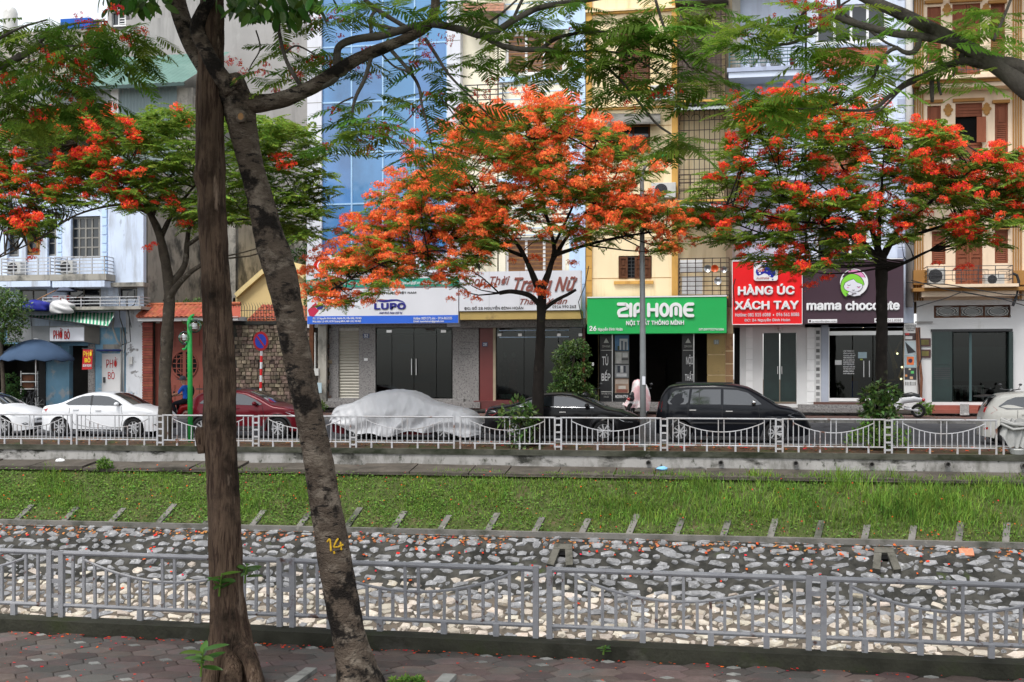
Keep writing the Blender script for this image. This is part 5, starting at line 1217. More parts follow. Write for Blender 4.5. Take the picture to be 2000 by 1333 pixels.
# the lettering is drawn as rounded strokes
def strokes(t, ss, Y, wpx, m, name='lettering', th=.03):
    q = MB()
    for s_ in ss:
        ks = th+.003*ss.index(s_); P = [at(u, v, Y) for u, v in s_]; r = wpx/2/pxm(s_[0][0], Y); n = 8
        L_, R_ = [], []
        for i, p in enumerate(P):
            a, b = P[max(i-1,0)], P[min(i+1,len(P)-1)]; d = (b-a).normalized(); nn = Vector((-d.z,0,d.x)); L_.append(p+nn*r); R_.append(p-nn*r)
        d0 = (P[1]-P[0]).normalized(); d1 = (P[-1]-P[-2]).normalized()
        c1 = [P[-1]+Vector((d1.x*math.sin(a)-d1.z*math.cos(a),0,d1.z*math.sin(a)+d1.x*math.cos(a)))*r for a in [math.pi*k/n for k in range(1,n)]]
        c0 = [P[0]-Vector((d0.x*math.sin(a)-d0.z*math.cos(a),0,d0.z*math.sin(a)+d0.x*math.cos(a)))*r for a in [math.pi*k/n for k in range(1,n)]]
        k = len(q.v); ring = L_+c1+R_[::-1]+c0; N = len(ring)
        q.v += [(p.x, Y-ks, p.z) for p in ring]+[(p.x, Y, p.z) for p in ring]
        m_ = len(P)
        for i in range(m_-1): q.f.append((k+i, k+i+1, k+(N-1-len(c0)-(i+1)), k+(N-1-len(c0)-i))); q.mi.append(0)
        q.f.append(tuple(k+m_-1+i for i in range(len(c1)+2))); q.f.append(tuple([k+m_+len(c1)+m_-1]+[k+m_*2+len(c1)+i for i in range(len(c0))]+[k])); q.mi += [0,0]
        for i in range(N): q.f.append((k+i, k+(i+1)%N, k+(i+1)%N+N, k+i+N)); q.mi.append(0)
    return q.build(name, m, t, auto=30)
def arc(cx_, cy_, rx, ry, a0, a1, n=9): return [(cx_+rx*math.cos(R(a0+(a1-a0)*i/n)), cy_-ry*math.sin(R(a0+(a1-a0)*i/n))) for i in range(n+1)]
A, B = 594.5, 617.
zs = [ [(1208,A),(1222,A)]+arc(1221,A+5,5,5,90,-30,5)+[(1212,A+11.5)]+arc(1213,A+17,4.5,5.5,110,200,4)+[(1209,B),(1225,B)], [(1232,A+.5),(1232,B)],
       [(1240,B),(1240,A+8)]+arc(1246,A+7,6,7,180,-90,10)+[(1245,A+14.5)], [(1267,A+.5),(1267,B)], [(1267,A+11),(1283,A+11)], [(1283,A+.5),(1283,B)],
       arc(1297.5,(A+B)/2,7,11,90,270,9), arc(1297.5,(A+B)/2,7,11,-90,90,9), [(1311,B),(1311,A+9)]+arc(1320,A+9,9.5,9,170,10,10)+[(1329.5,B)], [(1320.5,A+8),(1320.5,B-3)],
       [(1353,A),(1345,A)]+arc(1345,(A+B)/2,8,11.3,95,265,10)+[(1353,B)], [(1340,(A+B)/2),(1351,(A+B)/2)] ]
strokes(t, zs, YS-.3, 6.2, p_lw)
text(t, 'NỘI THẤT THÔNG MÌNH', 1223, 623, 1336, 637.5, YS-.3, p_lw, .035, .03); text(t, '26', 1151, 637, 1165, 647, YS-.3, p_lw, .04); text(t, 'Nguyễn Đình Hoàn', 1168, 639.5, 1216, 648, YS-.3, p_lw, .02); text(t, 'DT:0973276106', 1365, 641.5, 1414, 646, YS-.3, p_lw, .03)
t = sign('square red import shop sign with a rounded white badge', (1430,509,1567,634), YS-.1, .6, p_red)
q = MB()
for a, b, c, d in ((1430,508.4,1567,510),(1430,633,1567,634.4),(1429.6,510,1430.8,633),(1566.2,510,1567.4,633)): q.px(a,b,c,d,YS-.12,.03)
q.build('edge_trim', p_lw, t)
def rrect(u0, v0, u1, v1, r): return arc(u0+r,v0+r,r,r,180,90,4)+arc(u1-r,v0+r,r,r,90,0,4)+arc(u1-r,v1-r,r,r,0,-90,4)+arc(u0+r,v1-r,r,r,-90,-180,4)
poly(t, 'badge', rrect(1472,513,1519,549,5), YS-.11, p_lw, .08)
poly(t, 'map', [(1476,532),(1477,527),(1482,525),(1486,520),(1490,517),(1494,519),(1497,515),(1502,517),(1500,520),(1504,523),(1506,515),(1509,521),(1511,526),(1515,531),(1514,537),(1509,543),(1503,541),(1499,536),(1493,534),(1487,537),(1481,539),(1478,537)], YS-.195, pcol('map_blue', (.012,.02,.33)))
poly(t, 'map_flag', [(1480,526),(1486,521),(1493,520),(1493,530),(1480,532)], YS-.198, pcol('flag_red', (.5,.12,.1)))
strokes(t, [[(1481,531),(1492,521)],[(1486,521.5),(1487,531)],[(1480,527),(1493,525)]], YS-.198, .9, p_lw, 'flag_cross', .003)
for u, v, r in ((1484,534,2),(1504,522,1.1),(1498,530,1.2),(1509,528,1.1),(1504,539,1.4),(1507,533,.8)): disc(t, 'star', u, v, r, YS-.2, p_lw, 10)
text(t, 'Australia', 1477, 541, 1502, 546, YS-.19, p_dred, .0, .006, shear=.3); poly(t, 'map', [(1507,545),(1511,545),(1509,548)], YS-.195, p_navy)
text(t, 'HÀNG ÚC', 1441, 555, 1552, 577, YS-.1, p_lw, .05, .05); text(t, 'XÁCH TAY', 1435, 584, 1560, 605.5, YS-.1, p_lw, .05, .05)
text(t, 'Hotline: 081 515 6088  •  096 561 8088', 1436, 611.5, 1561, 618.5, YS-.1, p_white, .02); text(t, 'ĐC: 24 Nguyễn Đình Hoàn', 1454, 622, 1543, 629.5, YS-.1, p_white, .02)
t = sign('dark plum chocolate shop sign with a round face logo and white lettering', (1567.5,507,1765,632), YS, .5, p_plum)
q = MB(); q.px(1600,506,1764,507.4,YS-.01,.5); q.build('top_trim', p_lw, t)
text(t, 'mama', 1575, 592, 1643, 607, YS, p_lw, .05, .05); text(t, 'chocolate', 1651, 588, 1757, 607, YS, p_lw, .05, .05)
for (a, b, c, d), s_, r_ in (((1578,624,1635,631),'24 NGUYỄN ĐÌNH HOÀN',(1586,625.6,1634,629.8)),((1708,622,1764,630),'096.561.8088',(1722,623.6,1760,628.6))):
    q = MB(); q.px(a,b,c,d,YS-.01,.02); q.build('label_plate', p_lw, t); text(t, s_, *r_, YS-.01, p_plum, .0, .004); disc(t, 'label_mark', (a+c)/2-(c-a)/2+4 if a < 1600 else 1712, (b+d)/2, 2.2, YS-.016, p_plum, 12)
# round logo: a girl's face with green hair
L_, V_ = 1668, 552
p_lime, p_pink, p_skin, p_ink = pcol('lime_green', (.22,.62,.05)), pcol('candy_pink', (.72,.27,.5)), pcol('pale_skin', (.72,.72,.8)), p_plum
def ldisc(n, u, v, r, m, dy, sq=1.): return disc(t, n, u, v, r, YS-.05, m, 36, sq, dy)
q = MB(); pc = at(L_, V_, YS); rr = 27.5/pxm(L_,YS); q.lathe([(rr,-.05),(rr,0)], pc, 40, 'y'); q.build('logo_rim', p_ink, t)
ldisc('logo_disc', L_, V_, 27.5, p_ink, 0); ldisc('logo_disc', L_, V_, 26.6, p_lw, .003)
poly(t, 'logo_hair', arc(1668,551,24.5,24.5,20,160,16)+[(1655,540),(1668,537)], YS-.056, p_ink); poly(t, 'logo_hood', arc(1668,551,23.3,23.3,22,120,14)+[(1660,536),(1680,541)], YS-.059, p_pink)
poly(t, 'logo_hair', arc(1665,560,24.,25.5,10,238,22)+[(1660,574),(1675,566)], YS-.062, p_ink); poly(t, 'logo_hair', arc(1665,560,22.8,24.3,8,234,22)+[(1660,573),(1675,566)], YS-.065, p_lime)
fc = [(1648,560),(1651,553),(1658,549),(1667,546),(1673,552),(1684,556),(1684,562),(1680,567),(1673,570),(1664,571),(1655,568),(1650,565)]
poly(t, 'logo_face', [(1668+(u-1668)*1.06,559+(v-559)*1.08) for u, v in fc], YS-.068, p_ink); poly(t, 'logo_face', fc, YS-.071, p_skin)
poly(t, 'logo_neck', [(1658,570),(1676,570),(1681,577),(1668,579),(1655,577)], YS-.068, p_skin)
strokes(t, [arc(1658,556,3.2,2,200,340,5), arc(1677,559,3.2,2,200,340,5), arc(1667,566,2.2,1.3,200,340,5), [(1653,573),(1659,577),(1666,576)], [(1664,574),(1672,573)]], YS-.072, .8, p_ink, 'logo_lines', .003)
for u in (1656,1677): poly(t, 'logo_cheek', [(u-2,561),(u+2,561),(u+2,563),(u-2,563)], YS-.0725, p_pink)
q = MB()
for u, v in ((1738,527),(1742,535),(1738,541),(1690,612),(1700,598),(1745,600),(1597,614),(1575,640-8)): q.px(u,v,u+.9,v+.9,YS-.006,.01)
# noodle shop: grey panel sign, hanging banner
t = sign('grey panel sign of the noodle shop with a white end board', (14,637,165,668), YH-.75, .7, mat('grey_panel', (.24,.25,.26), .5, .08, 2))
q = MB(); 
for u in (30,62,96): q.px(u,638,u+.8,667,YH-.756,.02)
q.build('panel_joint', m_dkmetal, t); q = MB(); q.px(97,640,164,666,YH-.77,.03); q.build('face_board', p_white, t)
q = MB(); X = fx(165,YH-.75)+.003; q.add([(X,YH-.75,fz(165,668,YH-.75)),(X+.3,YH-.1,fz(165,668,YH-.75)-.1),(X+.3,YH-.1,fz(165,637,YH-.75)),(X,YH-.75,fz(165,637,YH-.75))], [(0,1,2,3)]); q.build('side_panel', m_gfr, t)
text(t, 'PHỞ', 105, 641, 122, 662.5, YH-.77, m_redl, .0, .03); text(t, 'BÒ', 126, 643, 136.5, 663, YH-.77, m_redl, .02, .03)
t = thing('hanging_banner', 'small red banner with yellow lettering hanging at the noodle shop entrance', 'banner', at(170,722,YH-.7), 'shop signs over the shopfronts')
q = MB(); P = [at(162,683,YH-.7),at(181,683,YH-.7),at(179.5,721.5,YH-.7),at(160,722.5,YH-.7)]; q.add(P+[p+Vector((0,.02,0)) for p in P], [(0,3,2,1),(4,5,6,7),(0,1,5,4),(1,2,6,5),(2,3,7,6),(3,0,4,7)]); q.build('cloth', pcol('banner_red', (.42,.012,.015)), t)
m_ye = pcol('yellow_ink', (.75,.55,.02)); text(t, 'PHỞ', 163, 684, 180, 697, YH-.7, m_ye, .01); text(t, 'BÒ', 165.5, 698, 177, 708.5, YH-.7, m_ye, .04); text(t, 'BÚN NGAN', 162, 710.5, 178.5, 717, YH-.7, p_white, .02); 
q = MB(); q.tube([at(160,681.5,YH-.7), at(183,681.5,YH-.7)], .02, 6); q.build('rod', m_dkmetal, t)

# ------------------------------------------------------------------ noodle shop clutter
Yu = 44.6; t = thing('sun_umbrella', 'large dark blue street umbrella in front of the noodle shop', 'umbrella', (at(70,800,Yu).x, Yu, .57))
m_umb = mat('dark_blue_canvas', (.045,.075,.13), .75, .12, 2, .1, 60)
c = at(70,663,Yu); rr = 71/pxm(70,Yu); zr = at(70,699,Yu).z; hgt = c.z-zr; n = 12; q = MB(); vs, fs = [tuple(c)], []
for k in range(1, 8):
    f = k/7
    for j in range(n*2):
        a = math.pi*j/n; sag = (1-.045*f*(j % 2)); vs.append((c.x+rr*f*math.cos(a)*sag, c.y+rr*f*math.sin(a)*sag, c.z-hgt*(f**1.9)-.03*f*(j % 2)))
N = n*2
for j in range(N): fs.append((0, 1+j, 1+(j+1) % N))
for k in range(6):
    for j in range(N): fs.append((1+k*N+j, 1+(k+1)*N+j, 1+(k+1)*N+(j+1) % N, 1+k*N+(j+1) % N))
k0 = len(vs)
for j in range(N): p = vs[1+6*N+j]; vs.append((p[0], p[1], p[2]-.09-.04*(j % 2)))
for j in range(N): fs.append((1+6*N+j, k0+j, k0+(j+1) % N, 1+6*N+(j+1) % N))
q.add(vs, fs); q.build('canopy', m_umb, t, smooth=True)
q = MB(); q.tube([(c.x,c.y,.57),(c.x,c.y,c.z+.02)], .025, 8); q.build('pole', m_steel, t); q = MB(); q.lathe([(0,0),(.09,0),(.09,.03),(0,.05)], c, 12); q.build('finial', p_lw, t)
q = MB()
for j in range(n): a = 2*math.pi*j/n; q.tube([(c.x,c.y,c.z-.05),(c.x+rr*.97*math.cos(a),c.y+rr*.97*math.sin(a),zr-.01)], .008, 4)
q.build('ribs', m_dkmetal, t)
Ya = 44.9; t = thing('striped_awning', 'sagging green and white striped tarpaulin awning over the noodle shop sign', 'awning', at(140,640,Ya))
# stripes are woven in the cloth: material alternates along u
ma = mat('green_stripe', (.03,.24,.13), .7, .15, 4), mat('white_stripe', (.5,.56,.5), .7, .1, 4)
nu, nv = 96, 10; q = MB(); vs = []
for i in range(nu+1):
    f = i/nu
    for j in range(nv+1):
        g = j/nv; u = 56+(222-56)*f+ (1-g)*2; vtop = 616-8*f+5*math.sin(f*9)*.4; vbot = 619+20*f**.8
        if f > .93: vbot -= (f-.93)*300
        y = Ya+(1-g)*1.0; v = vtop+(vbot-vtop)*(g+.13*math.sin(g*math.pi)*math.sin(f*7)); vs.append(tuple(at(u, v, y)))
fs = []; mi = []
for i in range(nu):
    for j in range(nv): q.cur = 0 if (i % 4) < 2 else 1; q.mi.append(q.cur); q.f.append((i*(nv+1)+j, (i+1)*(nv+1)+j, (i+1)*(nv+1)+j+1, i*(nv+1)+j+1))
q.v = vs; q.build('cloth', list(ma), t, smooth=True); q = MB(); q.tube([at(56,619,Ya), at(213,638.5,Ya)], .022, 6); q.build('edge_rod', m_dkmetal, t)
q = MB(); q.tube([at(60,618,Ya+.1),at(62,640,YH-.1)], .02, 6); q.tube([at(205,630,Ya+.1),at(205,640,YH-.1)], .02, 6); q.build('bracket', m_dkmetal, t)
def crumple(name, label, cat, c, sx, sy, sz, m, seed, n=26, amp=.35):
    r = random.Random(seed); q = MB(); ph = [(r.uniform(2,7), r.uniform(0,6), r.uniform(2,7)) for _ in range(5)]; vs = []
    for i in range(n+1):
        th = math.pi*i/n
        for j in range(n):
            a = 2*math.pi*j/n; d = 1+amp*sum(math.sin(k1*math.cos(a)+p+k2*math.cos(th)*1.3+k1*math.sin(a)*.7) for k1, p, k2 in ph)/5
            vs.append((c[0]+sx*d*math.sin(th)*math.cos(a), c[1]+sy*d*math.sin(th)*math.sin(a), max(c[2]-sz*.6, c[2]+sz*d*math.cos(th))))
    q.add(vs, [(i*n+j, i*n+(j+1)%n, (i+1)*n+(j+1)%n, (i+1)*n+j) for i in range(n) for j in range(n)])
    return single(name, q, m, label, cat, c, smooth=True)
crumple('tarpaulin_bundle', 'rolled blue tarpaulin bundle on the awning deck', 'tarpaulin', at(72,600,YH-1.1), .75, .25, .26, mat('ultramarine_tarp', (.02,.025,.2), .6, .3, 5), 3)
crumple('white_sack', 'crumpled white plastic sack lying on the striped awning', 'sack', at(120,603,YH-1.2), .52, .25, .33, mat('white_plastic', (.5,.5,.5), .5, .15, 5), 5)
t = thing('carton', 'printed white and red carton behind the awning deck rail', 'carton', at(115,600,YH-.6)); q = MB(); q.px(102,577,135,600,YH-.6,.4); q.build('box', p_white, t); q = MB(); q.px(130,577.5,134.8,599,YH-.61,.02); q.px(103,579,114,583,YH-.61,.02); q.px(117,580,124,590,YH-.61,.02); q.build('print', m_redl, t)
t = thing('folded_umbrella', 'grey umbrella canopy with wooden pole leaning over the deck rail', 'umbrella', at(130,568,YH-.9)); q = MB(); q.tube([at(60,592,YH-1.1), at(120,562,YH-.8)], .022, 6); q.build('pole', m_tan if False else mat('pole_wood', (.3,.17,.1), .6), t)
q = MB(); c = at(130,569,YH-.8); q.lathe([(0,.22),(.25,.14),(.42,0),(.4,-.02),(.2,.04)], c, 14); q.build('canopy', mat('slate_canvas', (.07,.08,.11), .7), t)
Yb = 44.5
t = thing('kitchen_rack', 'metal kitchen rack with boxes in the dark noodle shop', 'rack', at(58,790,YH+.4)); q = MB()
for u in (41,74): q.tube([at(u,725,YH+.4),at(u,792,YH+.4)], .02, 6)
for v in (729,745,759): q.px(41,v,74,v+2,YH+.4,.4)
q.build('frame', m_acw, t); q = MB(); q.px(44,733,66,744,YH+.5,.2); q.build('box', m_dkwood, t); q = MB(); q.px(44,748,66,758,YH+.5,.2); q.build('box', m_dkwood, t)
# bicycle
t = thing('bicycle', 'old black bicycle parked beside the noodle shop rack', 'bicycle', at(60,803,Yb)); bx0, bx1 = at(50,792,Yb), at(73,790,Yb); bz = bx0.z
def wheel_mb(c, r, th, n=20):
    q = MB(); q.tube([(c[0]+r*math.cos(2*math.pi*i/n), c[1], c[2]+r*math.sin(2*math.pi*i/n)) for i in range(n+1)], th, 6, False); return q
for c in (bx0, bx1):
    q = wheel_mb(c, .31, .022); o = q.build('tyre', m_blkp, t); q = MB()
    for k in range(9): a = k*2*math.pi/9; q.bar(c, (c[0]+.3*math.cos(a), c[1], c[2]+.3*math.sin(a)), .006)
    q.build('spokes', m_steel, o)
q = MB(); a, b = Vector(bx0), Vector(bx1); s_ = a+Vector((.18,0,.5)); h = b+Vector((-.12,0,.55)); bb = a.lerp(b,.45)-Vector((0,0,.03))
for x_, y_ in ((a,s_),(a,bb),(bb,s_),(bb,h),(s_+Vector((0,0,-.08)),h+Vector((0,0,-.05))),(h+Vector((0,0,.12)),b),(h+Vector((0,-.2,.13)),h+Vector((0,.2,.13)))): q.tube([x_,y_], .018, 6)
q.build('frame', m_dkmetal, t); q = MB(); q.ball(s_+Vector((0,0,.04)), .11, 8, (1,.6,.35)); q.build('saddle', m_blkp, t)
for u, w_, hh_, c, lab, nm in ((27,18,10,mat('glazed_grey', (.18,.2,.23), .4),'wide grey plant basin by the noodle shop','plant basin'),(103,12,10,m_steel,'steel cooking pot on the pavement by the noodle shop','cooking pot')):
    p = at(u,803,44.7); r_ = w_/2/pxm(u,44.7)*1.2; q = MB(); q.lathe([(r_*.8,0),(r_,hh_/52),(r_*1.05,hh_/52),(r_*.9,hh_/52*.8),(0,hh_/52*.8)], (p.x,p.y,.57), 16); single(nm.replace(' ','_'), q, c, lab, nm.split()[-1], (p.x,p.y,.57), smooth=True)

# ------------------------------------------------------------------ lamps, road sign
m_lamp = mat('bright_green_paint', (.02,.36,.07), .45, .1, 4); m_globe = glass('clear_globe', (.9,.9,.9), .08)
Yl = 36.5; b = at(372,862,Yl); t = thing('globe_lamp', 'green street lamp with curled arms and two clear globes', 'street lamp', (b.x, Yl, -.09))
q = MB(); q.tube([(b.x,Yl,-.1),(b.x-.02,Yl,at(371,690,Yl).z),(b.x-.03,Yl,at(369.5,640,Yl).z)]+[at(u,v,Yl) for u, v in ((369,630),(371,622),(375,617),(379,615))], [.085,.08,.075,.07,.06,.045,.03], 10); q.build('post', m_lamp, t, smooth=True)
q = MB(); q.tube([at(u,v,Yl) for u, v in ((370,672),(366,676),(362,682),(358,683),(357,681))], [.06,.05,.04,.035,.03], 8); q.tube([at(u,v,Yl) for u, v in ((368,673),(367,668),(363,669))], [.05,.05,.04], 8); q.tube([at(u,v,Yl) for u, v in ((371,622),(376,625),(379,627))], [.05,.05,.05], 8); q.build('arm', m_lamp, t, smooth=True)
for u, v, sgn in ((361,660,-1),(380.5,638,1)):
    c = at(u,v,Yl); rr = 13/pxm(u,Yl); q = MB(); q.ball(c, rr, 20); o = q.build('globe', m_globe, t, smooth=True)
    q = MB()
    for k in range(4): q.lathe([(0,-.07+k*.045),(.075,-.07+k*.045),(.075,-.045+k*.045),(0,-.045+k*.045)], c, 12)
    q.build('lamp_louvre', p_lw, o); q = MB(); z = sgn*rr*.9; q.lathe([(0,z),(rr*.5,z*.92),(rr*.45,z*1.15),(0,z*1.18)], c, 14); q.build('globe_cap', m_dkmetal, o)
b = at(1256,862,36.6); t = thing('street_lamp', 'tall galvanised street light pole with curved arm and green lamp head', 'street lamp', (b.x, 36.6, -.07)); Y = 36.6
q = MB(); q.tube([(b.x,Y,-.1)]+[at(u,v,Y) for u, v in ((1255.5,700),(1254.5,520),(1253.8,360),(1254.5,342),(1259,328),(1266,320),(1276,314))], [.095,.09,.078,.062,.05,.045,.042,.04], 12); q.build('pole', m_pole, t, smooth=True)
q = MB(); c = at(1288,306,Y); q.ball(c, .3, 14, (1,.5,.42)); q.build('lamp_head', m_lamp, t, smooth=True); q = MB(); q.ball(c-Vector((-.03,0,.07)), .22, 12, (1,.45,.35)); q.build('lamp_glass', m_globe, t, smooth=True)
q = MB(); q.box(b.x-.14, b.x+.14, Y-.14, Y+.14, -.12, -.02); q.build('base_plate', m_pole, t); q = MB(); p = at(1257,752,Y-.1); q.box(p.x-.04,p.x+.05,p.y-.03,p.y,p.z,p.z+.25); q.build('notice', p_white, t)
b = at(508,800,43.5); Y = 43.5; t = thing('no_parking_sign', 'round blue and red no-parking sign on a red and white striped post', 'road sign', (b.x, Y, .56)); cc = at(511,667,Y)
q = MB(); n = 9; z0, z1 = .56, cc.z-.05
stripes_w, stripes_r = MB(), MB()
for i in range(n+2):
    a_, b_ = z0+(z1-z0)*i/(n+2), z0+(z1-z0)*(i+1)/(n+2); (stripes_r if i % 2 == 0 else stripes_w).tube([(b.x+(cc.x-b.x)*((a_-z0)/(z1-z0)),Y,a_),(b.x+(cc.x-b.x)*((b_-z0)/(z1-z0)),Y,b_)], .048, 10)
stripes_r.build('red_bands', p_red, t, kind='stuff'); stripes_w.build('white_bands', p_lw, t, kind='stuff')
rx, rz = 11/pxm(511,Y), 19/pxm(511,Y)
q = MB(); q.lathe([(0,-.03),(rz,-.03),(rz,0),(0,0)], (0,0,0), 28, 'y'); q.v = [(cc.x+x*rx/rz, Y-.06+y+x*.6, cc.z+z) for x, y, z in q.v]; q.build('disc', pcol('sign_face_red', (.48,.012,.02)), t)
q = MB(); q.lathe([(0,-.036),(rz*.74,-.036)], (0,0,0), 28, 'y'); q.v = [(cc.x+x*rx/rz, Y-.06+y+x*.6, cc.z+z) for x, y, z in q.v]; q.build('face', pcol('sign_face_blue', (.02,.06,.5)), t)
q = MB(); a = R(47); d = Vector((math.cos(a),0,-math.sin(a)))*rz*.76; e_ = Vector((math.sin(a),0,math.cos(a)))*.035; P = [d+e_,d-e_,-d-e_,-d+e_]; q.add([(cc.x+p.x*rx/rz, Y-.1+p.x*.6, cc.z+p.z) for p in P], [(0,1,2,3)]); q.build('slash', pcol('sign_face_red', (.48,.012,.02)), t)
# overhead wires
q = MB()
for pl in ([(1780,548),(1850,566),(1930,580),(2010,588)],[(1770,552),(1850,556),(1960,575),(2010,577)],[(1790,600),(1850,582),(1880,570),(1960,585),(2010,600)],[(1435,600),(1432,560),(1436,545)],[(1795,640),(1800,700),(1793,720),(1797,790)],[(1140,640),(1130,590),(1142,560),(1150,520)]):
    P = [at(u,v,YH-1.0) for u, v in pl]; q.tube(P, .018, 5)
q.tube([at(u,v,YH-.6) for u, v in ((1978,535),(1986,538),(1990,550),(1985,580),(1978,598))], .05, 7)
tag(q.build('overhead_cables', mat('black_cable', (.03,.03,.032), .7), loc=at(1850,580,YH-1)), 'slack black overhead cables and a white conduit strung across the peach house front', 'cables', kind='stuff')
q = MB(); q.tube([at(u,v,YH-.25) for u, v in ((1795,640),(1796,700),(1800,740),(1798,795))], .05, 7); q.tube([at(u,v,YH-.2) for u, v in ((1790,640),(1793,720),(1797,790))], .035, 7)
single('drain_pipe', q, mat('rusty_brown_pipe', (.17,.075,.045), .8, .3, 4), 'rusty brown pipes running down between the chocolate shop and the white shopfront', 'pipe', at(1796,795,YH-.2))
# ------------------------------------------------------------------ vehicles
def paint(n, c, metal=0.): return mat(n, c, .28, .03, 1., coat=.15, metal=metal, spec=.2)
m_tyre = mat('tyre_rubber', (.018,.018,.018), .85, .2, 8); m_rim = mat('alloy_rim', (.5,.5,.51), .3, .05, metal=.7); m_trim = mat('black_trim', (.015,.015,.016), .45, .15)
m_cgl = mat('car_glass', (.015,.018,.02), .03, .1, 1., spec=.9, coat=.6); m_hl = mat('headlight_glass', (.55,.57,.6), .1, .15, 12, coat=1.); m_tl = mat('tail_light_red', (.4,.008,.01), .2, .1, coat=1.); m_chr = mat('chrome', (.65,.65,.66), .12, .03, metal=1.)
class Car:
    def __init__(s, name, label, cat, x0, yc, L, W, top, zb, wh, r, pm, belt, group='cars parked along the canal kerb', tuck=.28, rot=0.):
        s.L, s.W, s.top, s.zb0, s.wh, s.r, s.belt, s.tuck = L, W, top, zb, wh, r, belt, tuck
        s.x0, s.yc = x0, yc
        s.t = thing(name, label, cat, (x0+L/2, yc, 0), group)
        nx, nz, ny = 110, 16, 8; xs = [L*(.5-.5*math.cos(math.pi*i/nx))*.35+L*i/nx*.65 for i in range(nx+1)]
        ring = []
        q = MB(); vs = []
        for x in xs:
            zt, zb_ = s.zt(x), s.zbot(x); row = []
            for k in range(nz+1):
                f = k/nz; f = 1-(1-f)**1.6; z = zb_+(zt-zb_)*f; row.append((x, -s.hw(x, z), z))
            h = s.hw(x, zt)
            for k in range(1, ny): y = -h+2*h*k/ny; row.append((x, y, s.ztop(x, y)))
            row += [(x, -b, c) for a, b, c in reversed(row[:nz+1])]; vs += row
        n = len(row); fs = []
        for i in range(nx):
            for j in range(n-1): fs.append((i*n+j, (i+1)*n+j, (i+1)*n+j+1, i*n+j+1))
            fs.append((i*n+n-1, (i+1)*n+n-1, (i+1)*n, i*n))
        fs.append(tuple(range(n-1, -1, -1))); fs.append(tuple(nx*n+j for j in range(n)))
        q.add([s.P(p) for p in vs], fs); s.body = q.build('body', pm, s.t, auto=35); s.pm = pm
        for wx in wh: s.wheel(wx)
    def fit(s, a, b):
        k = (b-a)/s.L; s.t.scale = (k, 1, 1); s.t.location.x = (a+b)/2
    def P(s, p): return (s.x0+p[0], s.yc+p[1], p[2])
    def zt(s, x): return float(np.interp(x, [a for a, b in s.top], [b for a, b in s.top]))
    def zts(s, x): return sum(s.zt(min(max(x+d, 0), s.L)) for d in (-.06,-.03,0,.03,.06))/5
    def zbot(s, x):
        z = s.zb0+.1*max(0, abs(2*x/s.L-1)-.85)*4
        for wx in s.wh:
            d = abs(x-wx); RR = s.r+.055
            if d < RR: z = max(z, s.r+math.sqrt(RR*RR-d*d))
        return min(z, s.zt(x)-.05)
    def hw(s, x, z):
        e = abs(2*x/s.L-1); h = s.W/2*(1-.05*e*e-.36*e**9)
        b = s.belt
        if z > b: h -= (z-b)*s.tuck
        else: h -= .06*((b-z)/b)**2*1.2+(.012 if abs(z-b*.8) < .02 else 0)
        zt = s.zt(x); r_ = .1; d = zt-z
        if d < r_: h -= r_-math.sqrt(max(0, r_*r_-(r_-d)**2))
        for wx in s.wh:                                            # flared arches
            dd = math.hypot(x-wx, z-s.r)
            if s.r < dd < s.r+.13: h += .018
        return h
    def ztop(s, x, y):
        h = s.hw(x, s.zt(x)); return s.zt(x)+.035*(1-(y/h)**2)
    def wheel(s, wx):
        for side in (-1, 1):
            yo = side*(s.W/2-.035); c = s.P((wx, yo, s.r)); q = MB(); sg = side
            q.lathe([(s.r*.62,-.2*sg),(s.r*.93,-.2*sg),(s.r,-.17*sg),(s.r,-.03*sg),(s.r*.95,-.004*sg),(s.r*.7,0),(s.r*.66,-.02*sg)], c, 28, 'y'); w_ = q.build('wheel', m_tyre, s.t, smooth=True)
            q = MB(); R_ = s.r*.67
            q.lathe([(R_,-.02*sg),(R_*.93,-.005*sg),(R_*.88,-.03*sg)], c, 28, 'y'); q.lathe([(R_*.2,-.01*sg),(0,-.006*sg)], c, 12, 'y')
            for k in range(s.spokes if hasattr(s, 'spokes') else 8):
                a = k*2*math.pi/8+.2; d = Vector((math.cos(a),0,math.sin(a))); n_ = Vector((-math.sin(a),0,math.cos(a))); cc = Vector(c)-Vector((0,.02*sg,0))
                q.obox(cc+d*R_*.54, d*R_*.38, n_*R_*.09, Vector((0,.012,0)))
            q.build('rim', m_rim, w_)
            q = MB(); q.lathe([(0,-.05*sg),(R_*.9,-.05*sg)], c, 20, 'y'); q.build('brake_disc', m_trim, w_)
    def side(s, name, poly, m, off=.012, both=True, sub=None):
        """a patch on the flank, outlined in the side view (x from the tail, z)"""
        pts = []
        for (a, b), (c, d) in zip(poly, poly[1:]+poly[:1]):
            n = max(1, int(math.hypot(c-a, d-b)/.12)); pts += [(a+(c-a)*i/n, b+(d-b)*i/n) for i in range(n)]
        for sg in ((-1, 1) if both else (-1,)):
            q = MB(); P = [Vector(s.P((x, sg*(s.hw(x, z)+off), z))) for x, z in pts]; fl = [Vector((x, z, 0)) for x, z in pts]
            q.add(P, [tuple(f) for f in tessellate_polygon([fl])]); q.build(name, m, sub or s.t, smooth=True)
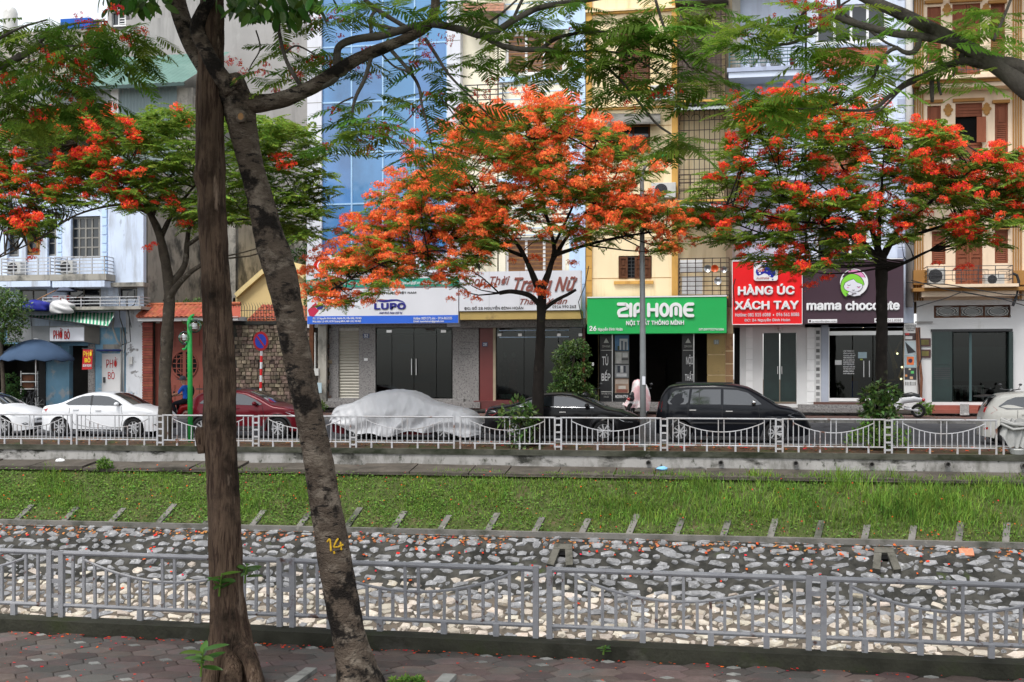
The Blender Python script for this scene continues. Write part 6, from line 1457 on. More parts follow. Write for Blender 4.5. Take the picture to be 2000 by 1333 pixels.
    def deck(s, name, xa, xb, m, fr=.86, off=.012, fr2=None):
        """a patch on the upper surface between two stations: windscreen, rear window"""
        n, k = 10, 8; vs = []
        for i in range(n+1):
            x = xa+(xb-xa)*i/n; f = fr+(fr2-fr)*i/n if fr2 else fr
            h = s.hw(x, s.zt(x))*f
            for j in range(k+1): y = -h+2*h*j/k; vs.append(s.P((x, y, s.ztop(x, y)+off)))
        q = MB(); q.add(vs, [(i*(k+1)+j, i*(k+1)+j+1, (i+1)*(k+1)+j+1, (i+1)*(k+1)+j) for i in range(n) for j in range(k)]); q.build(name, m, s.t, smooth=True)
    def seam(s, pts, name='door_seam'):
        full = []
        for (a, b), (c, d) in zip(pts, pts[1:]): full += [(a+(c-a)*i/6, b+(d-b)*i/6) for i in range(6)]
        full.append(pts[-1])
        for sg in (-1, 1): q = MB(); q.tube([s.P((x, sg*(s.hw(x,z)+.001), z)) for x, z in full], .007, 4); q.build(name, m_trim, s.t)
    def handle(s, x, z, m=None):
        for sg in (-1, 1):
            q = MB(); y = sg*(s.hw(x,z)+.02); q.box(*[s.x0+x-.1, s.x0+x+.1], s.yc+y-.012, s.yc+y+.012, z-.014, z+.014); q.build('door_handle', m or s.pm, s.t)
    def mirror(s, x, z, m=None):
        for sg in (-1, 1):
            q = MB(); q.ball(s.P((x, sg*(s.hw(x,z)+.12), z+.05)), .1, 10, (.75,1.0,.7)); o = q.build('mirror', m or s.pm, s.t, smooth=True)
    def front(s, name, x, y0, y1, z0, z1, m, d=.03):
        q = MB(); n = 10; vs = []
        for i in range(n+1):
            y = y0+(y1-y0)*i/n
            for z in (z0, z1):
                # walk inwards until the flank is wide enough
                xx = s.L if x > s.L/2 else 0.
                st = -.01 if x > s.L/2 else .01
                while s.hw(xx, z) < abs(y) or s.zt(xx) < z: xx += st
                vs.append(s.P((xx+(d*.4 if st < 0 else -d*.4), y, z)))
        q.add(vs, [(2*i, 2*i+2, 2*i+3, 2*i+1) for i in range(n)]); q.build(name, m, s.t, smooth=True)
def smooth_top(pts, L):
    """rounded side profile through the given stations"""
    xs, zs = zip(*pts); X = np.linspace(0, L, 160); Z = np.interp(X, xs, zs); k = np.array([1,2,3,4,3,2,1.]); k /= k.sum(); Zp = np.pad(Z, 3, 'edge')
    return list(zip(X.tolist(), np.convolve(Zp, k, 'valid').tolist()))
YC = 38.15
def span(u0, u1, Wd=1.75): return fx(u0, YC-Wd/2), fx(u1, YC-Wd/2)
# white sedan with black tinted windows
sedan = lambda L, h=1.46: smooth_top([(0,.72),(.04,.93),(.12,1.0),(.55,1.05),(.85,1.12),(1.35,1.33),(1.75,h-.02),(2.15,h),(2.5,h-.02),(2.85,1.3),(3.4,1.0),(3.75,.95),(4.05,.86),(4.25,.74),(L,.56)], L)
def dress_sedan(c, hl_white=True, k=1.0):
    c.side('side_window', [(1.02,1.09),(1.3,1.235),(1.6,1.335),(1.92,1.36),(1.92,1.05),(1.15,1.045)], m_cgl); c.side('side_window', [(1.99,1.36),(2.25,1.36),(2.55,1.325),(2.85,1.2),(3.05,1.06),(2.95,1.03),(1.99,1.045)], m_cgl)
    c.side('window_pillar', [(1.915,1.37),(1.995,1.37),(1.995,1.04),(1.915,1.04)], m_trim, .009)
    c.deck('windscreen', 2.6, 3.32, m_cgl, .86, fr2=.9); c.deck('rear_window', .92, 1.6, m_cgl, .88, fr2=.82)
    c.seam([(1.2,.95),(1.18,.75),(1.35,.42),(1.95,.3),(1.95,1.03)]); c.seam([(1.95,.3),(3.0,.3),(3.08,.6),(3.02,1.0)]); c.handle(1.42,.9); c.handle(2.22,.88); c.mirror(2.9,1.03)
    c.side('headlight', [(3.78,.72),(4.02,.8),(4.2,.76),(4.3,.66),(4.22,.62),(3.95,.64)], m_hl, .008); c.side('tail_light', [(.03,.86),(.28,.92),(.4,.93),(.3,.82),(.05,.74)], m_tl, .008)
    c.side('fog_light', [(4.08,.42),(4.2,.45),(4.27,.4),(4.18,.36)], m_trim, .008); c.side('sill', [(1.0,.25),(3.0,.25),(3.0,.2),(1.0,.2)], m_trim, .006)
    c.front('grille', c.L, -.55, .55, .28, .44, m_trim); c.front('upper_grille', c.L, -.3, .3, .52, .57, m_trim); c.front('number_plate', c.L, -.26, .26, .44, .53, p_lw, .06)
    c.front('number_plate', 0, -.26, .26, .6, .7, p_lw, .06)
x0, x1 = span(70,312,1.7)
pw = paint('white_car_paint', (.72,.73,.75))
c = Car('parked_car', 'white sedan with dark tinted windows, between the noodle shop and the green globe lamp', 'car', x0, YC, 4.37, 1.7, sedan(4.37), .19, (.82,3.43), .31, pw, .88); dress_sedan(c)
c.fit(x0, x1)
# the white car whose nose only shows at the edge
x0, x1 = span(-190,53,1.75)
c = Car('parked_car', 'white saloon car cut by the picture edge, only its nose showing', 'car', x1-4.37, YC, 4.37, 1.75, sedan(4.37,1.44), .18, (.82,3.43), .32, pw, .86); dress_sedan(c)
# red crossover
x0, x1 = span(356,592,1.76); L = 4.1; pr_ = paint('deep_red_paint', (.11,.005,.011), .15)
tp = smooth_top([(0,.75),(.05,1.05),(.16,1.18),(.42,1.4),(.75,1.5),(1.3,1.55),(1.8,1.55),(2.15,1.5),(2.55,1.34),(3.05,1.08),(3.45,1.02),(3.8,.92),(4.0,.78),(L,.6)], L)
c = Car('parked_car', 'dark red crossover behind the straight tree trunk', 'car', x0, YC, L, 1.76, tp, .24, (.66,3.24), .34, pr_, .95)
c.side('side_window', [(.55,1.12),(.78,1.3),(1.1,1.42),(1.5,1.45),(1.5,1.1),(.8,1.09)], m_cgl); c.side('side_window', [(1.57,1.45),(1.8,1.45),(2.1,1.4),(2.45,1.26),(2.72,1.1),(2.6,1.06),(1.57,1.09)], m_cgl); c.side('window_pillar', [(1.49,1.46),(1.58,1.46),(1.58,1.08),(1.49,1.08)], m_trim, .009)
c.deck('windscreen', 2.2, 2.98, m_cgl, .87, fr2=.9); c.deck('rear_window', .16, .55, m_cgl, .85, fr2=.8); c.seam([(.9,1.05),(.88,.8),(1.02,.45),(1.53,.34),(1.53,1.07)]); c.seam([(1.53,.34),(2.72,.34),(2.8,.7),(2.72,1.05)]); c.handle(1.1,.98); c.handle(1.85,.96); c.mirror(2.5,1.07)
for wx in c.wh: c.side('arch_cladding', [(wx+.46*math.cos(a), c.r+.46*math.sin(a)) for a in np.linspace(.0, math.pi, 12)]+[(wx+.4*math.cos(a), c.r+.4*math.sin(a)) for a in np.linspace(math.pi, 0., 12)], m_trim, .008)
c.side('sill', [(1.12,.4),(2.8,.4),(2.8,.25),(1.12,.25)], m_trim, .008); c.side('headlight', [(3.5,.84),(3.75,.88),(3.95,.8),(4.02,.7),(3.75,.74)], m_hl, .008); c.side('tail_light', [(.03,1.0),(.3,1.05),(.36,.96),(.05,.88)], m_tl, .008); c.front('grille', c.L, -.45, .45, .42, .72, m_trim); c.front('number_plate', c.L, -.26, .26, .44, .55, p_lw, .06)
for sg in (-.6, .6): q = MB(); q.box(c.x0+.35, c.x0+1.9, c.yc+sg-.02, c.yc+sg+.02, 1.56, 1.6); q.build('roof_rail', m_trim, c.t)
# black sedan
x0, x1 = span(942,1250,1.82); L = 4.85; pb = paint('black_car_paint', (.004,.004,.005))
tp = smooth_top([(0,.72),(.05,.98),(.15,1.03),(.7,1.08),(.95,1.13),(1.5,1.34),(1.95,1.45),(2.4,1.47),(2.8,1.44),(3.25,1.27),(3.85,1.0),(4.25,.94),(4.55,.83),(4.75,.7),(L,.52)], L)
c = Car('parked_car', 'black sedan under the orange-flowered tree trunk', 'car', x0, YC, L, 1.82, tp, .18, (.98,3.75), .325, pb, .9); c.fit(x0, x1)
c.side('side_window', [(1.1,1.1),(1.5,1.26),(1.85,1.36),(2.15,1.38),(2.15,1.06),(1.25,1.06)], m_cgl); c.side('side_window', [(2.22,1.38),(2.5,1.37),(2.85,1.33),(3.2,1.19),(3.45,1.06),(3.3,1.03),(2.22,1.06)], m_cgl); c.side('window_trim', [(1.05,1.085),(3.45,1.045),(3.45,1.03),(1.05,1.068)], m_chr, .014)
c.deck('windscreen', 2.9, 3.75, m_cgl, .87, fr2=.9); c.deck('rear_window', 1.05, 1.8, m_cgl, .88, fr2=.82); c.seam([(1.4,1.03),(1.38,.75),(1.52,.42),(2.18,.3),(2.18,1.04)]); c.seam([(2.18,.3),(3.3,.3),(3.4,.7),(3.35,1.02)]); c.handle(1.6,.92,m_chr); c.handle(2.5,.9,m_chr); c.mirror(3.25,1.05)
c.side('headlight', [(4.2,.7),(4.45,.8),(4.65,.74),(4.76,.62),(4.6,.6),(4.35,.62)], m_hl, .008); c.side('tail_light', [(.02,.98),(.3,1.0),(.45,.86),(.3,.78),(.02,.82)], m_tl, .008); c.side('reflector', [(.03,.92),(.36,.93),(.42,.88),(.03,.87)], p_lw, .012)
c.front('grille', c.L, -.5, .5, .3, .46, m_trim); c.front('upper_grille', c.L, -.42, .42, .5, .58, m_chr); c.front('number_plate', c.L, -.26, .26, .38, .48, p_lw, .08)
# black people carrier
x0, x1 = span(1280,1584,1.77); L = 4.58
tp = smooth_top([(0,.75),(.04,1.05),(.14,1.35),(.3,1.62),(.45,1.71),(.9,1.75),(1.8,1.76),(2.4,1.73),(2.75,1.65),(3.1,1.45),(3.65,1.1),(4.0,1.04),(4.3,.92),(4.48,.75),(L,.52)], L)
c = Car('parked_van', 'black people carrier parked before the red import shop', 'van', x0, YC, L, 1.77, tp, .2, (.74,3.55), .325, paint('black_blue_paint', (.004,.005,.008)), 1.0, tuck=.24); c.fit(x0, x1)
c.side('side_window', [(.36,1.22),(.5,1.5),(.62,1.57),(1.02,1.6),(.98,1.22),(.9,1.15),(.4,1.15)], m_cgl); c.side('side_window', [(1.1,1.6),(1.95,1.6),(1.95,1.15),(1.04,1.15),(1.04,1.2)], m_cgl); c.side('side_window', [(2.03,1.6),(2.45,1.58),(2.75,1.5),(2.98,1.32),(3.15,1.16),(2.95,1.13),(2.03,1.15)], m_cgl)
c.side('window_bar', [(1.3,1.6),(1.325,1.6),(1.325,1.15),(1.3,1.15)], m_trim, .016); c.deck('windscreen', 2.8, 3.55, m_cgl, .88, fr2=.92); c.deck('rear_window', .14, .36, m_cgl, .85); c.seam([(.98,1.12),(.97,.8),(1.1,.5),(1.2,.32),(1.99,.3),(1.99,1.12)]); c.seam([(1.99,.3),(3.0,.32),(3.1,.7),(3.05,1.1)]); c.handle(1.12,.98,m_chr); c.handle(2.2,.95,m_chr); c.mirror(2.92,1.17,m_chr)
c.side('side_moulding', [(1.05,.62),(3.0,.62),(3.0,.57),(1.05,.57)], m_trim, .015); c.side('headlight', [(3.92,.84),(4.2,.93),(4.38,.85),(4.46,.72),(4.2,.74)], m_hl, .008); c.side('tail_light', [(.03,.95),(.08,1.22),(.2,1.24),(.17,.92)], m_tl, .01); c.front('grille', c.L, -.45, .45, .5, .64, m_trim); c.front('lower_grille', c.L, -.55, .55, .28, .4, m_trim); c.front('number_plate', c.L, -.26, .26, .4, .5, p_lw, .08)
for sg in (-.6, .6): q = MB(); q.box(c.x0+.6, c.x0+2.3, c.yc+sg-.02, c.yc+sg+.02, 1.77, 1.81); q.build('roof_rail', m_trim, c.t)
# pale hatchback at the right edge
x0 = fx(1924, YC-.83); L = 3.75
tp = smooth_top([(0,.7),(.04,.95),(.12,1.1),(.3,1.36),(.5,1.47),(1.2,1.53),(1.7,1.53),(2.1,1.48),(2.5,1.28),(2.95,1.04),(3.3,.98),(3.55,.85),(L,.55)], L)
c = Car('parked_car', 'pale champagne hatchback at the picture edge, tail showing beside a grey cloth', 'car', x0, YC, L, 1.66, tp, .2, (.66,3.05), .31, paint('champagne_paint', (.5,.49,.45)), .92)
c.side('side_window', [(.38,1.12),(.62,1.3),(.85,1.39),(1.35,1.42),(1.35,1.06),(.6,1.04)], m_cgl); c.side('side_window', [(1.42,1.42),(1.8,1.4),(2.2,1.24),(2.5,1.06),(1.42,1.06)], m_cgl); c.deck('windscreen', 2.15, 2.88, m_cgl); c.deck('rear_window', .1, .38, m_cgl, .84); c.side('tail_light', [(.02,.95),(.06,1.1),(.25,1.12),(.36,1.02),(.2,.92)], m_tl, .01); c.seam([(.9,1.02),(.88,.7),(1.05,.35),(1.38,.3),(1.38,1.04)]); c.seam([(1.38,.3),(2.4,.3),(2.45,.7),(2.4,1.0)]); c.handle(1.1,.9); c.mirror(2.3,1.05)
c.side('side_marker', [(.03,.5),(.12,.52),(.12,.46),(.03,.44)], m_tl, .01); c.front('number_plate', 0, -.26, .26, .68, .8, p_lw, .05); q = MB(); q.obox(c.P((.1,0,1.42)), (.16,0,.02), (0,.6,0), (0,0,.02)); q.build('roof_spoiler', m_trim, c.t)
# red car under a silver cover
x0, x1 = span(636,934,1.72); L = 4.45
c = Car('covered_car', 'red car hidden under a silver cover, its red tail showing beneath the cloth', 'car', x0+.05, YC, 4.37, 1.5, sedan(4.37,1.24), .19, (.82,3.43), .31, pr_, .88); c.fit(x0+.08, x1-.12); c.t.scale[2] = .85; c.side('tail_light', [(.02,.9),(.3,.95),(.3,.7),(.02,.62)], m_tl, .008)
m_cov = mat('silver_cover_cloth', (.5,.505,.52), .5, .06, 1.5, .2, 20, metal=.05)
X0 = x0; LL = x1-x0; tpc = smooth_top([(0,.6),(.05,.9),(.2,1.02),(.7,1.12),(1.3,1.4),(1.8,1.53),(2.3,1.55),(2.7,1.5),(3.3,1.2),(3.9,1.02),(4.4,.95),(4.75,.75),(LL if LL > 4.8 else 4.85,.45)], max(LL,4.85))
nx, nr = 240, 64; q = MB(); vs = []
xs_, zs_ = [a for a, b in tpc], [b for a, b in tpc]
def crease(t): return 1-2*abs(((t/math.pi) % 2)-1)**.7
def fold(x, s): return .045*crease(x*11+s*3+1.6*math.sin(x*1.7+s*2))+.026*crease(x*23-s*5+1.5*math.sin(s*4+x))+.03*crease((x*.55+s*1.3)*9+math.sin(x*2))+.05*crease(x*4.3+s*6.5+math.sin(x*2.1))+.02*math.sin(x*3.2-s*5)
for i in range(nx+1):
    x = LL*i/nx; zt = float(np.interp(x, xs_, zs_)); e = abs(2*x/LL-1); h = .9*(1-.04*e*e-.4*e**8)
    hem = .2+.07*math.sin(x*2.1+1)+.05*math.sin(x*5.3)+(.22*max(0, 1-x/1.1) if x < 1.1 else 0)
    row = []
    for k in range(nr+1):
        s = -1+2*k/nr; a = abs(s)
        if a > .45:
            f = (a-.45)/.55; z = zt-.06-(zt-.06-hem)*f; y = h*(.8+.17*min(1, f*2.2)+.06*f); y += fold(x, f*1.2)*(.35+.9*f); zz = z
        else: f = a/.45; y = h*.8*f; zz = zt+.03*(1-f*f)-.06*f**6+fold(x, f)*.25
        row.append((X0+x, YC+(-y if s < 0 else y), zz))
    vs += row
n = nr+1; q.add(vs, [(i*n+j, (i+1)*n+j, (i+1)*n+j+1, i*n+j+1) for i in range(nx) for j in range(nr)]+[tuple(range(n-1,-1,-1)), tuple(nx*n+j for j in range(n))])
# the cloth gathers in a knot on the flank
cov = single('car_cover', q, m_cov, 'wrinkled silver cloth cover draped over the parked red car', 'car cover', (X0+LL/2, YC, 0), smooth=True)
q = MB(); xk = fx(800, YC-.95)
q.tube([(X0+.55,YC-.93,.62),(X0+1.2,YC-.97,.7),(xk-.5,YC-.985,.82),(xk,YC-.98,.9)], [.012,.03,.035,.05], 8); q.ball((xk+.06,YC-.97,.93), .11, 10, (1,.5,1)); q.ball((xk+.2,YC-.96,.85), .09, 10, (.8,.5,1.2)); q.tube([(xk+.05,YC-.97,.9),(xk+.25,YC-.985,.6),(xk+.3,YC-.99,.4)], [.05,.04,.015], 8)
q.build('knot', m_cov, cov, smooth=True)
ORG[cov.name] = Vector(cov.location)

# ------------------------------------------------------------------ motorbikes and the rider
def scooter(label, p, ang, col, group='motorbikes by the street', wr=.24, windscr=False):
    """a step-through motorbike built lengthwise along x, then turned"""
    t = thing('motorbike', label, 'motorbike', p, group); k = len(t.children)
    q0 = Vector(p); B = lambda x, y, z: (p[0]+x, p[1]+y, p[2]+z)
    for x in (-.62, .62):
        q = MB(); q.lathe([(wr*.62,-.05),(wr*.9,-.055),(wr,-.03),(wr,.03),(wr*.9,.055),(wr*.62,.05),(wr*.62,-.05)], B(x,0,wr), 20, 'y'); w_ = q.build('wheel', m_tyre, t, smooth=True)
        q = MB(); q.lathe([(wr*.63,-.03),(wr*.55,0),(wr*.63,.03)], B(x,0,wr), 20, 'y')
        for i in range(5): a = i*1.257; q.bar(B(x,0,wr), B(x+wr*.6*math.cos(a),0,wr+wr*.6*math.sin(a)), .03, .03)
        q.build('rim', m_rim, w_)
    q = MB(); q.tube([B(-.75,0,.62),B(-.5,0,.66),(B(-.1,0,.6)),B(.05,0,.36),B(.3,0,.34),B(.42,0,.6),B(.5,0,.85)], [.07,.13,.14,.1,.09,.1,.06], 10)
    q.tube([B(.62,0,wr),B(.52,0,.6),B(.46,0,.92)], .035, 8); q.tube([B(-.62,0,wr),B(-.15,0,.34)], .06, 8); q.build('body', col, t, smooth=True)
    q = MB(); q.tube([B(.36,-.03,.36),B(.43,-.03,.7),B(.5,-.03,.92)], [.14,.2,.12], 10); q.build('leg_shield', col, t, smooth=True)
    q = MB(); q.tube([B(-.68,0,.74),B(-.4,0,.78),B(-.05,0,.72)], [.07,.11,.09], 10); q.build('seat', m_blkp, t, smooth=True)
    q = MB(); q.tube([B(.4,-.34,1.0),B(.48,-.15,.97),B(.48,.15,.97),B(.4,.34,1.0)], .018, 7); q.build('handlebar', m_dkmetal, t)
    q = MB(); q.ball(B(.54,0,.9), .1, 10); q.build('headlight', m_hl, t, smooth=True); q = MB(); q.ball(B(-.8,0,.62), .06, 8); q.build('tail_light', m_tl, t, smooth=True)
    for s_ in (-1, 1): q = MB(); q.tube([B(.45,s_*.25,.98),B(.42,s_*.33,1.12)], .008, 5); q.ball(B(.41,s_*.34,1.15), .06, 8, (.4,1,.7)); q.build('mirror', m_dkmetal, t)
    q = MB(); q.tube([B(.82,0,.36),B(.72,0,.5),B(.52,0,.5),B(.4,0,.36)], .05, 8); q.build('mudguard', col, t, smooth=True)
    t.rotation_euler = (0, 0, ang); return t
gz = lambda Y: float(np.interp(Y, [37,39.4,43.3,43.39,47.2],[0,.01,.42,.55,.62]))
def ground_pt(u, Y): return (fx(u,Y), Y, gz(Y))
m_sw = paint('white_scooter', (.6,.6,.62)); m_sb = paint('black_scooter', (.015,.015,.017)); m_sr = paint('red_scooter', (.3,.01,.012))
mb1 = scooter('white and black motorbike parked beside the chocolate shop poster strip', ground_pt(1757,44.3), R(165), m_sw); mb1.rotation_euler = (R(-6),0,R(165))
scooter('black scooter with white tail parked at the white shopfront steps', ground_pt(1965,43.9), R(60), m_sb)
scooter('dark motorbike half hidden behind the round shrub', ground_pt(1150,44.2), R(80), m_sb)
pk = scooter('scooter draped with a pink and white sheet before the furniture shop', ground_pt(1246,44.1), R(70), m_sb)
p = ground_pt(1246,44.1); q = MB(); n = 26; vs = []
for i in range(15):
    f = i/14; zz = p[2]+1.28-1.02*f
    for j in range(n):
        a = 2*math.pi*j/n; r_ = (.12+.3*math.sqrt(f)+.05*math.sin(3*a+f*3)+.035*math.sin(7*a+2*f)*f); vs.append((p[0]+r_*math.cos(a)*(.95+.1*f)+.06*math.sin(f*3)-.08*f*f, p[1]+r_*1.5*math.sin(a), zz+.07*math.sin(4*a)*f+(.1 if f > .9 and math.sin(a*2) > 0 else 0)))
vs.append((p[0], p[1], p[2]+1.33)); q.add(vs, [(i*n+j,(i+1)*n+j,(i+1)*n+(j+1)%n,i*n+(j+1)%n) for i in range(14) for j in range(n)]+[(15*n,j,(j+1)%n) for j in range(n)])
single('scooter_sheet', q, mat('pink_sheet', (.68,.42,.44), .7, .2, 2.2, stain=((.72,.68,.68), .48, .56, 2.2)), 'pink and white sheet thrown over the parked scooter', 'sheet', p, smooth=True)
# rider
YR = 41.8; pr0 = ground_pt(352, YR); bike = scooter('dark red scooter being ridden past the terracotta gate', pr0, R(180), m_sr)
m_skin = mat('skin', (.33,.17,.11), .6, .08, 6); m_blue = mat('blue_shirt', (.015,.1,.42), .8, .12, 8); m_trs = mat('black_trousers', (.012,.012,.016), .8, .2, 8)
t = thing('person', 'person in a blue shirt and dark cap riding a scooter with a backpack', 'person', pr0)
def figure(joints, edges, radii, root, name, m, parent, sub=2):
    """one continuous body grown round a skeleton"""
    me = bpy.data.meshes.new(name); names = list(joints); o0 = ORG[parent.name]
    me.from_pydata([tuple(Vector(joints[k])-o0) for k in names], [(names.index(a), names.index(b)) for a, b in edges], [])
    o = link(name, me, parent); md = o.modifiers.new('skin', 'SKIN'); md.use_smooth_shade = True
    sk_ = me.skin_vertices[0].data if me.skin_vertices else None
    if sk_ is None:
        bm = bmesh.new(); bm.from_mesh(me); bm.verts.layers.skin.verify(); bm.to_mesh(me); bm.free(); sk_ = me.skin_vertices[0].data
    for i, k in enumerate(names): r_ = radii[k]; sk_[i].radius = r_ if isinstance(r_, tuple) else (r_, r_); sk_[i].use_root = (k == root)
    sb = o.modifiers.new('sub', 'SUBSURF'); sb.levels = sub; sb.render_levels = sub
    dg = bpy.context.evaluated_depsgraph_get(); me2 = bpy.data.meshes.new_from_object(o.evaluated_get(dg)); o.modifiers.clear(); o.data = me2; me2.materials.clear(); me2.materials.append(m)
    me2.polygons.foreach_set('use_smooth', [True]*len(me2.polygons)); return o
W = lambda x, y, z: Vector((pr0[0]+x, pr0[1]+y, pr0[2]+z))      # faces -x
J = {'pelvis': W(.26,0,.84), 'waist': W(.25,0,1.02), 'chest': W(.2,0,1.24), 'neck': W(.16,0,1.4), 'head0': W(.12,0,1.5), 'head1': W(.1,0,1.62)}
E_ = [('pelvis','waist'),('waist','chest'),('chest','neck'),('neck','head0'),('head0','head1')]
Rr = {'pelvis': .15,'waist': .13,'chest': .15,'neck': .055,'head0': .085,'head1': .09}
for s_, n_ in ((-1,'a'),(1,'b')):
    J.update({'sh'+n_: W(.19,s_*.19,1.33),'el'+n_: W(.02,s_*.25,1.1),'wr'+n_: W(-.26,s_*.27,1.04),'ha'+n_: W(-.36,s_*.28,1.03),'hip'+n_: W(.24,s_*.1,.82),'kn'+n_: W(-.2,s_*.17,.74),'an'+n_: W(-.08,s_*.18,.36),'to'+n_: W(-.24,s_*.19,.3)})
    E_ += [('chest','sh'+n_),('sh'+n_,'el'+n_),('el'+n_,'wr'+n_),('wr'+n_,'ha'+n_),('pelvis','hip'+n_),('hip'+n_,'kn'+n_),('kn'+n_,'an'+n_),('an'+n_,'to'+n_)]
    Rr.update({'sh'+n_: .075,'el'+n_: .048,'wr'+n_: .033,'ha'+n_: .042,'hip'+n_: .11,'kn'+n_: .078,'an'+n_: .05,'to'+n_: .045})
bod = figure(J, E_, Rr, 'pelvis', 'body', m_skin, t)
for k_ in (m_blue, m_trs): bod.data.materials.append(k_)
o0 = ORG[t.name]; mi = []
for pl_ in bod.data.polygons:
    cc_ = pl_.center+o0-Vector(pr0); x, y, z = cc_
    mi.append(2 if z < .93 and not (x < -.1 and z > .95) else 1 if (z < 1.41 and (x > .05 or z > 1.17)) and x > -.02 else 0)
bod.data.polygons.foreach_set('material_index', mi)
q = MB(); c = W(.1,0,1.62); q.lathe([(.115,-.02),(.118,.03),(.1,.09),(.06,.125),(0,.135)], c, 16); q.obox(c+Vector((-.15,0,.0)), (.07,0,-.012), (0,.08,0), (0,0,.008)); q.build('cap', mat('grey_cap', (.06,.065,.075), .6), t, smooth=True)
q = MB(); q.ball(W(-.005,0,1.53), .022, 8, (1.2,.8,1)); q.build('nose', m_skin, t)
for s_ in (-1,1): q = MB(); q.ball(W(.11,s_*.092,1.54), .028, 8, (.8,.4,1.1)); q.build('ear', m_skin, t); q = MB(); q.ball(W(.022,s_*.035,1.57), .011, 6); q.build('eye', p_black, t)
for s_ in (-1,1):
    for i in range(4): q = MB(); q.tube([W(-.36,s_*(.245+.022*i),1.045),W(-.405,s_*(.245+.022*i),1.03),W(-.4,s_*(.245+.022*i),1.0),W(-.375,s_*(.245+.022*i),.99)], [.011,.011,.01,.008], 6); q.build('finger', m_skin, t, smooth=True)
    q = MB(); q.tube([W(-.345,s_*.235,1.03),W(-.37,s_*.225,1.005),W(-.385,s_*.23,.985)], [.013,.012,.009], 6); q.build('thumb', m_skin, t, smooth=True)
    q = MB(); q.tube([W(-.04,s_*.18,.33),W(-.2,s_*.19,.3),W(-.28,s_*.19,.29)], [.05,.052,.035], 8); q.build('shoe', m_blkp, t, smooth=True)
q = MB(); q.ball(W(.42,0,1.2), .19, 12, (.62,.8,1.15)); single('backpack', q, mat('black_backpack', (.018,.018,.02), .7), 'black backpack on the rider in the blue shirt', 'backpack', W(.42,0,1.0), smooth=True)
# grey cloth hung over the street railing at the far right, bucket below
q = MB(); vs = []; nx, nz = 30, 16
xa, xb = fx(1955,YF-.06), fx(2020,YF-.06)
for i in range(nx+1):
    x = xa+(xb-xa)*i/nx
    for j in range(nz+1):
        f = j/nz; vs.append((x+.04*math.sin(f*5+i*.3), YF-.07-.03*math.sin(i*1.1+f*4)-.05*f, .82-.78*f*(.55+.45*min(1, i/7)) +.03*math.sin(i*.8)))
q.add(vs, [(i*(nz+1)+j,(i+1)*(nz+1)+j,(i+1)*(nz+1)+j+1,i*(nz+1)+j+1) for i in range(nx) for j in range(nz)])
for (za, r_, dz) in ((.8,.04,0),(.74,.045,.05),(.68,.04,-.03)): q.tube([(xa-.02,YF-.1,za+.02),(xa+.3,YF-.15,za-.12+dz),(xa+.7,YF-.15,za-.1),(xb,YF-.12,za+.02)], r_, 8)
single('draped_cloth', q, mat('grey_cloth', (.3,.3,.29), .85, .1, 3), 'grey cloth bundled over the white street railing beside the champagne hatchback', 'cloth', (xa, YF-.1, .1), smooth=True)
p = (fx(1990,YF-.02), YF+.12, -.16); q = MB(); q.lathe([(.19,0),(.25,.12),(.27,.16),(.24,.15),(.18,.02),(0,.02)], p, 18); single('plastic_basin', q, m_acw, 'shallow grey plastic basin under the cloth on the street railing', 'basin', p, smooth=True)
# ------------------------------------------------------------------ trees and plants
m_bark_b = mat('smooth_grey_bark', (.098,.075,.057), .9, .35, 5, 1.8, 34, stretch=(1,1,1.6), stain=[((.2,.165,.13), .5, .62, 3.4, (1,1,1.8)), ((.016,.013,.011), .51, .58, 2.3, (1,1,1.1)), ((.02,.017,.015), .57, .62, 6, (1,1,3.2))], spec=.15)
m_bark_a = mat('fibrous_brown_bark', (.11,.074,.051), .95, .4, 9, 2.2, 38, stretch=(1.6,1.6,.2), stain=[((.02,.014,.01), .5, .64, 2.2, (1,1,.7)), ((.045,.028,.02), .5, .6, 15, (1.6,1.6,.16)), ((.26,.19,.14), .6, .7, 5, (1.4,1.4,.3))], spec=.15)
m_bark_d = mat('dark_wet_bark', (.017,.014,.012), .9, .35, 5, .8, 30, stain=[((.05,.04,.033), .58, .7, 3, (1,1,.5)), ((.05,.055,.03), .6, .7, 2)], spec=.15)
m_bark_g = mat('grey_brown_bark', (.065,.053,.041), .92, .3, 5, .9, 26, stain=[((.03,.025,.02), .54, .64, 2.4), ((.16,.14,.115), .58, .7, 4)], spec=.15)
m_bark_l = mat('limb_bark', (.12,.105,.09), .9, .25, 6, .6, 40, stain=[((.045,.038,.032), .52, .66, 4, (1,1,1)), ((.2,.18,.16), .6, .72, 7)], spec=.15)
m_lf = mat('feathery_leaf', (.18,.29,.04), .6, .25, .8, island=.45, transl=.42, stain=[((.3,.38,.06), .53, .7, 1.1), ((.07,.15,.03), .52, .68, 1.7)])
m_lf2 = mat('feathery_leaf_near', (.17,.3,.042), .6, .2, 1.2, rnd=.5, transl=.5, stain=((.3,.42,.06), .55, .7, 1.0))
m_lf3 = mat('broad_leaf', (.06,.15,.02), .4, .2, 2, rnd=.45, transl=.4)
m_lf4 = mat('shrub_leaf', (.07,.14,.03), .45, .25, 1.5, island=.5, transl=.3, stain=((.2,.28,.06), .55, .68, 2.5))
m_lf5 = mat('dark_tree_leaf', (.045,.1,.028), .55, .3, .8, island=.45, transl=.3)
m_fl_o = mat('orange_red_flower', (.93,.19,.05), .6, .12, 2.5, island=.3, transl=.3, stain=((.94,.38,.12), .54, .7, 1.4))
m_fl_r = mat('scarlet_flower', (.9,.085,.025), .6, .12, 2.5, island=.3, transl=.3, stain=((.92,.2,.07), .55, .7, 1.4))
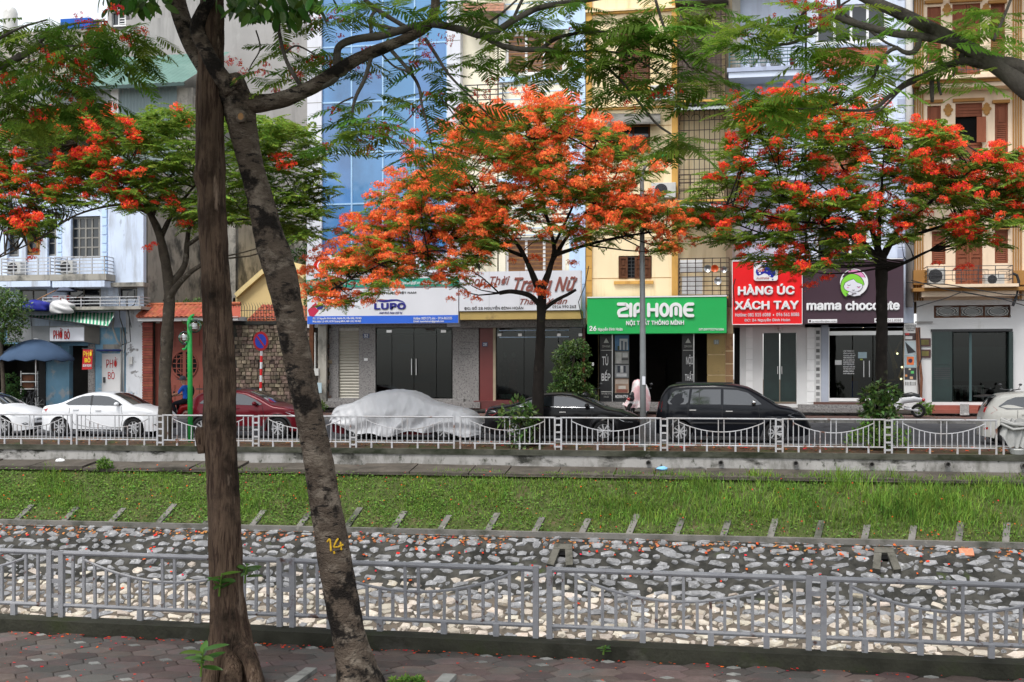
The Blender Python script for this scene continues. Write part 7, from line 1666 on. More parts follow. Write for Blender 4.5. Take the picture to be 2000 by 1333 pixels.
m_fl_n = mat('deep_red_flower', (.82,.05,.022), .6, .15, 3, island=.3, transl=.35, stain=((.8,.2,.03), .56, .7, 3))

def spline(P, n):
    P = np.array(P, float); m = len(P); t = np.linspace(0, m-1, n); i = np.clip(t.astype(int), 0, m-2); f = (t-i)[:, None]
    G = lambda k: P[np.clip(i+k, 0, m-1)]
    p0, p1, p2, p3 = G(-1), G(0), G(1), G(2)
    return .5*((2*p1)+(-p0+p2)*f+(2*p0-5*p1+4*p2-p3)*f*f+(-p0+3*p1-3*p2+p3)*f**3)
def limb_px(mb, pts, Y, n=None, seg=10, wob=.0, dy=None, disp=None, full=False):
    """a limb through picture points (u, v, width in px[, offset in distance])"""
    L_ = []
    for p in pts:
        y = Y+(p[3] if len(p) > 3 else 0); q = at(p[0], p[1], y); L_.append((q.x, q.y, q.z, p[2]/2/pxm(p[0], y)))
    n = n or max(6, 5*len(pts)); A = spline(L_, n)
    mb.tube([Vector(a[:3]) for a in A], [max(.003, a[3]) for a in A], seg, True, disp)
    return A
# templates ------------------------------------------------------------
def frond_far(seed):
    """a feathery leaf, side leaflets as slim blades, along x, length 1"""
    r = random.Random(seed); V, F = [], []; n = 9; curve = r.uniform(.15,.4)
    for i in range(n):
        f = (i+.6)/n; x = f; z = -curve*f*f; l = .34*math.sin(math.pi*min(1, f*.82+.16))**.8+.03
        for s_ in (-1, 1):
            a = R(r.uniform(52,70)); dx_, dy_ = math.cos(a)*l, math.sin(a)*l*s_; w_ = .066; k = len(V); dz = -l*r.uniform(.1,.4)
            V += [(x-w_*.5,0,z),(x+dx_*.5-w_,dy_*.5,z+dz*.3),(x+dx_,dy_,z+dz),(x+dx_*.5+w_,dy_*.5,z+dz*.3)]; F.append((k,k+1,k+2,k+3))
    k = len(V); V += [(.93,-.03,-curve*.9),(1.12,0,-curve*1.2),(.93,.03,-curve*.9),(.85,0,-curve*.75)]; F.append((k,k+1,k+2,k+3))
    return np.array(V), np.array(F)
FARS = [frond_far(i) for i in range(5)]
def frond_near(seed):
    """the same leaf seen close: a stalk with two rows of folded, slightly drooping side leaflets"""
    r = random.Random(seed); V, F = [], []; n = 14; curve = r.uniform(.1,.4)
    def quad(a, b, c, d): k = len(V); V.extend([a,b,c,d]); F.append((k,k+1,k+2,k+3))
    pz = lambda f: -curve*f*f
    for i in range(6): quad((i/6,-.008,pz(i/6)),((i+1)/6,-.006,pz((i+1)/6)),((i+1)/6,.006,pz((i+1)/6)),(i/6,.008,pz(i/6)))
    for i in range(n):
        f = (i+1.4)/(n+.8); l = .3*math.sin(math.pi*min(1, f*.76+.22))**.75+.02
        for s_ in (-1, 1):
            a = R(r.uniform(56,72)-14*f); c, s2 = math.cos(a), math.sin(a)*s_; dz = -r.uniform(.08,.4)*l; w_ = .03*r.uniform(.8,1.15)
            nx_, ny_ = -s2, c; e = lambda g, t: (f+c*l*g+nx_*w_*t, s2*l*g+ny_*w_*t, pz(f)+dz*g*g-abs(t)*.006)
            quad(e(0,0), e(.18,-.8), e(.8,-.75), e(.8,0)); quad(e(0,0), e(.8,0), e(.8,.75), e(.18,.8)); quad(e(.8,-.75), e(1,-.15), e(1,.15), e(.8,.75))
    return np.array(V), np.array(F)
NEAR = [np_mesh('frond', *frond_near(i), m_lf2) for i in range(6)]
m_lf6 = mat('toplit_leaf', (.25,.42,.055), .6, .2, 1.2, rnd=.4, transl=.5, stain=((.36,.48,.08), .55, .7, 1.0))  # same leaf as the near fronds, lightened to read as lit from above
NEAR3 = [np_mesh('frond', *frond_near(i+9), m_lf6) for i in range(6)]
def flower_cluster(seed, n=34, far=True, flat=.75):
    """a dome of open five-petalled flowers, radius about 1"""
    r = np.random.default_rng(seed); V, F = [], []
    for i in range(n):
        d = r.normal(size=3); d /= np.linalg.norm(d); d[2] = abs(d[2])*.9-.25 if r.random() < .8 else d[2]; rad = r.uniform(.55, 1.0); c = d*rad*np.array([1,1,flat])
        ax = d+r.normal(size=3)*.4; ax /= np.linalg.norm(ax); u = np.cross(ax, r.normal(size=3)); u /= np.linalg.norm(u); v = np.cross(ax, u); s_ = r.uniform(.14,.21)
        for p in range(5):
            if r.random() < .12: continue
            a = p*2*np.pi/5+r.uniform(-.25,.25); e = u*np.cos(a)+v*np.sin(a); g = -u*np.sin(a)+v*np.cos(a); k = len(V); lift = r.uniform(.0,.45)
            V += [c+e*.03, c+e*s_*.62+g*s_*.36+ax*s_*lift*.6, c+e*s_*1.05+ax*s_*lift*r.uniform(.3,1.1), c+e*s_*.62-g*s_*.36+ax*s_*lift*.6]; F.append((k,k+1,k+2,k+3))
    return np.array(V), np.array(F)
FL = {m.name: [np_mesh('blossom', *flower_cluster(i, 58), m) for i in range(8)] for m in (m_fl_o, m_fl_r)}
FLN = [np_mesh('blossom', *flower_cluster(40+i, 20, flat=1.), m_fl_n) for i in range(5)]
def inpoly(u, v, P):
    c = np.zeros(len(u), bool); n = len(P)
    for i in range(n):
        (x1, y1), (x2, y2) = P[i], P[(i+1) % n]
        k = ((y1 > v) != (y2 > v)) & (u < (x2-x1)*(v-y1)/((y2-y1) or 1e-9)+x1); c ^= k
    return c
def at_np(u, v, Y):
    a = (u-CX)/FPX; s = Y/(a*SY+CY); return np.stack([s*(a*CY-SY), Y+0*u, EYE-(v-HY)/FPX*s], 1)
def flame_tree(label, base, trunk, limbs, P, Y, depth, nclump, nflower, fmesh, fdens, bark, seed, gap=.0, fper=1, twigs=.55, size=(.32,.6), under=0.):
    r = np.random.default_rng(seed)
    b = at(*base, Y); t = thing('flame_tree', label, 'tree', (b.x, Y, b.z), 'flame trees along the street')
    wob = lambda p, a, i: 1+.05*math.sin(a*3+p.z*3)+.05*math.sin(a*2-p.z*7)+.03*math.sin(p.z*17+a*5)
    q = MB(); limb_px(q, trunk, Y, 36, 14, disp=wob); q.build('trunk', bark, t, smooth=True)
    S_ = []
    for l in limbs:
        q = MB(); A = limb_px(q, l, Y, None, 8, disp=wob); q.build('limb', bark, t, smooth=True); S_.append(A[len(A)//4:])
    S_ = np.concatenate(S_)
    us, vs = [p[0] for p in P], [p[1] for p in P]
    u = r.uniform(min(us), max(us), 60000); v = r.uniform(min(vs), max(vs), 60000); k = inpoly(u, v, P); u, v = u[k], v[k]
    g = fbm(u/52.+seed, v/42., 1.); k = g > gap-.9+r.random(len(u))*.5; u, v = u[k][:nclump], v[k][:nclump]; n = len(u)
    uc = (max(us)+min(us))/2; hw_ = (max(us)-min(us))/2
    y = Y+r.uniform(-1, 1, n)*depth*np.sqrt(np.clip(1-((u-uc)/hw_)**2, .12, 1)); C_ = at_np(u, v, y)
    # keep clumps at the depth where the picture point stays put
    # twigs from the nearest limb
    tw = MB(); idx = np.where(r.random(n) < twigs)[0]
    for i in idx:
        d = np.linalg.norm(S_[:, :3]-C_[i], axis=1); d2 = d+np.where(S_[:, 2] > C_[i][2]+.3, 3, 0); j = int(np.argmin(d2)); a, e = Vector(S_[j, :3]), Vector(C_[i])
        if (a-e).length > 4: continue
        mid = a.lerp(e, .55)+Vector((r.normal()*.12, r.normal()*.12, -.1+r.normal()*.1)); A = spline([a, mid, e], 6); ln = (a-e).length
        tw.tube([Vector(p) for p in A], np.linspace(.012+.007*ln, .006, 6).tolist(), 5, False)
    if tw.v: tw.build('twigs', bark, t, kind='stuff', smooth=True)
    V, F = [], []; off = 0
    for i, (tv, tf) in enumerate(FARS):
        sel = np.where(np.arange(n) % 5 == i)[0]; m = 10
        Pn = np.repeat(C_[sel], m, 0)+r.normal(size=(len(sel)*m, 3))*np.array([.12,.12,.05]); N = len(Pn); a = r.uniform(0, 6.28, N)
        D = np.stack([np.cos(a), np.sin(a), r.normal(size=N)*.22+.05], 1); U = np.stack([r.normal(size=N)*.25, r.normal(size=N)*.25, np.ones(N)], 1)
        v_, f_ = scatter(tv, tf, frames(Pn, D, U, r.uniform(*size, N))); V.append(v_); F.append(f_+off); off += len(v_)
    tag(link('foliage', np_mesh('foliage', np.concatenate(V)-np.array(ORG[t.name]), np.concatenate(F), m_lf), t), kind='stuff')
    # flower clusters, each its own part, sitting on the outer side of the clumps
    pr_ = np.array([fdens(a, c) for a, c in zip(u, v)])*(.15+.85*(y < Y)); order = np.argsort(-pr_*r.uniform(.3, 1, n))[:nflower]
    rest_v, rest_f, off = [], [], 0
    for k, i in enumerate(np.repeat(order, fper)):
        if pr_[i] <= 0: continue
        c = C_[i]+np.array([r.normal()*.1*fper**2, -r.uniform(.1,.6), r.uniform(.0,.22)+(fper-1)*r.normal()*.15]); s_ = r.uniform(.15,.33)
        if r.random() < .3: sc_ = (s_*1.25, s_, s_*.8)
        else: sc_ = (s_*r.uniform(.7,1.1), s_*r.uniform(.7,1.1), s_*r.uniform(.75,1.3))
        M = Matrix.Translation(Vector(c)-ORG[t.name]) @ Matrix.Rotation(r.uniform(0,6.28), 4, 'Z') @ Matrix.Rotation(r.normal()*.35, 4, 'X') @ Matrix.Diagonal((*sc_, 1))
        me = fmesh[int(r.integers(len(fmesh)))]
        if k < 300: o = link('blossom', me, t); o.matrix_local = M
        else:
            vv = np.zeros(len(me.vertices)*3); me.vertices.foreach_get('co', vv); ff = np.zeros(len(me.polygons)*4, np.int32); me.polygons.foreach_get('vertices', ff)
            Mn = np.array(M); rest_v.append(vv.reshape(-1,3) @ Mn[:3,:3].T+Mn[:3,3]); rest_f.append(ff.reshape(-1,4)+off); off += len(me.vertices)
    if rest_v: tag(link('flowers', np_mesh('flowers', np.concatenate(rest_v), np.concatenate(rest_f), fmesh[0].materials[0]), t), kind='stuff')
    return t
def spots_density(L_):
    """flower density from picture discs (u, v, radius, weight)"""
    def f(u, v): return max([w_*max(0, 1-((u-a)**2+(v-b)**2)/(r_*r_)) for a, b, r_, w_ in L_]+[0])
    return f
# left tree: mostly leaves, flowers bunched at its left
PA = [(-60,330),(-20,270),(40,235),(120,212),(200,215),(262,236),(300,212),(390,205),(470,225),(540,232),(600,262),(640,330),(640,400),(610,470),(560,470),(520,445),(470,440),(420,425),(380,455),(345,420),(300,400),(250,408),(180,392),(140,410),(100,430),(70,470),(20,440),(-60,450)]
flame_tree('green flame tree with red blossom on one side, next to the globe lamp', (320,862), [(323,872,33.6),(322,760,24),(326,660,24),(331,590,21.6),(326,530,20),(312,460,16),(290,412,11.2)],
  [[(326,590,17.6),(345,560,12.8,-.2),(372,532,10.4,-.4),(410,508,7.2,-.6)],[(330,560,16),(360,520,12,.3),(366,470,10.4,.4),(374,440,7.2,.5),(420,400,4,.6)],[(312,470,12.8),(330,430,8.8,.2),(350,400,6.4,.3),(400,340,3.2,.5)],[(292,415,9.6),(250,385,6.4,-.3),(190,330,4,-.6),(150,280,2.4,-.8)],[(292,415,9.6),(270,360,6.4,.2),(250,300,4,.4),(240,260,2.4,.4)],[(295,420,7.2),(240,400,5.6,-.5),(150,420,4,-.9),(70,470,3.2,-1.1),(-40,520,2.4,-1.2)],[(366,480,8),(430,440,5.6,.3),(520,420,4,.5),(600,390,2.4,.6)],[(372,440,6.4),(450,370,4,.6),(520,310,2.4,.8),(560,270,1.6,.8)],[(300,420,6.4),(330,350,4.8,.6),(380,290,3.2,.9),(420,250,2.4,1)]],
  PA, 36.8, 2.4, 680, 230, FL['scarlet_flower'], spots_density([(170,250,75,1),(215,300,80,1),(225,370,70,1),(130,270,50,.9),(60,360,70,1),(30,410,80,1),(110,360,60,.8),(5,275,30,.8),(180,385,60,.9),(250,370,50,1),(345,398,26,1.1),(300,425,30,1),(380,240,36,.7),(560,318,26,.6),(60,460,60,1),(15,470,60,1),(90,430,40,1),(350,460,40,.8)]), m_bark_g, 5, twigs=.35)
# centre tree: almost all flowers
PB = [(598,590),(612,556),(650,500),(690,430),(740,380),(800,345),(850,270),(905,232),(960,225),(1015,195),(1060,186),(1110,205),(1150,235),(1205,262),(1250,300),(1285,340),(1310,395),(1335,450),(1320,490),(1260,500),(1200,480),(1140,470),(1090,480),(1040,470),(985,470),(950,510),(905,560),(860,545),(800,540),(750,560),(700,585),(640,600)]
flame_tree('flame tree covered in orange-red blossom, its dark trunk before the boutique', (1047,862), [(1046,872,26),(1050,790,23.6),(1054,700,19.2),(1056,640,16.7),(1058,600,18),(1060,560,16.1)],
  [[(1058,600,11.2),(1035,578,10.5,-.2),(1000,570,9.3,-.4),(975,573,8.1,-.5)],[(1062,605,9.3),(1085,588,7.4,-.2),(1110,575,6.2,-.3),(1125,566,5,-.3)],[(1054,570,14.9),(1035,525,10.5,-.2),(1012,480,7.4,-.3),(975,440,5.6,-.4),(930,380,3.7,-.5),(890,310,1.9,-.5)],[(1060,565,14.9),(1075,520,11.2,.1),(1082,480,8.1,.2),(1062,400,5.6,.2),(1045,300,3.1,.2),(1050,220,1.6,.2)],[(1078,510,9.3),(1110,460,6.8,.3),(1150,410,5,.5),(1200,350,2.5,.7)],[(1078,500,8.7),(1150,478,6.2,-.2),(1220,462,4.3,-.5),(1300,450,2.5,-.8)],[(1020,500,7.4),(950,475,5.6,.2),(870,462,4.3,.3),(790,440,3.1,.3),(700,470,1.9,.3)],[(1000,470,5.6),(930,500,4.3,-.8),(850,490,3.7,-1.2),(760,510,2.5,-1.4),(660,560,1.6,-1.5)],[(930,380,3.7),(860,370,2.5,.5),(800,380,1.9,.6),(740,410,1.2,.6)],[(1082,480,6.2),(1120,400,4.3,-.6),(1150,320,3.1,-.9),(1170,260,1.9,-1)]],
  PB, 36.6, 2.6, 540, 540, FL['orange_red_flower'], spots_density([(1060,290,130,1),(950,300,110,1),(880,300,70,1),(1150,300,110,.8),(960,400,120,1),(830,420,130,1),(700,470,110,1),(660,550,90,1.1),(760,540,90,1),(880,520,90,1),(1060,420,110,.7),(1180,400,90,.55),(1230,460,90,.7),(1120,470,70,.5),(1290,470,60,.6),(1060,210,60,.7),(960,500,60,.9),(1160,490,50,.6)]), m_bark_d, 9, size=(.3,.5), gap=.1, fper=2)
# right tree: red flowers and green mixed
PC = [(1340,420),(1335,370),(1370,345),(1420,310),(1440,250),(1432,200),(1500,178),(1580,168),(1640,195),(1710,205),(1770,208),(1830,240),(1880,262),(1930,288),(2000,300),(2060,330),(2060,440),(2000,468),(1930,480),(1860,470),(1820,440),(1770,470),(1700,478),(1660,510),(1590,520),(1540,535),(1480,505),(1440,470),(1390,480),(1355,455)]
tc = flame_tree('flame tree with scarlet blossom and green leaves, trunk before the plum sign', (1722,862), [(1722,872,25.5),(1722,760,23.2),(1722,660,22),(1722,590,21.5),(1722,530,23.2),(1718,495,25.5)],
  [[(1712,505,15.1),(1680,470,10.4,-.2),(1640,440,7,-.4),(1590,405,4.6,-.6),(1530,385,2.3,-.7)],[(1718,500,15.1),(1700,440,9.9,.2),(1670,370,6.4,.4),(1630,300,4.1,.5),(1600,230,1.7,.5)],[(1725,500,15.1),(1755,450,9.9,-.2),(1800,410,6.4,-.4),(1860,360,4.1,-.6),(1930,310,2.3,-.7)],[(1728,530,7.5),(1770,512,6.4,-.4),(1800,497,5.2,-.5),(1815,490,4.1,-.5)],[(1735,480,9.3),(1800,455,6.4,.5),(1880,430,4.6,.8),(1980,400,2.3,1)],[(1705,500,8.1),(1640,500,5.8,.6),(1560,480,4.1,.9),(1470,450,2.9,1),(1390,420,1.7,1)],[(1716,480,9.3),(1720,400,5.8,-.5),(1725,320,3.5,-.8),(1730,240,1.7,-.9)],[(1700,430,5.8),(1640,390,3.5,.9),(1560,330,2.3,1.2),(1490,280,1.4,1.3)],[(1690,480,5.8),(1610,440,4.1,-1.),(1530,430,2.9,-1.4),(1420,400,1.7,-1.6)]],
  PC, 36.8, 2.5, 560, 380, FL['scarlet_flower'], spots_density([(1640,440,110,1),(1560,480,100,1),(1760,450,90,1),(1480,260,90,.7),(1560,200,90,.6),(1660,230,90,.7),(1500,300,60,.6),(1680,320,90,.9),(1790,350,90,.8),(1900,340,110,.9),(1960,390,90,.8),(1870,400,80,.8),(1400,430,60,1),(1415,325,22,1),(1420,390,50,.9),(1700,380,70,.9),(1600,400,90,.8),(1800,270,60,.5),(1720,470,70,1),(1890,470,40,.7),(1540,520,40,1)]), m_bark_d, 14, size=(.3,.58))
# a few blossom sprays that hang free below the crowns
def hang(t, pts, me, Y, s_=(.16,.24)):
    for u, v in pts:
        p = at(u, v, Y-.6); k = random.uniform(*s_); o = link('blossom', random.choice(me), t); o.matrix_local = Matrix.Translation(p-ORG[t.name]) @ Matrix.Rotation(random.random()*6, 4, 'Z') @ Matrix.Diagonal((k, k, k*1.1, 1))
fb = bpy.data.objects['flame_tree.001']; fa = bpy.data.objects['flame_tree']
# keep within 300 parts: the fullest crown already carries its share, so these join its loose flowers
hang(fa, [(75,470),(70,490),(62,505),(20,455),(300,478),(288,485)], FL['scarlet_flower'], 36.8)
def loose(t, name, pts, fm, Y, s_):
    q_v, q_f, off = [], [], 0
    for u, v in pts:
        p = at(u, v, Y-.6); k = random.uniform(*s_); me = random.choice(fm); vv = np.zeros(len(me.vertices)*3); me.vertices.foreach_get('co', vv); ff = np.zeros(len(me.polygons)*4, np.int32); me.polygons.foreach_get('vertices', ff)
        q_v.append(vv.reshape(-1,3)*k+np.array(p-ORG[t.name])); q_f.append(ff.reshape(-1,4)+off); off += len(me.vertices)
    tag(link(name, np_mesh(name, np.concatenate(q_v), np.concatenate(q_f), fm[0].materials[0]), t), kind='stuff')
loose(fb, 'flowers', [(1058,555),(1052,570),(1062,575),(960,560),(930,585),(940,560),(905,575),(1000,510),(1045,505),(1120,515),(620,588),(640,592),(668,590),(700,575),(720,590),(905,530),(880,585),(690,555),(650,570),(735,575),(850,545),(835,555)], FL['orange_red_flower'], 36.6, (.15,.26))
loose(tc, 'flowers', [(1565,520),(1555,535),(1548,550),(1575,560),(1590,555),(1610,545),(1622,540),(1445,485),(1448,500),(1460,478),(1630,500),(1625,520),(1830,515),(1875,525),(1890,520),(1415,325),(1412,322)], FL['scarlet_flower'], 36.8, (.14,.22))

# ------------------------------------------------------------------ the trees on this side
YT = 12.35
def bump_tube(pts, Y, n, seg, fn, name, m, t):
    q = MB(); A = limb_px(q, pts, Y, n, seg, disp=fn); return q.build(name, m, t, smooth=True), A
def knots(L_):
    """bark relief: lumps at given heights and angles over fine ripples"""
    def f(p, a, i):
        v = 1+.02*math.sin(a*5+p.z*9)+.018*math.sin(a*9-p.z*4+2)+.015*math.sin(p.z*31+2*math.sin(a*2))
        for z, an, h, wz, wa in L_: 
            d = (a-an+math.pi) % (2*math.pi)-math.pi; v += h*math.exp(-((p.z-z)/wz)**2-(d/wa)**2)
        return v
    return f
# straight trunk
b = at(458,1335,YT-.05); t1 = thing('straight_tree', 'tree with straight fibrous brown trunk and flared base, before the railing', 'tree', (b.x, YT-.05, zw(b.x)))
zz = lambda v: at(450, v, YT-.05).z
def k1(p, a, i):
    v = 1+.045*math.sin(a*7+1.5*math.sin(p.z*1.3))+.03*math.sin(a*13+p.z*2)+.02*math.sin(p.z*23+a*3)+.02*math.sin(p.z*9-a*2)
    for vv, an, h, wz, wa in ((345,3.1,.22,.09,.7),(720,4.6,.08,.16,.6),(755,5.4,.10,.1,.5),(335,4.2,.1,.1,.9),(1010,5.2,.06,.07,.5),(850,2.9,.14,.18,.5),(1145,4.9,.05,.1,.6)):
        d = (a-an+math.pi) % (2*math.pi)-math.pi; v += h*math.exp(-((p.z-zz(vv))/wz)**2-(d/wa)**2)
    g = max(0, (zz(1215)-p.z)/.6); v += g*(.16+.3*max(0, math.sin(a*2.5+1.0))**2)
    return v
bump_tube([(460,1360,92),(456,1300,86),(449,1230,74),(443,1150,64),(440,1050,63),(436,940,60),(431,850,60),(428,700,60),(422,560,54),(414,420,52),(411,330,54),(410,220,52),(413,100,49),(415,0,45),(417,-160,42),(420,-330,36)], YT-.05, 150, 40, k1, 'trunk', m_bark_a, t1)
for rp in ([(440,1260,40,-.12),(418,1290,38,-.22),(408,1340,36,-.28),(398,1375,36,-.3)],[(470,1265,34,-.14),(488,1290,32,-.22),(500,1335,32,-.28),(510,1380,32,-.3)],[(455,1290,40,-.16),(452,1330,44,-.3),(450,1370,44,-.4)]):
    q = MB(); limb_px(q, rp, YT-.05, 14, 12, disp=lambda p, a, i: 1+.06*math.sin(a*4+p.z*8)); q.build('root', m_bark_a, t1, smooth=True)
q = MB(); limb_px(q, [(396,1215-330,20,-.1),(392,850,24,-.12),(393,835,18,-.12)], YT, 8, 10); q.build('stub', m_bark_a, t1, smooth=True)
# leaning flame tree, its trunk forking in two long limbs
b = at(690,1338,YT); t2 = thing('flame_tree', 'leaning flame tree painted with a yellow number, forking over the canal', 'tree', (b.x, YT, zw(b.x)), 'flame trees on the paved walk')
zt_ = lambda v: at(560, v, YT).z
K2 = [(zt_(500),4.4,.14,.09,.5),(zt_(690),5.3,.1,.1,.6),(zt_(760),4.2,.07,.06,.8),(zt_(228),4.3,.16,.07,.45),(zt_(160),4.8,.14,.07,.4),(zt_(310),4.6,.04,.05,.4),(zt_(380),4.9,.04,.05,.4),(zt_(480),6.0,.1,.1,.7),(zt_(640),2.6,.05,.2,.6),(zt_(900),3.3,.04,.2,.6)]
kf = knots(K2)
def k2(p, a, i):
    v = kf(p, a, i); g = max(0, (zt_(1235)-p.z)/.62); return v+g*(.12+.42*max(0, math.sin(a*2+.6))**2+.2*max(0, math.sin(a*3+2))**3)
trunk2, A2 = bump_tube([(a, b, c*.9) for a, b, c in [(705,1362,100),(694,1300,80),(680,1235,72),(667,1170,73),(652,1080,72),(636,990,67),(620,890,63),(604,810,60),(588,735,60),(575,670,60),(563,600,62),(550,540,68),(533,490,66),(518,430,60),(500,360,54),(485,300,54),(474,250,62),(466,205,66),(458,168,52),(452,150,40)]], YT, 170, 40, k2, 'trunk', m_bark_b, t2)
lim = []
def limb(t, pts, Y, m=m_bark_l, seg=12, n=None, name='limb'):
    q = MB(); A = limb_px(q, pts, Y, n, seg, disp=lambda p, a, i: 1+.035*math.sin(a*3+p.z*11+p.x*7)+.03*math.sin(p.x*19+a*2)); q.build(name, m, t, smooth=True); return A
limb(t2, [(470,215,58),(448,188,46),(420,158,40),(397,122,38),(375,85,36),(358,45,36),(345,0,34),(332,-60,32),(310,-160,26)], YT, m_bark_b, 16, 40)
limb(t2, [(455,180,36,-.1),(425,140,32,-.15),(402,98,28,-.2),(385,60,30,-.2),(395,25,26,-.2),(412,-10,22,-.2),(430,-80,18,-.2)], YT, m_bark_b, 14, 34)
limb(t2, [(462,205,54),(480,203,42),(512,202,36),(560,192,31),(610,170,29),(655,142,27),(705,112,24),(760,90,22),(805,70,20),(838,48,19),(850,15,18),(848,-30,17),(840,-100,15)], YT, m_bark_b, 14, 60)
for pl in ([(620,168,22),(655,150,18),(658,118,16),(662,92,15),(690,78,15),(745,70,16),(800,55,16),(845,47,15),(900,58,14),(950,70,13),(1000,42,12),(1060,14,11),(1150,0,10),(1260,-20,7)],[(945,70,12),(975,88,11),(1020,97,11),(1060,97,10),(1110,103,8),(1160,118,7),(1200,145,6),(1240,190,5),(1280,240,4.5),(1310,262,4)],[(1058,96,9),(1085,76,8),(1125,66,6),(1190,62,4)],[(1110,104,6),(1170,100,5),(1230,110,4),(1290,145,3)],
  [(725,112,9),(712,155,8),(695,190,7),(688,225,5),(697,258,3.5)],[(765,100,8),(800,140,7),(818,170,6),(824,205,5),(838,260,4),(848,312,3)],[(830,75,8),(850,105,7),(880,150,5),(935,205,3.5),(965,240,2.5)],[(724,46,8),(760,55,8),(800,60,8),(830,48,9)],[(712,0,9),(745,25,9),(790,52,9)],[(800,140,5),(770,130,4),(740,100,4)],[(690,190,4),(660,205,3),(645,225,2)],[(595,180,9),(560,120,8),(545,60,7),(548,20,6)],[(555,105,5),(580,90,4),(620,110,3)],[(500,60,3),(508,95,3),(492,125,2.5),(485,140,2)],[(900,60,6),(960,40,5),(1010,0,4)],[(1000,42,6),(1015,10,6),(1040,-40,5)],[(1280,0,6),(1300,60,5),(1330,110,4),(1350,135,2.5)],[(820,205,3),(795,235,2.5),(770,250,2)],[(860,190,3),(900,240,2.5),(930,262,2)],[(725,65,7),(724,36,7),(735,20,6)]):
    limb(t2, pl, YT, m_bark_l, 9)
# cut knots with pale wood
for u, v, r_ in ((471,228,9),(459,158,7)):
    p = at(u, v, YT-.19); q = MB(); rr = r_/pxm(u,YT); q.tube([p+Vector((rr*math.cos(a)*.9,-.0,rr*math.sin(a))) for a in np.linspace(0, 2*math.pi, 15)], rr*.38, 6, False); o = q.build('branch_scar', m_bark_b, t2, smooth=True)
    q = MB(); q.add([p+Vector((rr*math.cos(a)*.75,-.012,rr*math.sin(a)*.8)) for a in np.linspace(0, 2*math.pi, 15)[:-1]], [tuple(range(14))]); q.build('scar_wood', mat('cut_wood', (.36,.2,.09), .8, .25, 9, .2), t2)
# the painted number follows the bark
bvh = BVHTree.FromObject(trunk2, bpy.context.evaluated_depsgraph_get()); o2 = ORG[t2.name]; q = MB()
for pl in ([(637,1060),(642,1055),(645,1078)],[(656,1054),(652,1062),(650,1070),(657,1070),(664,1067)],[(660,1060),(661,1070),(662,1077)],[(650,1078),(651,1083)]):
    P = []
    for u, v, _ in spline([(a, b, 0) for a, b in pl], 14):
        a = at(u, v, YT-.2); h = bvh.ray_cast(Vector((a.x, YT-2, a.z))-o2, Vector((0,1,0))); P.append(Vector((a.x, (h[0].y+o2.y if h[0] else YT-.17)-.002, a.z)))
    q.tube(P, [random.uniform(.007,.014) for _ in P], 6)
q.build('painted_number', mat('yellow_paint', (.62,.38,.03), .7, .2, 12, stain=((.2,.14,.07), .56, .66, 24)), t2, smooth=True)

def spray(t, u, v, n, Y, L_=(.36,.52), sp=22, droop=.08, tilt=.0, flow=0, fl_r=26):
    """fronds fanned out round a twig end; flow: how many flower clusters go with them"""
    c = at(u, v, Y); o0 = ORG[t.name]
    a0 = random.random()*6.28
    for i in range(n):
        a = a0+i*2.4+random.uniform(-.4,.4); l = random.uniform(*L_)
        p = c+Vector((random.gauss(0,.5)*sp/190, random.gauss(0,.08), random.gauss(0,.35)*sp/190))
        d = Vector((math.cos(a), math.sin(a)*.8, random.uniform(-.2,.16)-droop)); up = Vector((random.gauss(0,.22), random.gauss(0,.22)-.15, 1))
        x = d.normalized(); y = up.cross(x).normalized(); z = x.cross(y); M = Matrix((x, y, z)).transposed().to_4x4(); M.translation = p-o0
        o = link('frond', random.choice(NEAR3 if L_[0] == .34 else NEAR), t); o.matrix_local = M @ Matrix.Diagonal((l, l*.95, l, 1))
    for i in range(flow):
        s_ = random.uniform(.07,.12); p = c+Vector((random.gauss(0,fl_r/190), -random.random()*.15, random.gauss(0,fl_r*.7/190))); o = link('blossom', random.choice(FLN), t); o.matrix_local = Matrix.Translation(p-o0) @ Matrix.Rotation(random.random()*6, 4, 'Z') @ Matrix.Diagonal((s_, s_, s_*1.1, 1))
random.seed(21)
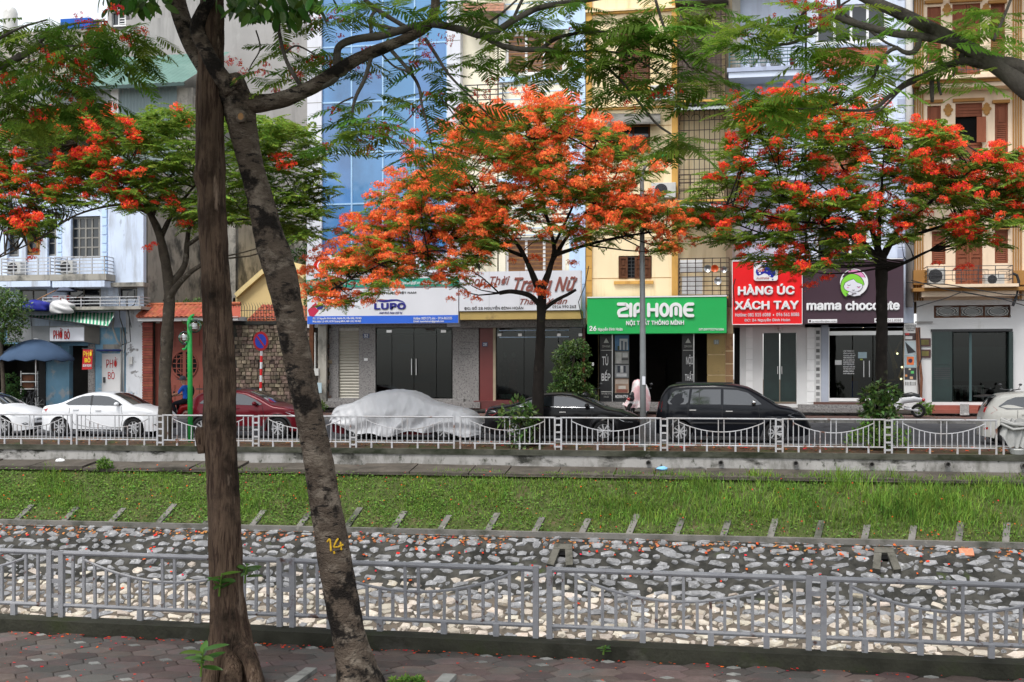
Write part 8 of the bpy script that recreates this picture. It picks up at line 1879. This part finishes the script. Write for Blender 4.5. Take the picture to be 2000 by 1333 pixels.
for s_ in ((490,140,2,0,2),(505,150,2,0,2),(560,95,6,0,1),(600,130,6,0,2),(585,160,5,0,2),(545,40,5,0,1),(625,100,6,0,2),(640,40,7,0,1),(690,20,8,0,1),(735,15,8,0,0),(790,20,7,0,0),(670,130,5,0,2),(700,110,4,0,2),(735,130,2,0,3),(820,110,5,0,3),(835,140,4,0,2),(690,225,7,0,1),(700,262,8,0,2),(740,230,7,0,3),(770,255,7,0,4),(730,200,6,0,0),(800,200,5,0,2),(650,285,6,0,1),(840,190,6,0,1),(880,175,6,0,0),(900,210,6,0,0),(935,200,5,0,2),(905,250,5,0,1),(955,260,4,0,2),(850,300,6,0,1),(870,335,5,0,0),(820,290,3,0,1),(900,120,6,0,0),(950,110,7,0,0),(920,30,7,0,0),(960,15,6,0,0),(1000,70,7,0,0),(1010,120,6,0,0),(1050,40,7,0,0),(1060,130,6,0,0),(1090,100,7,0,0),(1110,60,7,0,0),(1135,130,8,0,0),(1150,90,8,0,0),(1165,50,8,0,1),(1190,110,9,0,0),(1210,140,9,0,0),(1230,80,9,0,0),(1215,40,8,0,0),(1260,110,8,0,0),(1275,60,8,0,0),(1290,20,7,0,0),(1180,170,6,0,0),(1240,170,6,0,3),(1285,190,4,0,3),(1305,150,8,0,0),(1340,110,6,0,0),(1350,140,7,0,0),(1385,160,5,0,0),(1330,60,7,0,0),(1360,30,7,0,0),(1400,15,5,0,0),(1310,270,7,0,0),(1335,285,6,0,0),(1350,262,4,0,0),(1320,20,6,0,0),(880,10,6,0,0),(1070,5,6,0,0),(1140,10,6,0,0)):
    spray(t2, s_[0], s_[1], s_[2]+(1 if s_[0] > 1000 else 0), YT+random.uniform(-.5,.6), flow=s_[4])
# the tree whose limbs reach in at the upper right, trunk outside the picture
YR_ = 11.6; b = at(2210,1380,YR_); t3 = thing('flame_tree', 'flame tree reaching in at the top with thick grey limbs and bright green fronds', 'tree', (b.x, YR_, zw(b.x)), 'flame trees on the paved walk')
limb(t3, [(2230,1390,110),(2225,1100,84),(2215,800,74),(2190,560,70),(2140,340,60),(2080,250,48)], YR_, m_bark_b, 18, 60, 'trunk')
for pl in ([(2090,262,44),(2040,205,40),(1995,168,38),(1945,128,34),(1890,95,30),(1830,62,27),(1770,32,25),(1715,8,23),(1650,-25,20),(1560,-70,15)],[(2090,200,36),(2030,150,32),(1985,130,30),(1930,118,26),(1905,105,24)],[(1935,128,22),(1905,122,20),(1880,120,16),(1850,128,13),(1800,150,12),(1770,163,11),(1735,190,9),(1715,208,8),(1690,216,6),(1640,215,4)],[(1900,98,22),(1862,80,19),(1800,72,17),(1740,64,16),(1690,52,14),(1650,40,13),(1628,34,12),(1600,55,9),(1575,72,8),(1540,86,6),(1500,88,4)],[(1640,40,9),(1638,10,8),(1636,-30,8)],[(1795,72,12),(1792,92,12),(1782,103,11),(1766,102,9),(1750,92,7)],[(1752,94,9),(1738,100,8),(1720,120,7),(1708,145,7),(1692,175,6.5),(1650,198,6),(1600,212,5),(1540,212,3.5),(1510,206,2)],[(1885,100,11),(1878,112,12),(1880,122,10)],[(1690,52,6),(1725,80,5),(1750,92,5)],[(1600,5,7),(1570,25,6),(1555,55,5),(1545,80,4)],[(1940,80,7),(1962,30,6),(1978,-10,5)],[(1720,120,4),(1690,110,3),(1650,98,2.5)],[(1820,150,9),(1820,170,9),(1821,200,7)],[(1832,152,6),(1834,172,6),(1838,186,5)],[(1865,100,6),(1866,120,5),(1862,150,4)],[(1790,160,5),(1760,175,5),(1720,215,4),(1690,222,3)],[(1690,52,5),(1640,20,5),(1660,0,4)]):
    limb(t3, pl, YR_, m_bark_l, 10)
random.seed(8)
for s_ in ((1420,70,6,0),(1450,45,7,0),(1480,70,7,0),(1500,35,7,0),(1520,60,8,0),(1545,85,8,0),(1470,90,6,0),(1435,85,6,0),(1560,25,6,2),(1590,10,5,3),(1600,45,5,2),(1595,30,4,3),(1480,55,3,2),(1575,105,5,0),(1620,70,4,0),(1650,100,6,0),(1640,120,6,0),(1690,110,5,0),(1680,135,5,0),(1610,120,4,0),(1530,195,8,0),(1500,208,8,0),(1560,180,7,1),(1480,190,6,1),(1590,195,7,0),(1620,170,5,0),(1640,185,5,0),(1550,220,6,1),(1460,215,5,1),(1700,160,4,0),(1760,60,3,0),(1780,40,4,0),(1760,120,4,0),(1800,105,4,0),(1830,120,4,0),(1850,150,4,0),(1885,145,5,0),(1870,60,5,0),(1900,55,6,0),(1920,30,6,0),(1890,20,6,0),(1950,60,5,0),(1970,90,5,0),(1960,20,5,0),(1850,95,4,0),(1740,135,4,0),(1720,30,4,0),(1660,60,4,0),(1690,20,3,0),(1740,165,3,0),(1910,150,3,0)):
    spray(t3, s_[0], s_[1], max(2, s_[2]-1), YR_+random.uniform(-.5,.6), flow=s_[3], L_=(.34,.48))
# the tree at the upper left, nearer and darker
YL = 10.6; b = at(-260,1380,YL); t4 = thing('flame_tree', 'shaded flame tree whose drooping dark fronds and orange blossom hang at the upper corner', 'tree', (b.x, YL, zw(b.x)), 'flame trees on the paved walk')
limb(t4, [(-280,1400,110),(-270,1000,84),(-250,600,76),(-220,320,66),(-170,210,46)], YL, m_bark_b, 18, 60, 'trunk')
for pl in ([(-180,215,36),(-90,170,20),(0,130,15),(45,108,13),(75,92,11),(95,90,9),(115,98,7),(140,120,5)],[(70,95,8),(100,60,6),(150,46,4.5),(210,42,3)],[(15,122,8),(60,100,6),(130,90,4),(200,95,3)],[(-60,160,10),(0,180,7),(60,200,4),(110,210,3)],[(55,104,5),(57,150,4),(40,190,3)],[(-100,175,10),(-20,90,7),(40,55,5),(90,40,3)],[(-220,330,20),(-120,270,10),(-30,245,6),(60,240,3)]):
    limb(t4, pl, YL, m_bark_l, 10)
random.seed(5)
for s_ in ((20,60,6,0),(60,45,6,0),(95,50,6,0),(30,90,5,0),(80,75,5,0),(120,60,6,0),(150,70,6,0),(180,55,6,2),(215,60,6,2),(245,60,5,1),(265,75,6,1),(285,65,5,0),(300,90,4,0),(235,85,6,1),(275,115,4,0),(195,75,6,0),(170,85,6,0),(110,100,6,1),(150,105,6,0),(190,100,6,0),(225,110,6,0),(250,125,4,0),(15,125,5,1),(50,135,6,0),(90,140,5,0),(125,145,4,4),(150,150,4,5),(175,165,4,4),(165,180,4,4),(140,175,4,2),(20,165,7,1),(55,170,7,0),(10,195,7,2),(35,205,8,1),(70,205,7,1),(100,195,6,0),(50,235,7,1),(10,235,7,1),(85,230,6,0),(120,215,5,0),(150,205,5,1),(185,205,4,1),(20,150,5,0),(130,125,4,0),(205,40,3,2),(100,150,3,0),(-20,100,5,0),(-30,180,5,0),(60,115,4,1)):
    spray(t4, s_[0], s_[1], s_[2], YL+random.uniform(-.6,.6), flow=s_[3], L_=(.3,.44), droop=.22)
# broad leaves of the straight tree hanging in at the top
lv = []
for k in range(4):
    q = MB(); n = 7; vs = []
    for i in range(n):
        f = i/(n-1); wd = .5*math.sin(math.pi*min(1, f*.85+.12))**.8*.42 if i < n-1 else 0; bend = -.12*f*f-.04*k*f
        vs += [(f, -wd, bend+.05*wd), (f, 0, bend-.03), (f, wd, bend+.05*wd)]
    q.add(vs, [(3*i+j, 3*i+3+j, 3*i+4+j, 3*i+1+j) for i in range(n-1) for j in (0,1)]); lv.append(q.mesh('leaf', m_lf3, smooth=True))
random.seed(3)
q = MB()
twig_ends = []
for pl in ([(415,-60,16),(470,-45,9),(530,-25,6),(580,-5,4)],[(415,-70,14),(500,-55,7),(620,-30,4)],[(415,-80,14),(340,-50,8),(270,-25,5),(235,-8,3)],[(470,-45,5),(500,-10,3),(512,15,2)],[(415,-40,10),(445,-15,5),(455,5,3)]):
    limb(t1, pl, YT-.3, m_bark_l, 8)
o0 = ORG[t1.name]
for (u, v, n, su, sv) in ((455,-5,20,20,16),(500,5,34,28,18),(545,8,34,26,20),(590,0,24,22,16),(610,-12,14,20,10),(250,-10,26,22,12),(290,-5,24,20,14),(225,-16,12,14,8),(330,-25,10,20,8)):
    for i in range(n):
        c = at(u+random.gauss(0,su), v+8+random.gauss(0,sv*.6), YT-.35+random.gauss(0,.2)); a = random.uniform(0,6.28)
        d = Vector((math.cos(a)*.6, math.sin(a)*.5, -random.uniform(.35,1.2))); up = Vector((random.gauss(0,.5), random.gauss(0,.5)-.6, .6)); x = d.normalized(); y = up.cross(x).normalized(); z = x.cross(y)
        M = Matrix((x, y, z)).transposed().to_4x4(); M.translation = c-o0; s_ = random.uniform(.13,.2); o = link('leaf', random.choice(lv), t1); o.matrix_local = M @ Matrix.Diagonal((s_, s_, s_, 1))
# unseen canopy of these four trees above the picture, added for shade and reflections too
def canopy(t, uc, v0, v1, su, Y, n, size, m, seed, mesh_=None):
    r = np.random.default_rng(seed); u = uc+r.normal(size=n)*su; v = r.uniform(v1, v0, n); y = Y+r.normal(size=n)*1.6; C_ = at_np(u, v, y)
    V, F, off = [], [], 0
    for i, (tv, tf) in enumerate(FARS):
        Pn = np.repeat(C_[i::5], 6, 0); N = len(Pn); Pn = Pn+r.normal(size=(N,3))*.15; a = r.uniform(0,6.28,N); D = np.stack([np.cos(a), np.sin(a), r.normal(size=N)*.25-.1], 1); U = np.stack([r.normal(size=N)*.3, r.normal(size=N)*.3, np.ones(N)], 1)
        v_, f_ = scatter(tv, tf, frames(Pn, D, U, r.uniform(*size, N))); V.append(v_); F.append(f_+off); off += len(v_)
    tag(link('foliage', np_mesh('foliage', np.concatenate(V)-np.array(ORG[t.name]), np.concatenate(F), m), t), kind='stuff')
canopy(t2, 750, -260, -700, 420, YT, 130, (.4,.7), m_lf, 31); canopy(t3, 2000, -300, -650, 330, YR_, 90, (.4,.7), m_lf, 32); canopy(t4, -150, -300, -600, 300, YL, 90, (.4,.7), m_lf, 33); canopy(t1, 430, -200, -800, 200, YT, 100, (.4,.7), m_lf5, 34)

# ------------------------------------------------------------------ shrubs and small plants
LEAF1 = (np.array([[0,0,0],[.45,.24,.06],[1,0,-.1],[.45,-.24,.06]]), np.array([[0,3,2,1]]))
def bush(name, label, cat, base, Y, blobs, n, m, ls, seed, stems=(), bark=None, group=None, out=.8):
    """leaves spread through and round the given blobs (u, v, radius px); stems as limbs"""
    r = np.random.default_rng(seed); b = at(*base, Y); t = thing(name, label, cat, (b.x, Y, b.z), group)
    for s_ in stems: q = MB(); limb_px(q, s_, Y, None, 8); q.build('stem', bark or m_bark_g, t, smooth=True)
    P, D = [], []; tot = sum(x[2]**2 for x in blobs)
    for u, v, rp in blobs:
        k = int(n*rp*rp/tot); d = r.normal(size=(k,3)); d /= np.linalg.norm(d, axis=1, keepdims=True); rr = rp/pxm(u,Y)*r.uniform(.35,1.08,(k,1))**.5
        c = np.array(at(u, v, Y)); P.append(c+d*rr*np.array([1,.9,.9])); D.append(d*out+r.normal(size=(k,3))*.7)
    P, D = np.concatenate(P), np.concatenate(D); N = len(P); U = np.stack([r.normal(size=N)*.5, r.normal(size=N)*.5-.2, np.ones(N)], 1)
    V, F = scatter(*LEAF1, frames(P, D, U, r.uniform(ls*.7, ls*1.3, N))); tag(link('foliage', np_mesh('foliage', V-np.array(ORG[t.name]), F, m), t), kind='stuff'); return t
bush('topiary_shrub', 'clipped shrub with rounded tiers of small glossy leaves before the boutique', 'shrub', (1108,800), 44.2, [(1128,680,20),(1108,682,16),(1095,698,17),(1100,712,14),(1142,688,12),(1120,735,24),(1140,720,18),(1092,728,14),(1096,742,14),(1108,762,24),(1130,755,20),(1086,762,16),(1145,765,16),(1078,772,10),(1155,780,14)], 5200, m_lf4, .1, 1, [[(1112,802,10),(1110,760,8),(1118,720,6),(1122,690,4)]])
bush('street_tree', 'small bright green street tree before the noodle shop at the picture edge', 'tree', (8,805), 43.8, [(5,600,30),(25,590,26),(40,605,22),(15,625,30),(-10,640,34),(38,632,18),(20,655,22),(0,575,20),(-20,600,34)], 4200, m_lf4, .12, 2, [[(8,806,9),(6,740,8),(3,680,7),(8,630,6)]])
bush('potted_plant', 'dark leafy potted plant standing under the blue umbrella', 'plant', (28,800), 45.0, [(22,745,16),(30,765,18),(18,770,16),(34,785,14)], 900, m_lf5, .12, 3)
bush('papaya_seedling', 'leafy castor plant growing through the street railing before the black sedan', 'plant', (1020,880), 36.05, [(1010,800,22),(1030,812,20),(990,815,18),(1020,835,22),(1040,830,12),(1010,855,16),(1030,870,14),(1015,878,10)], 420, m_lf4, .2, 4, [[(1018,884,4),(1016,840,3),(1012,805,2)]], out=1.1)
bush('mango_sapling', 'young glossy-leaved mango tree hiding the foot of the right flame tree', 'plant', (1718,866), 36.6, [(1720,765,20),(1702,775,18),(1742,768,16),(1712,795,22),(1735,792,18),(1700,815,20),(1728,820,20),(1712,835,18),(1745,812,12),(1690,790,10)], 950, m_lf4, .17, 5, [[(1718,868,6),(1718,800,5),(1716,760,3)]], out=1.2)
bush('weed_patch', 'low weeds growing on the verge round the foot of the right flame tree', 'weeds', (1720,866), 36.3, [(1680,850,16),(1700,855,18),(1740,850,18),(1765,855,14),(1660,862,10),(1720,862,18),(1690,835,10)], 800, m_herb, .12, 6)
bush('weed_patch', 'weeds sprouting at the corner step of the white shopfront', 'weeds', (1800,808), 44.6, [(1796,800,9),(1808,800,10),(1815,797,8),(1800,790,6)], 420, m_herb, .11, 7)
bush('bushy_tree', 'dark dense tree crown behind the yellow gabled house', 'tree', (520,640), 56.5, [(470,500,40),(500,480,50),(540,460,50),(580,480,50),(460,540,34),(520,520,40),(590,520,40),(610,470,30)], 5200, m_lf5, .24, 8, [[(520,640,20),(522,560,16),(525,500,10)]])
bush('vine', 'green creeper hanging over the wall beside the company signs', 'vine', (605,640), 45.6, [(603,545,9),(606,565,9),(604,590,9),(607,610,8),(602,525,7)], 650, m_lf4, .11, 10)
bush('vine', 'green creeper trailing along the ridge of the tiled gate', 'vine', (400,600), 46.6, [(345,594,5),(365,592,7),(385,590,8),(405,592,8),(425,595,7),(330,596,4)], 520, m_lf4, .1, 11)
bush('vine', 'small creeper hanging under the eave of the tiled gate', 'vine', (390,632), 45.3, [(375,630,4),(390,632,5),(402,634,5),(360,628,3)], 220, m_lf4, .09, 12)
bush('weed_patch', 'weeds beside the stone wall and the parked red car', 'weeds', (622,800), 44.8, [(622,790,9),(612,795,7),(632,795,6)], 260, m_herb, .11, 13)
bush('weed_tuft', 'leafy weed tuft at the top of the grass slope', 'weeds', (203,915), 34.5, [(203,905,11),(198,910,8),(212,908,8)], 300, m_herb, .1, 14)
def sapling(label, u, v, Y, n, s_, seed, name='seedling'):
    r = random.Random(seed); b = at(u, v, Y); t = thing(name, label, 'plant', b); q = MB(); hgt = s_*1.1
    q.tube([b, b+Vector((.01,0,hgt*.5)), b+Vector((.03,0,hgt))], [.012,.009,.006], 6); q.build('stem', m_herb, t)
    for i in range(n):
        a = i*2.4; z = hgt*(.35+.65*i/n); d = Vector((math.cos(a), math.sin(a), r.uniform(.0,.7))).normalized(); up = Vector((r.gauss(0,.2),-.4,1)); y = up.cross(d).normalized(); zz_ = d.cross(y)
        M = Matrix((d, y, zz_)).transposed().to_4x4(); M.translation = Vector((.02,0,z)); k = s_*r.uniform(.7,1.1); o = link('leaf', r.choice(lv), t); o.matrix_local = M @ Matrix.Diagonal((k, k*.85, k, 1))
    return t
sapling('green seedling with long leaves at the foot of the straight trunk', 392, 1322, YT-.75, 9, .26, 1); sapling('sprig of long leaves growing from the straight trunk at railing height', 428, 1165, YT-.27, 9, .22, 2); sapling('sprig of leaves on the far side of the straight trunk', 478, 1140, YT-.1, 7, .19, 3)
sapling('small weed at the foot of the mossy kerb', 1178, 1279, 14.05, 8, .1, 4, 'kerb_weed')
q = MB(); p = at(690,1345,YT-.1); q.box(p.x-.75, p.x+.95, YT-.55, YT-.42, zw(p.x)-.02, zw(p.x)+.055); q.box(p.x-.75, p.x-.62, YT-.42, YT+.55, zw(p.x)-.02, zw(p.x)+.055); q.box(p.x+.8,p.x+.95,YT-.42,YT+.55,zw(p.x)-.02,zw(p.x)+.055)
single('tree_pit_edging', q, m_paver2, 'pale concrete edging round the foot of the leaning tree', 'edging', p)
bush('moss_tuft', 'tuft of grass and moss inside the edging by the leaning tree', 'weeds', (800,1335), YT-.2, [(790,1334,12),(815,1334,12),(770,1335,10)], 500, m_herb, .05, 15)
q = MB(); p = at(330,902,35.2); 
for u, v, m_, lab in ((118,893,m_upvc,'scrap of white plastic lying on the ledge by the parapet'),(1293,918,mat('blue_scrap', (.2,.45,.7), .6),'scrap of blue plastic lying on the ledge below the parapet'),(1945,1312,m_upvc,'crumpled white wrapper on the paved walk')):
    Yq = 35.3 if v < 1000 else 13.2; a = at(u,v,Yq); crumple('litter_scrap', lab, 'litter', (a.x, a.y, (-.70+.05 if v < 1000 else zw(a.x)+.02)), .16 if v < 1000 else .05, .1 if v < 1000 else .04, .07 if v < 1000 else .03, m_, u, 12)
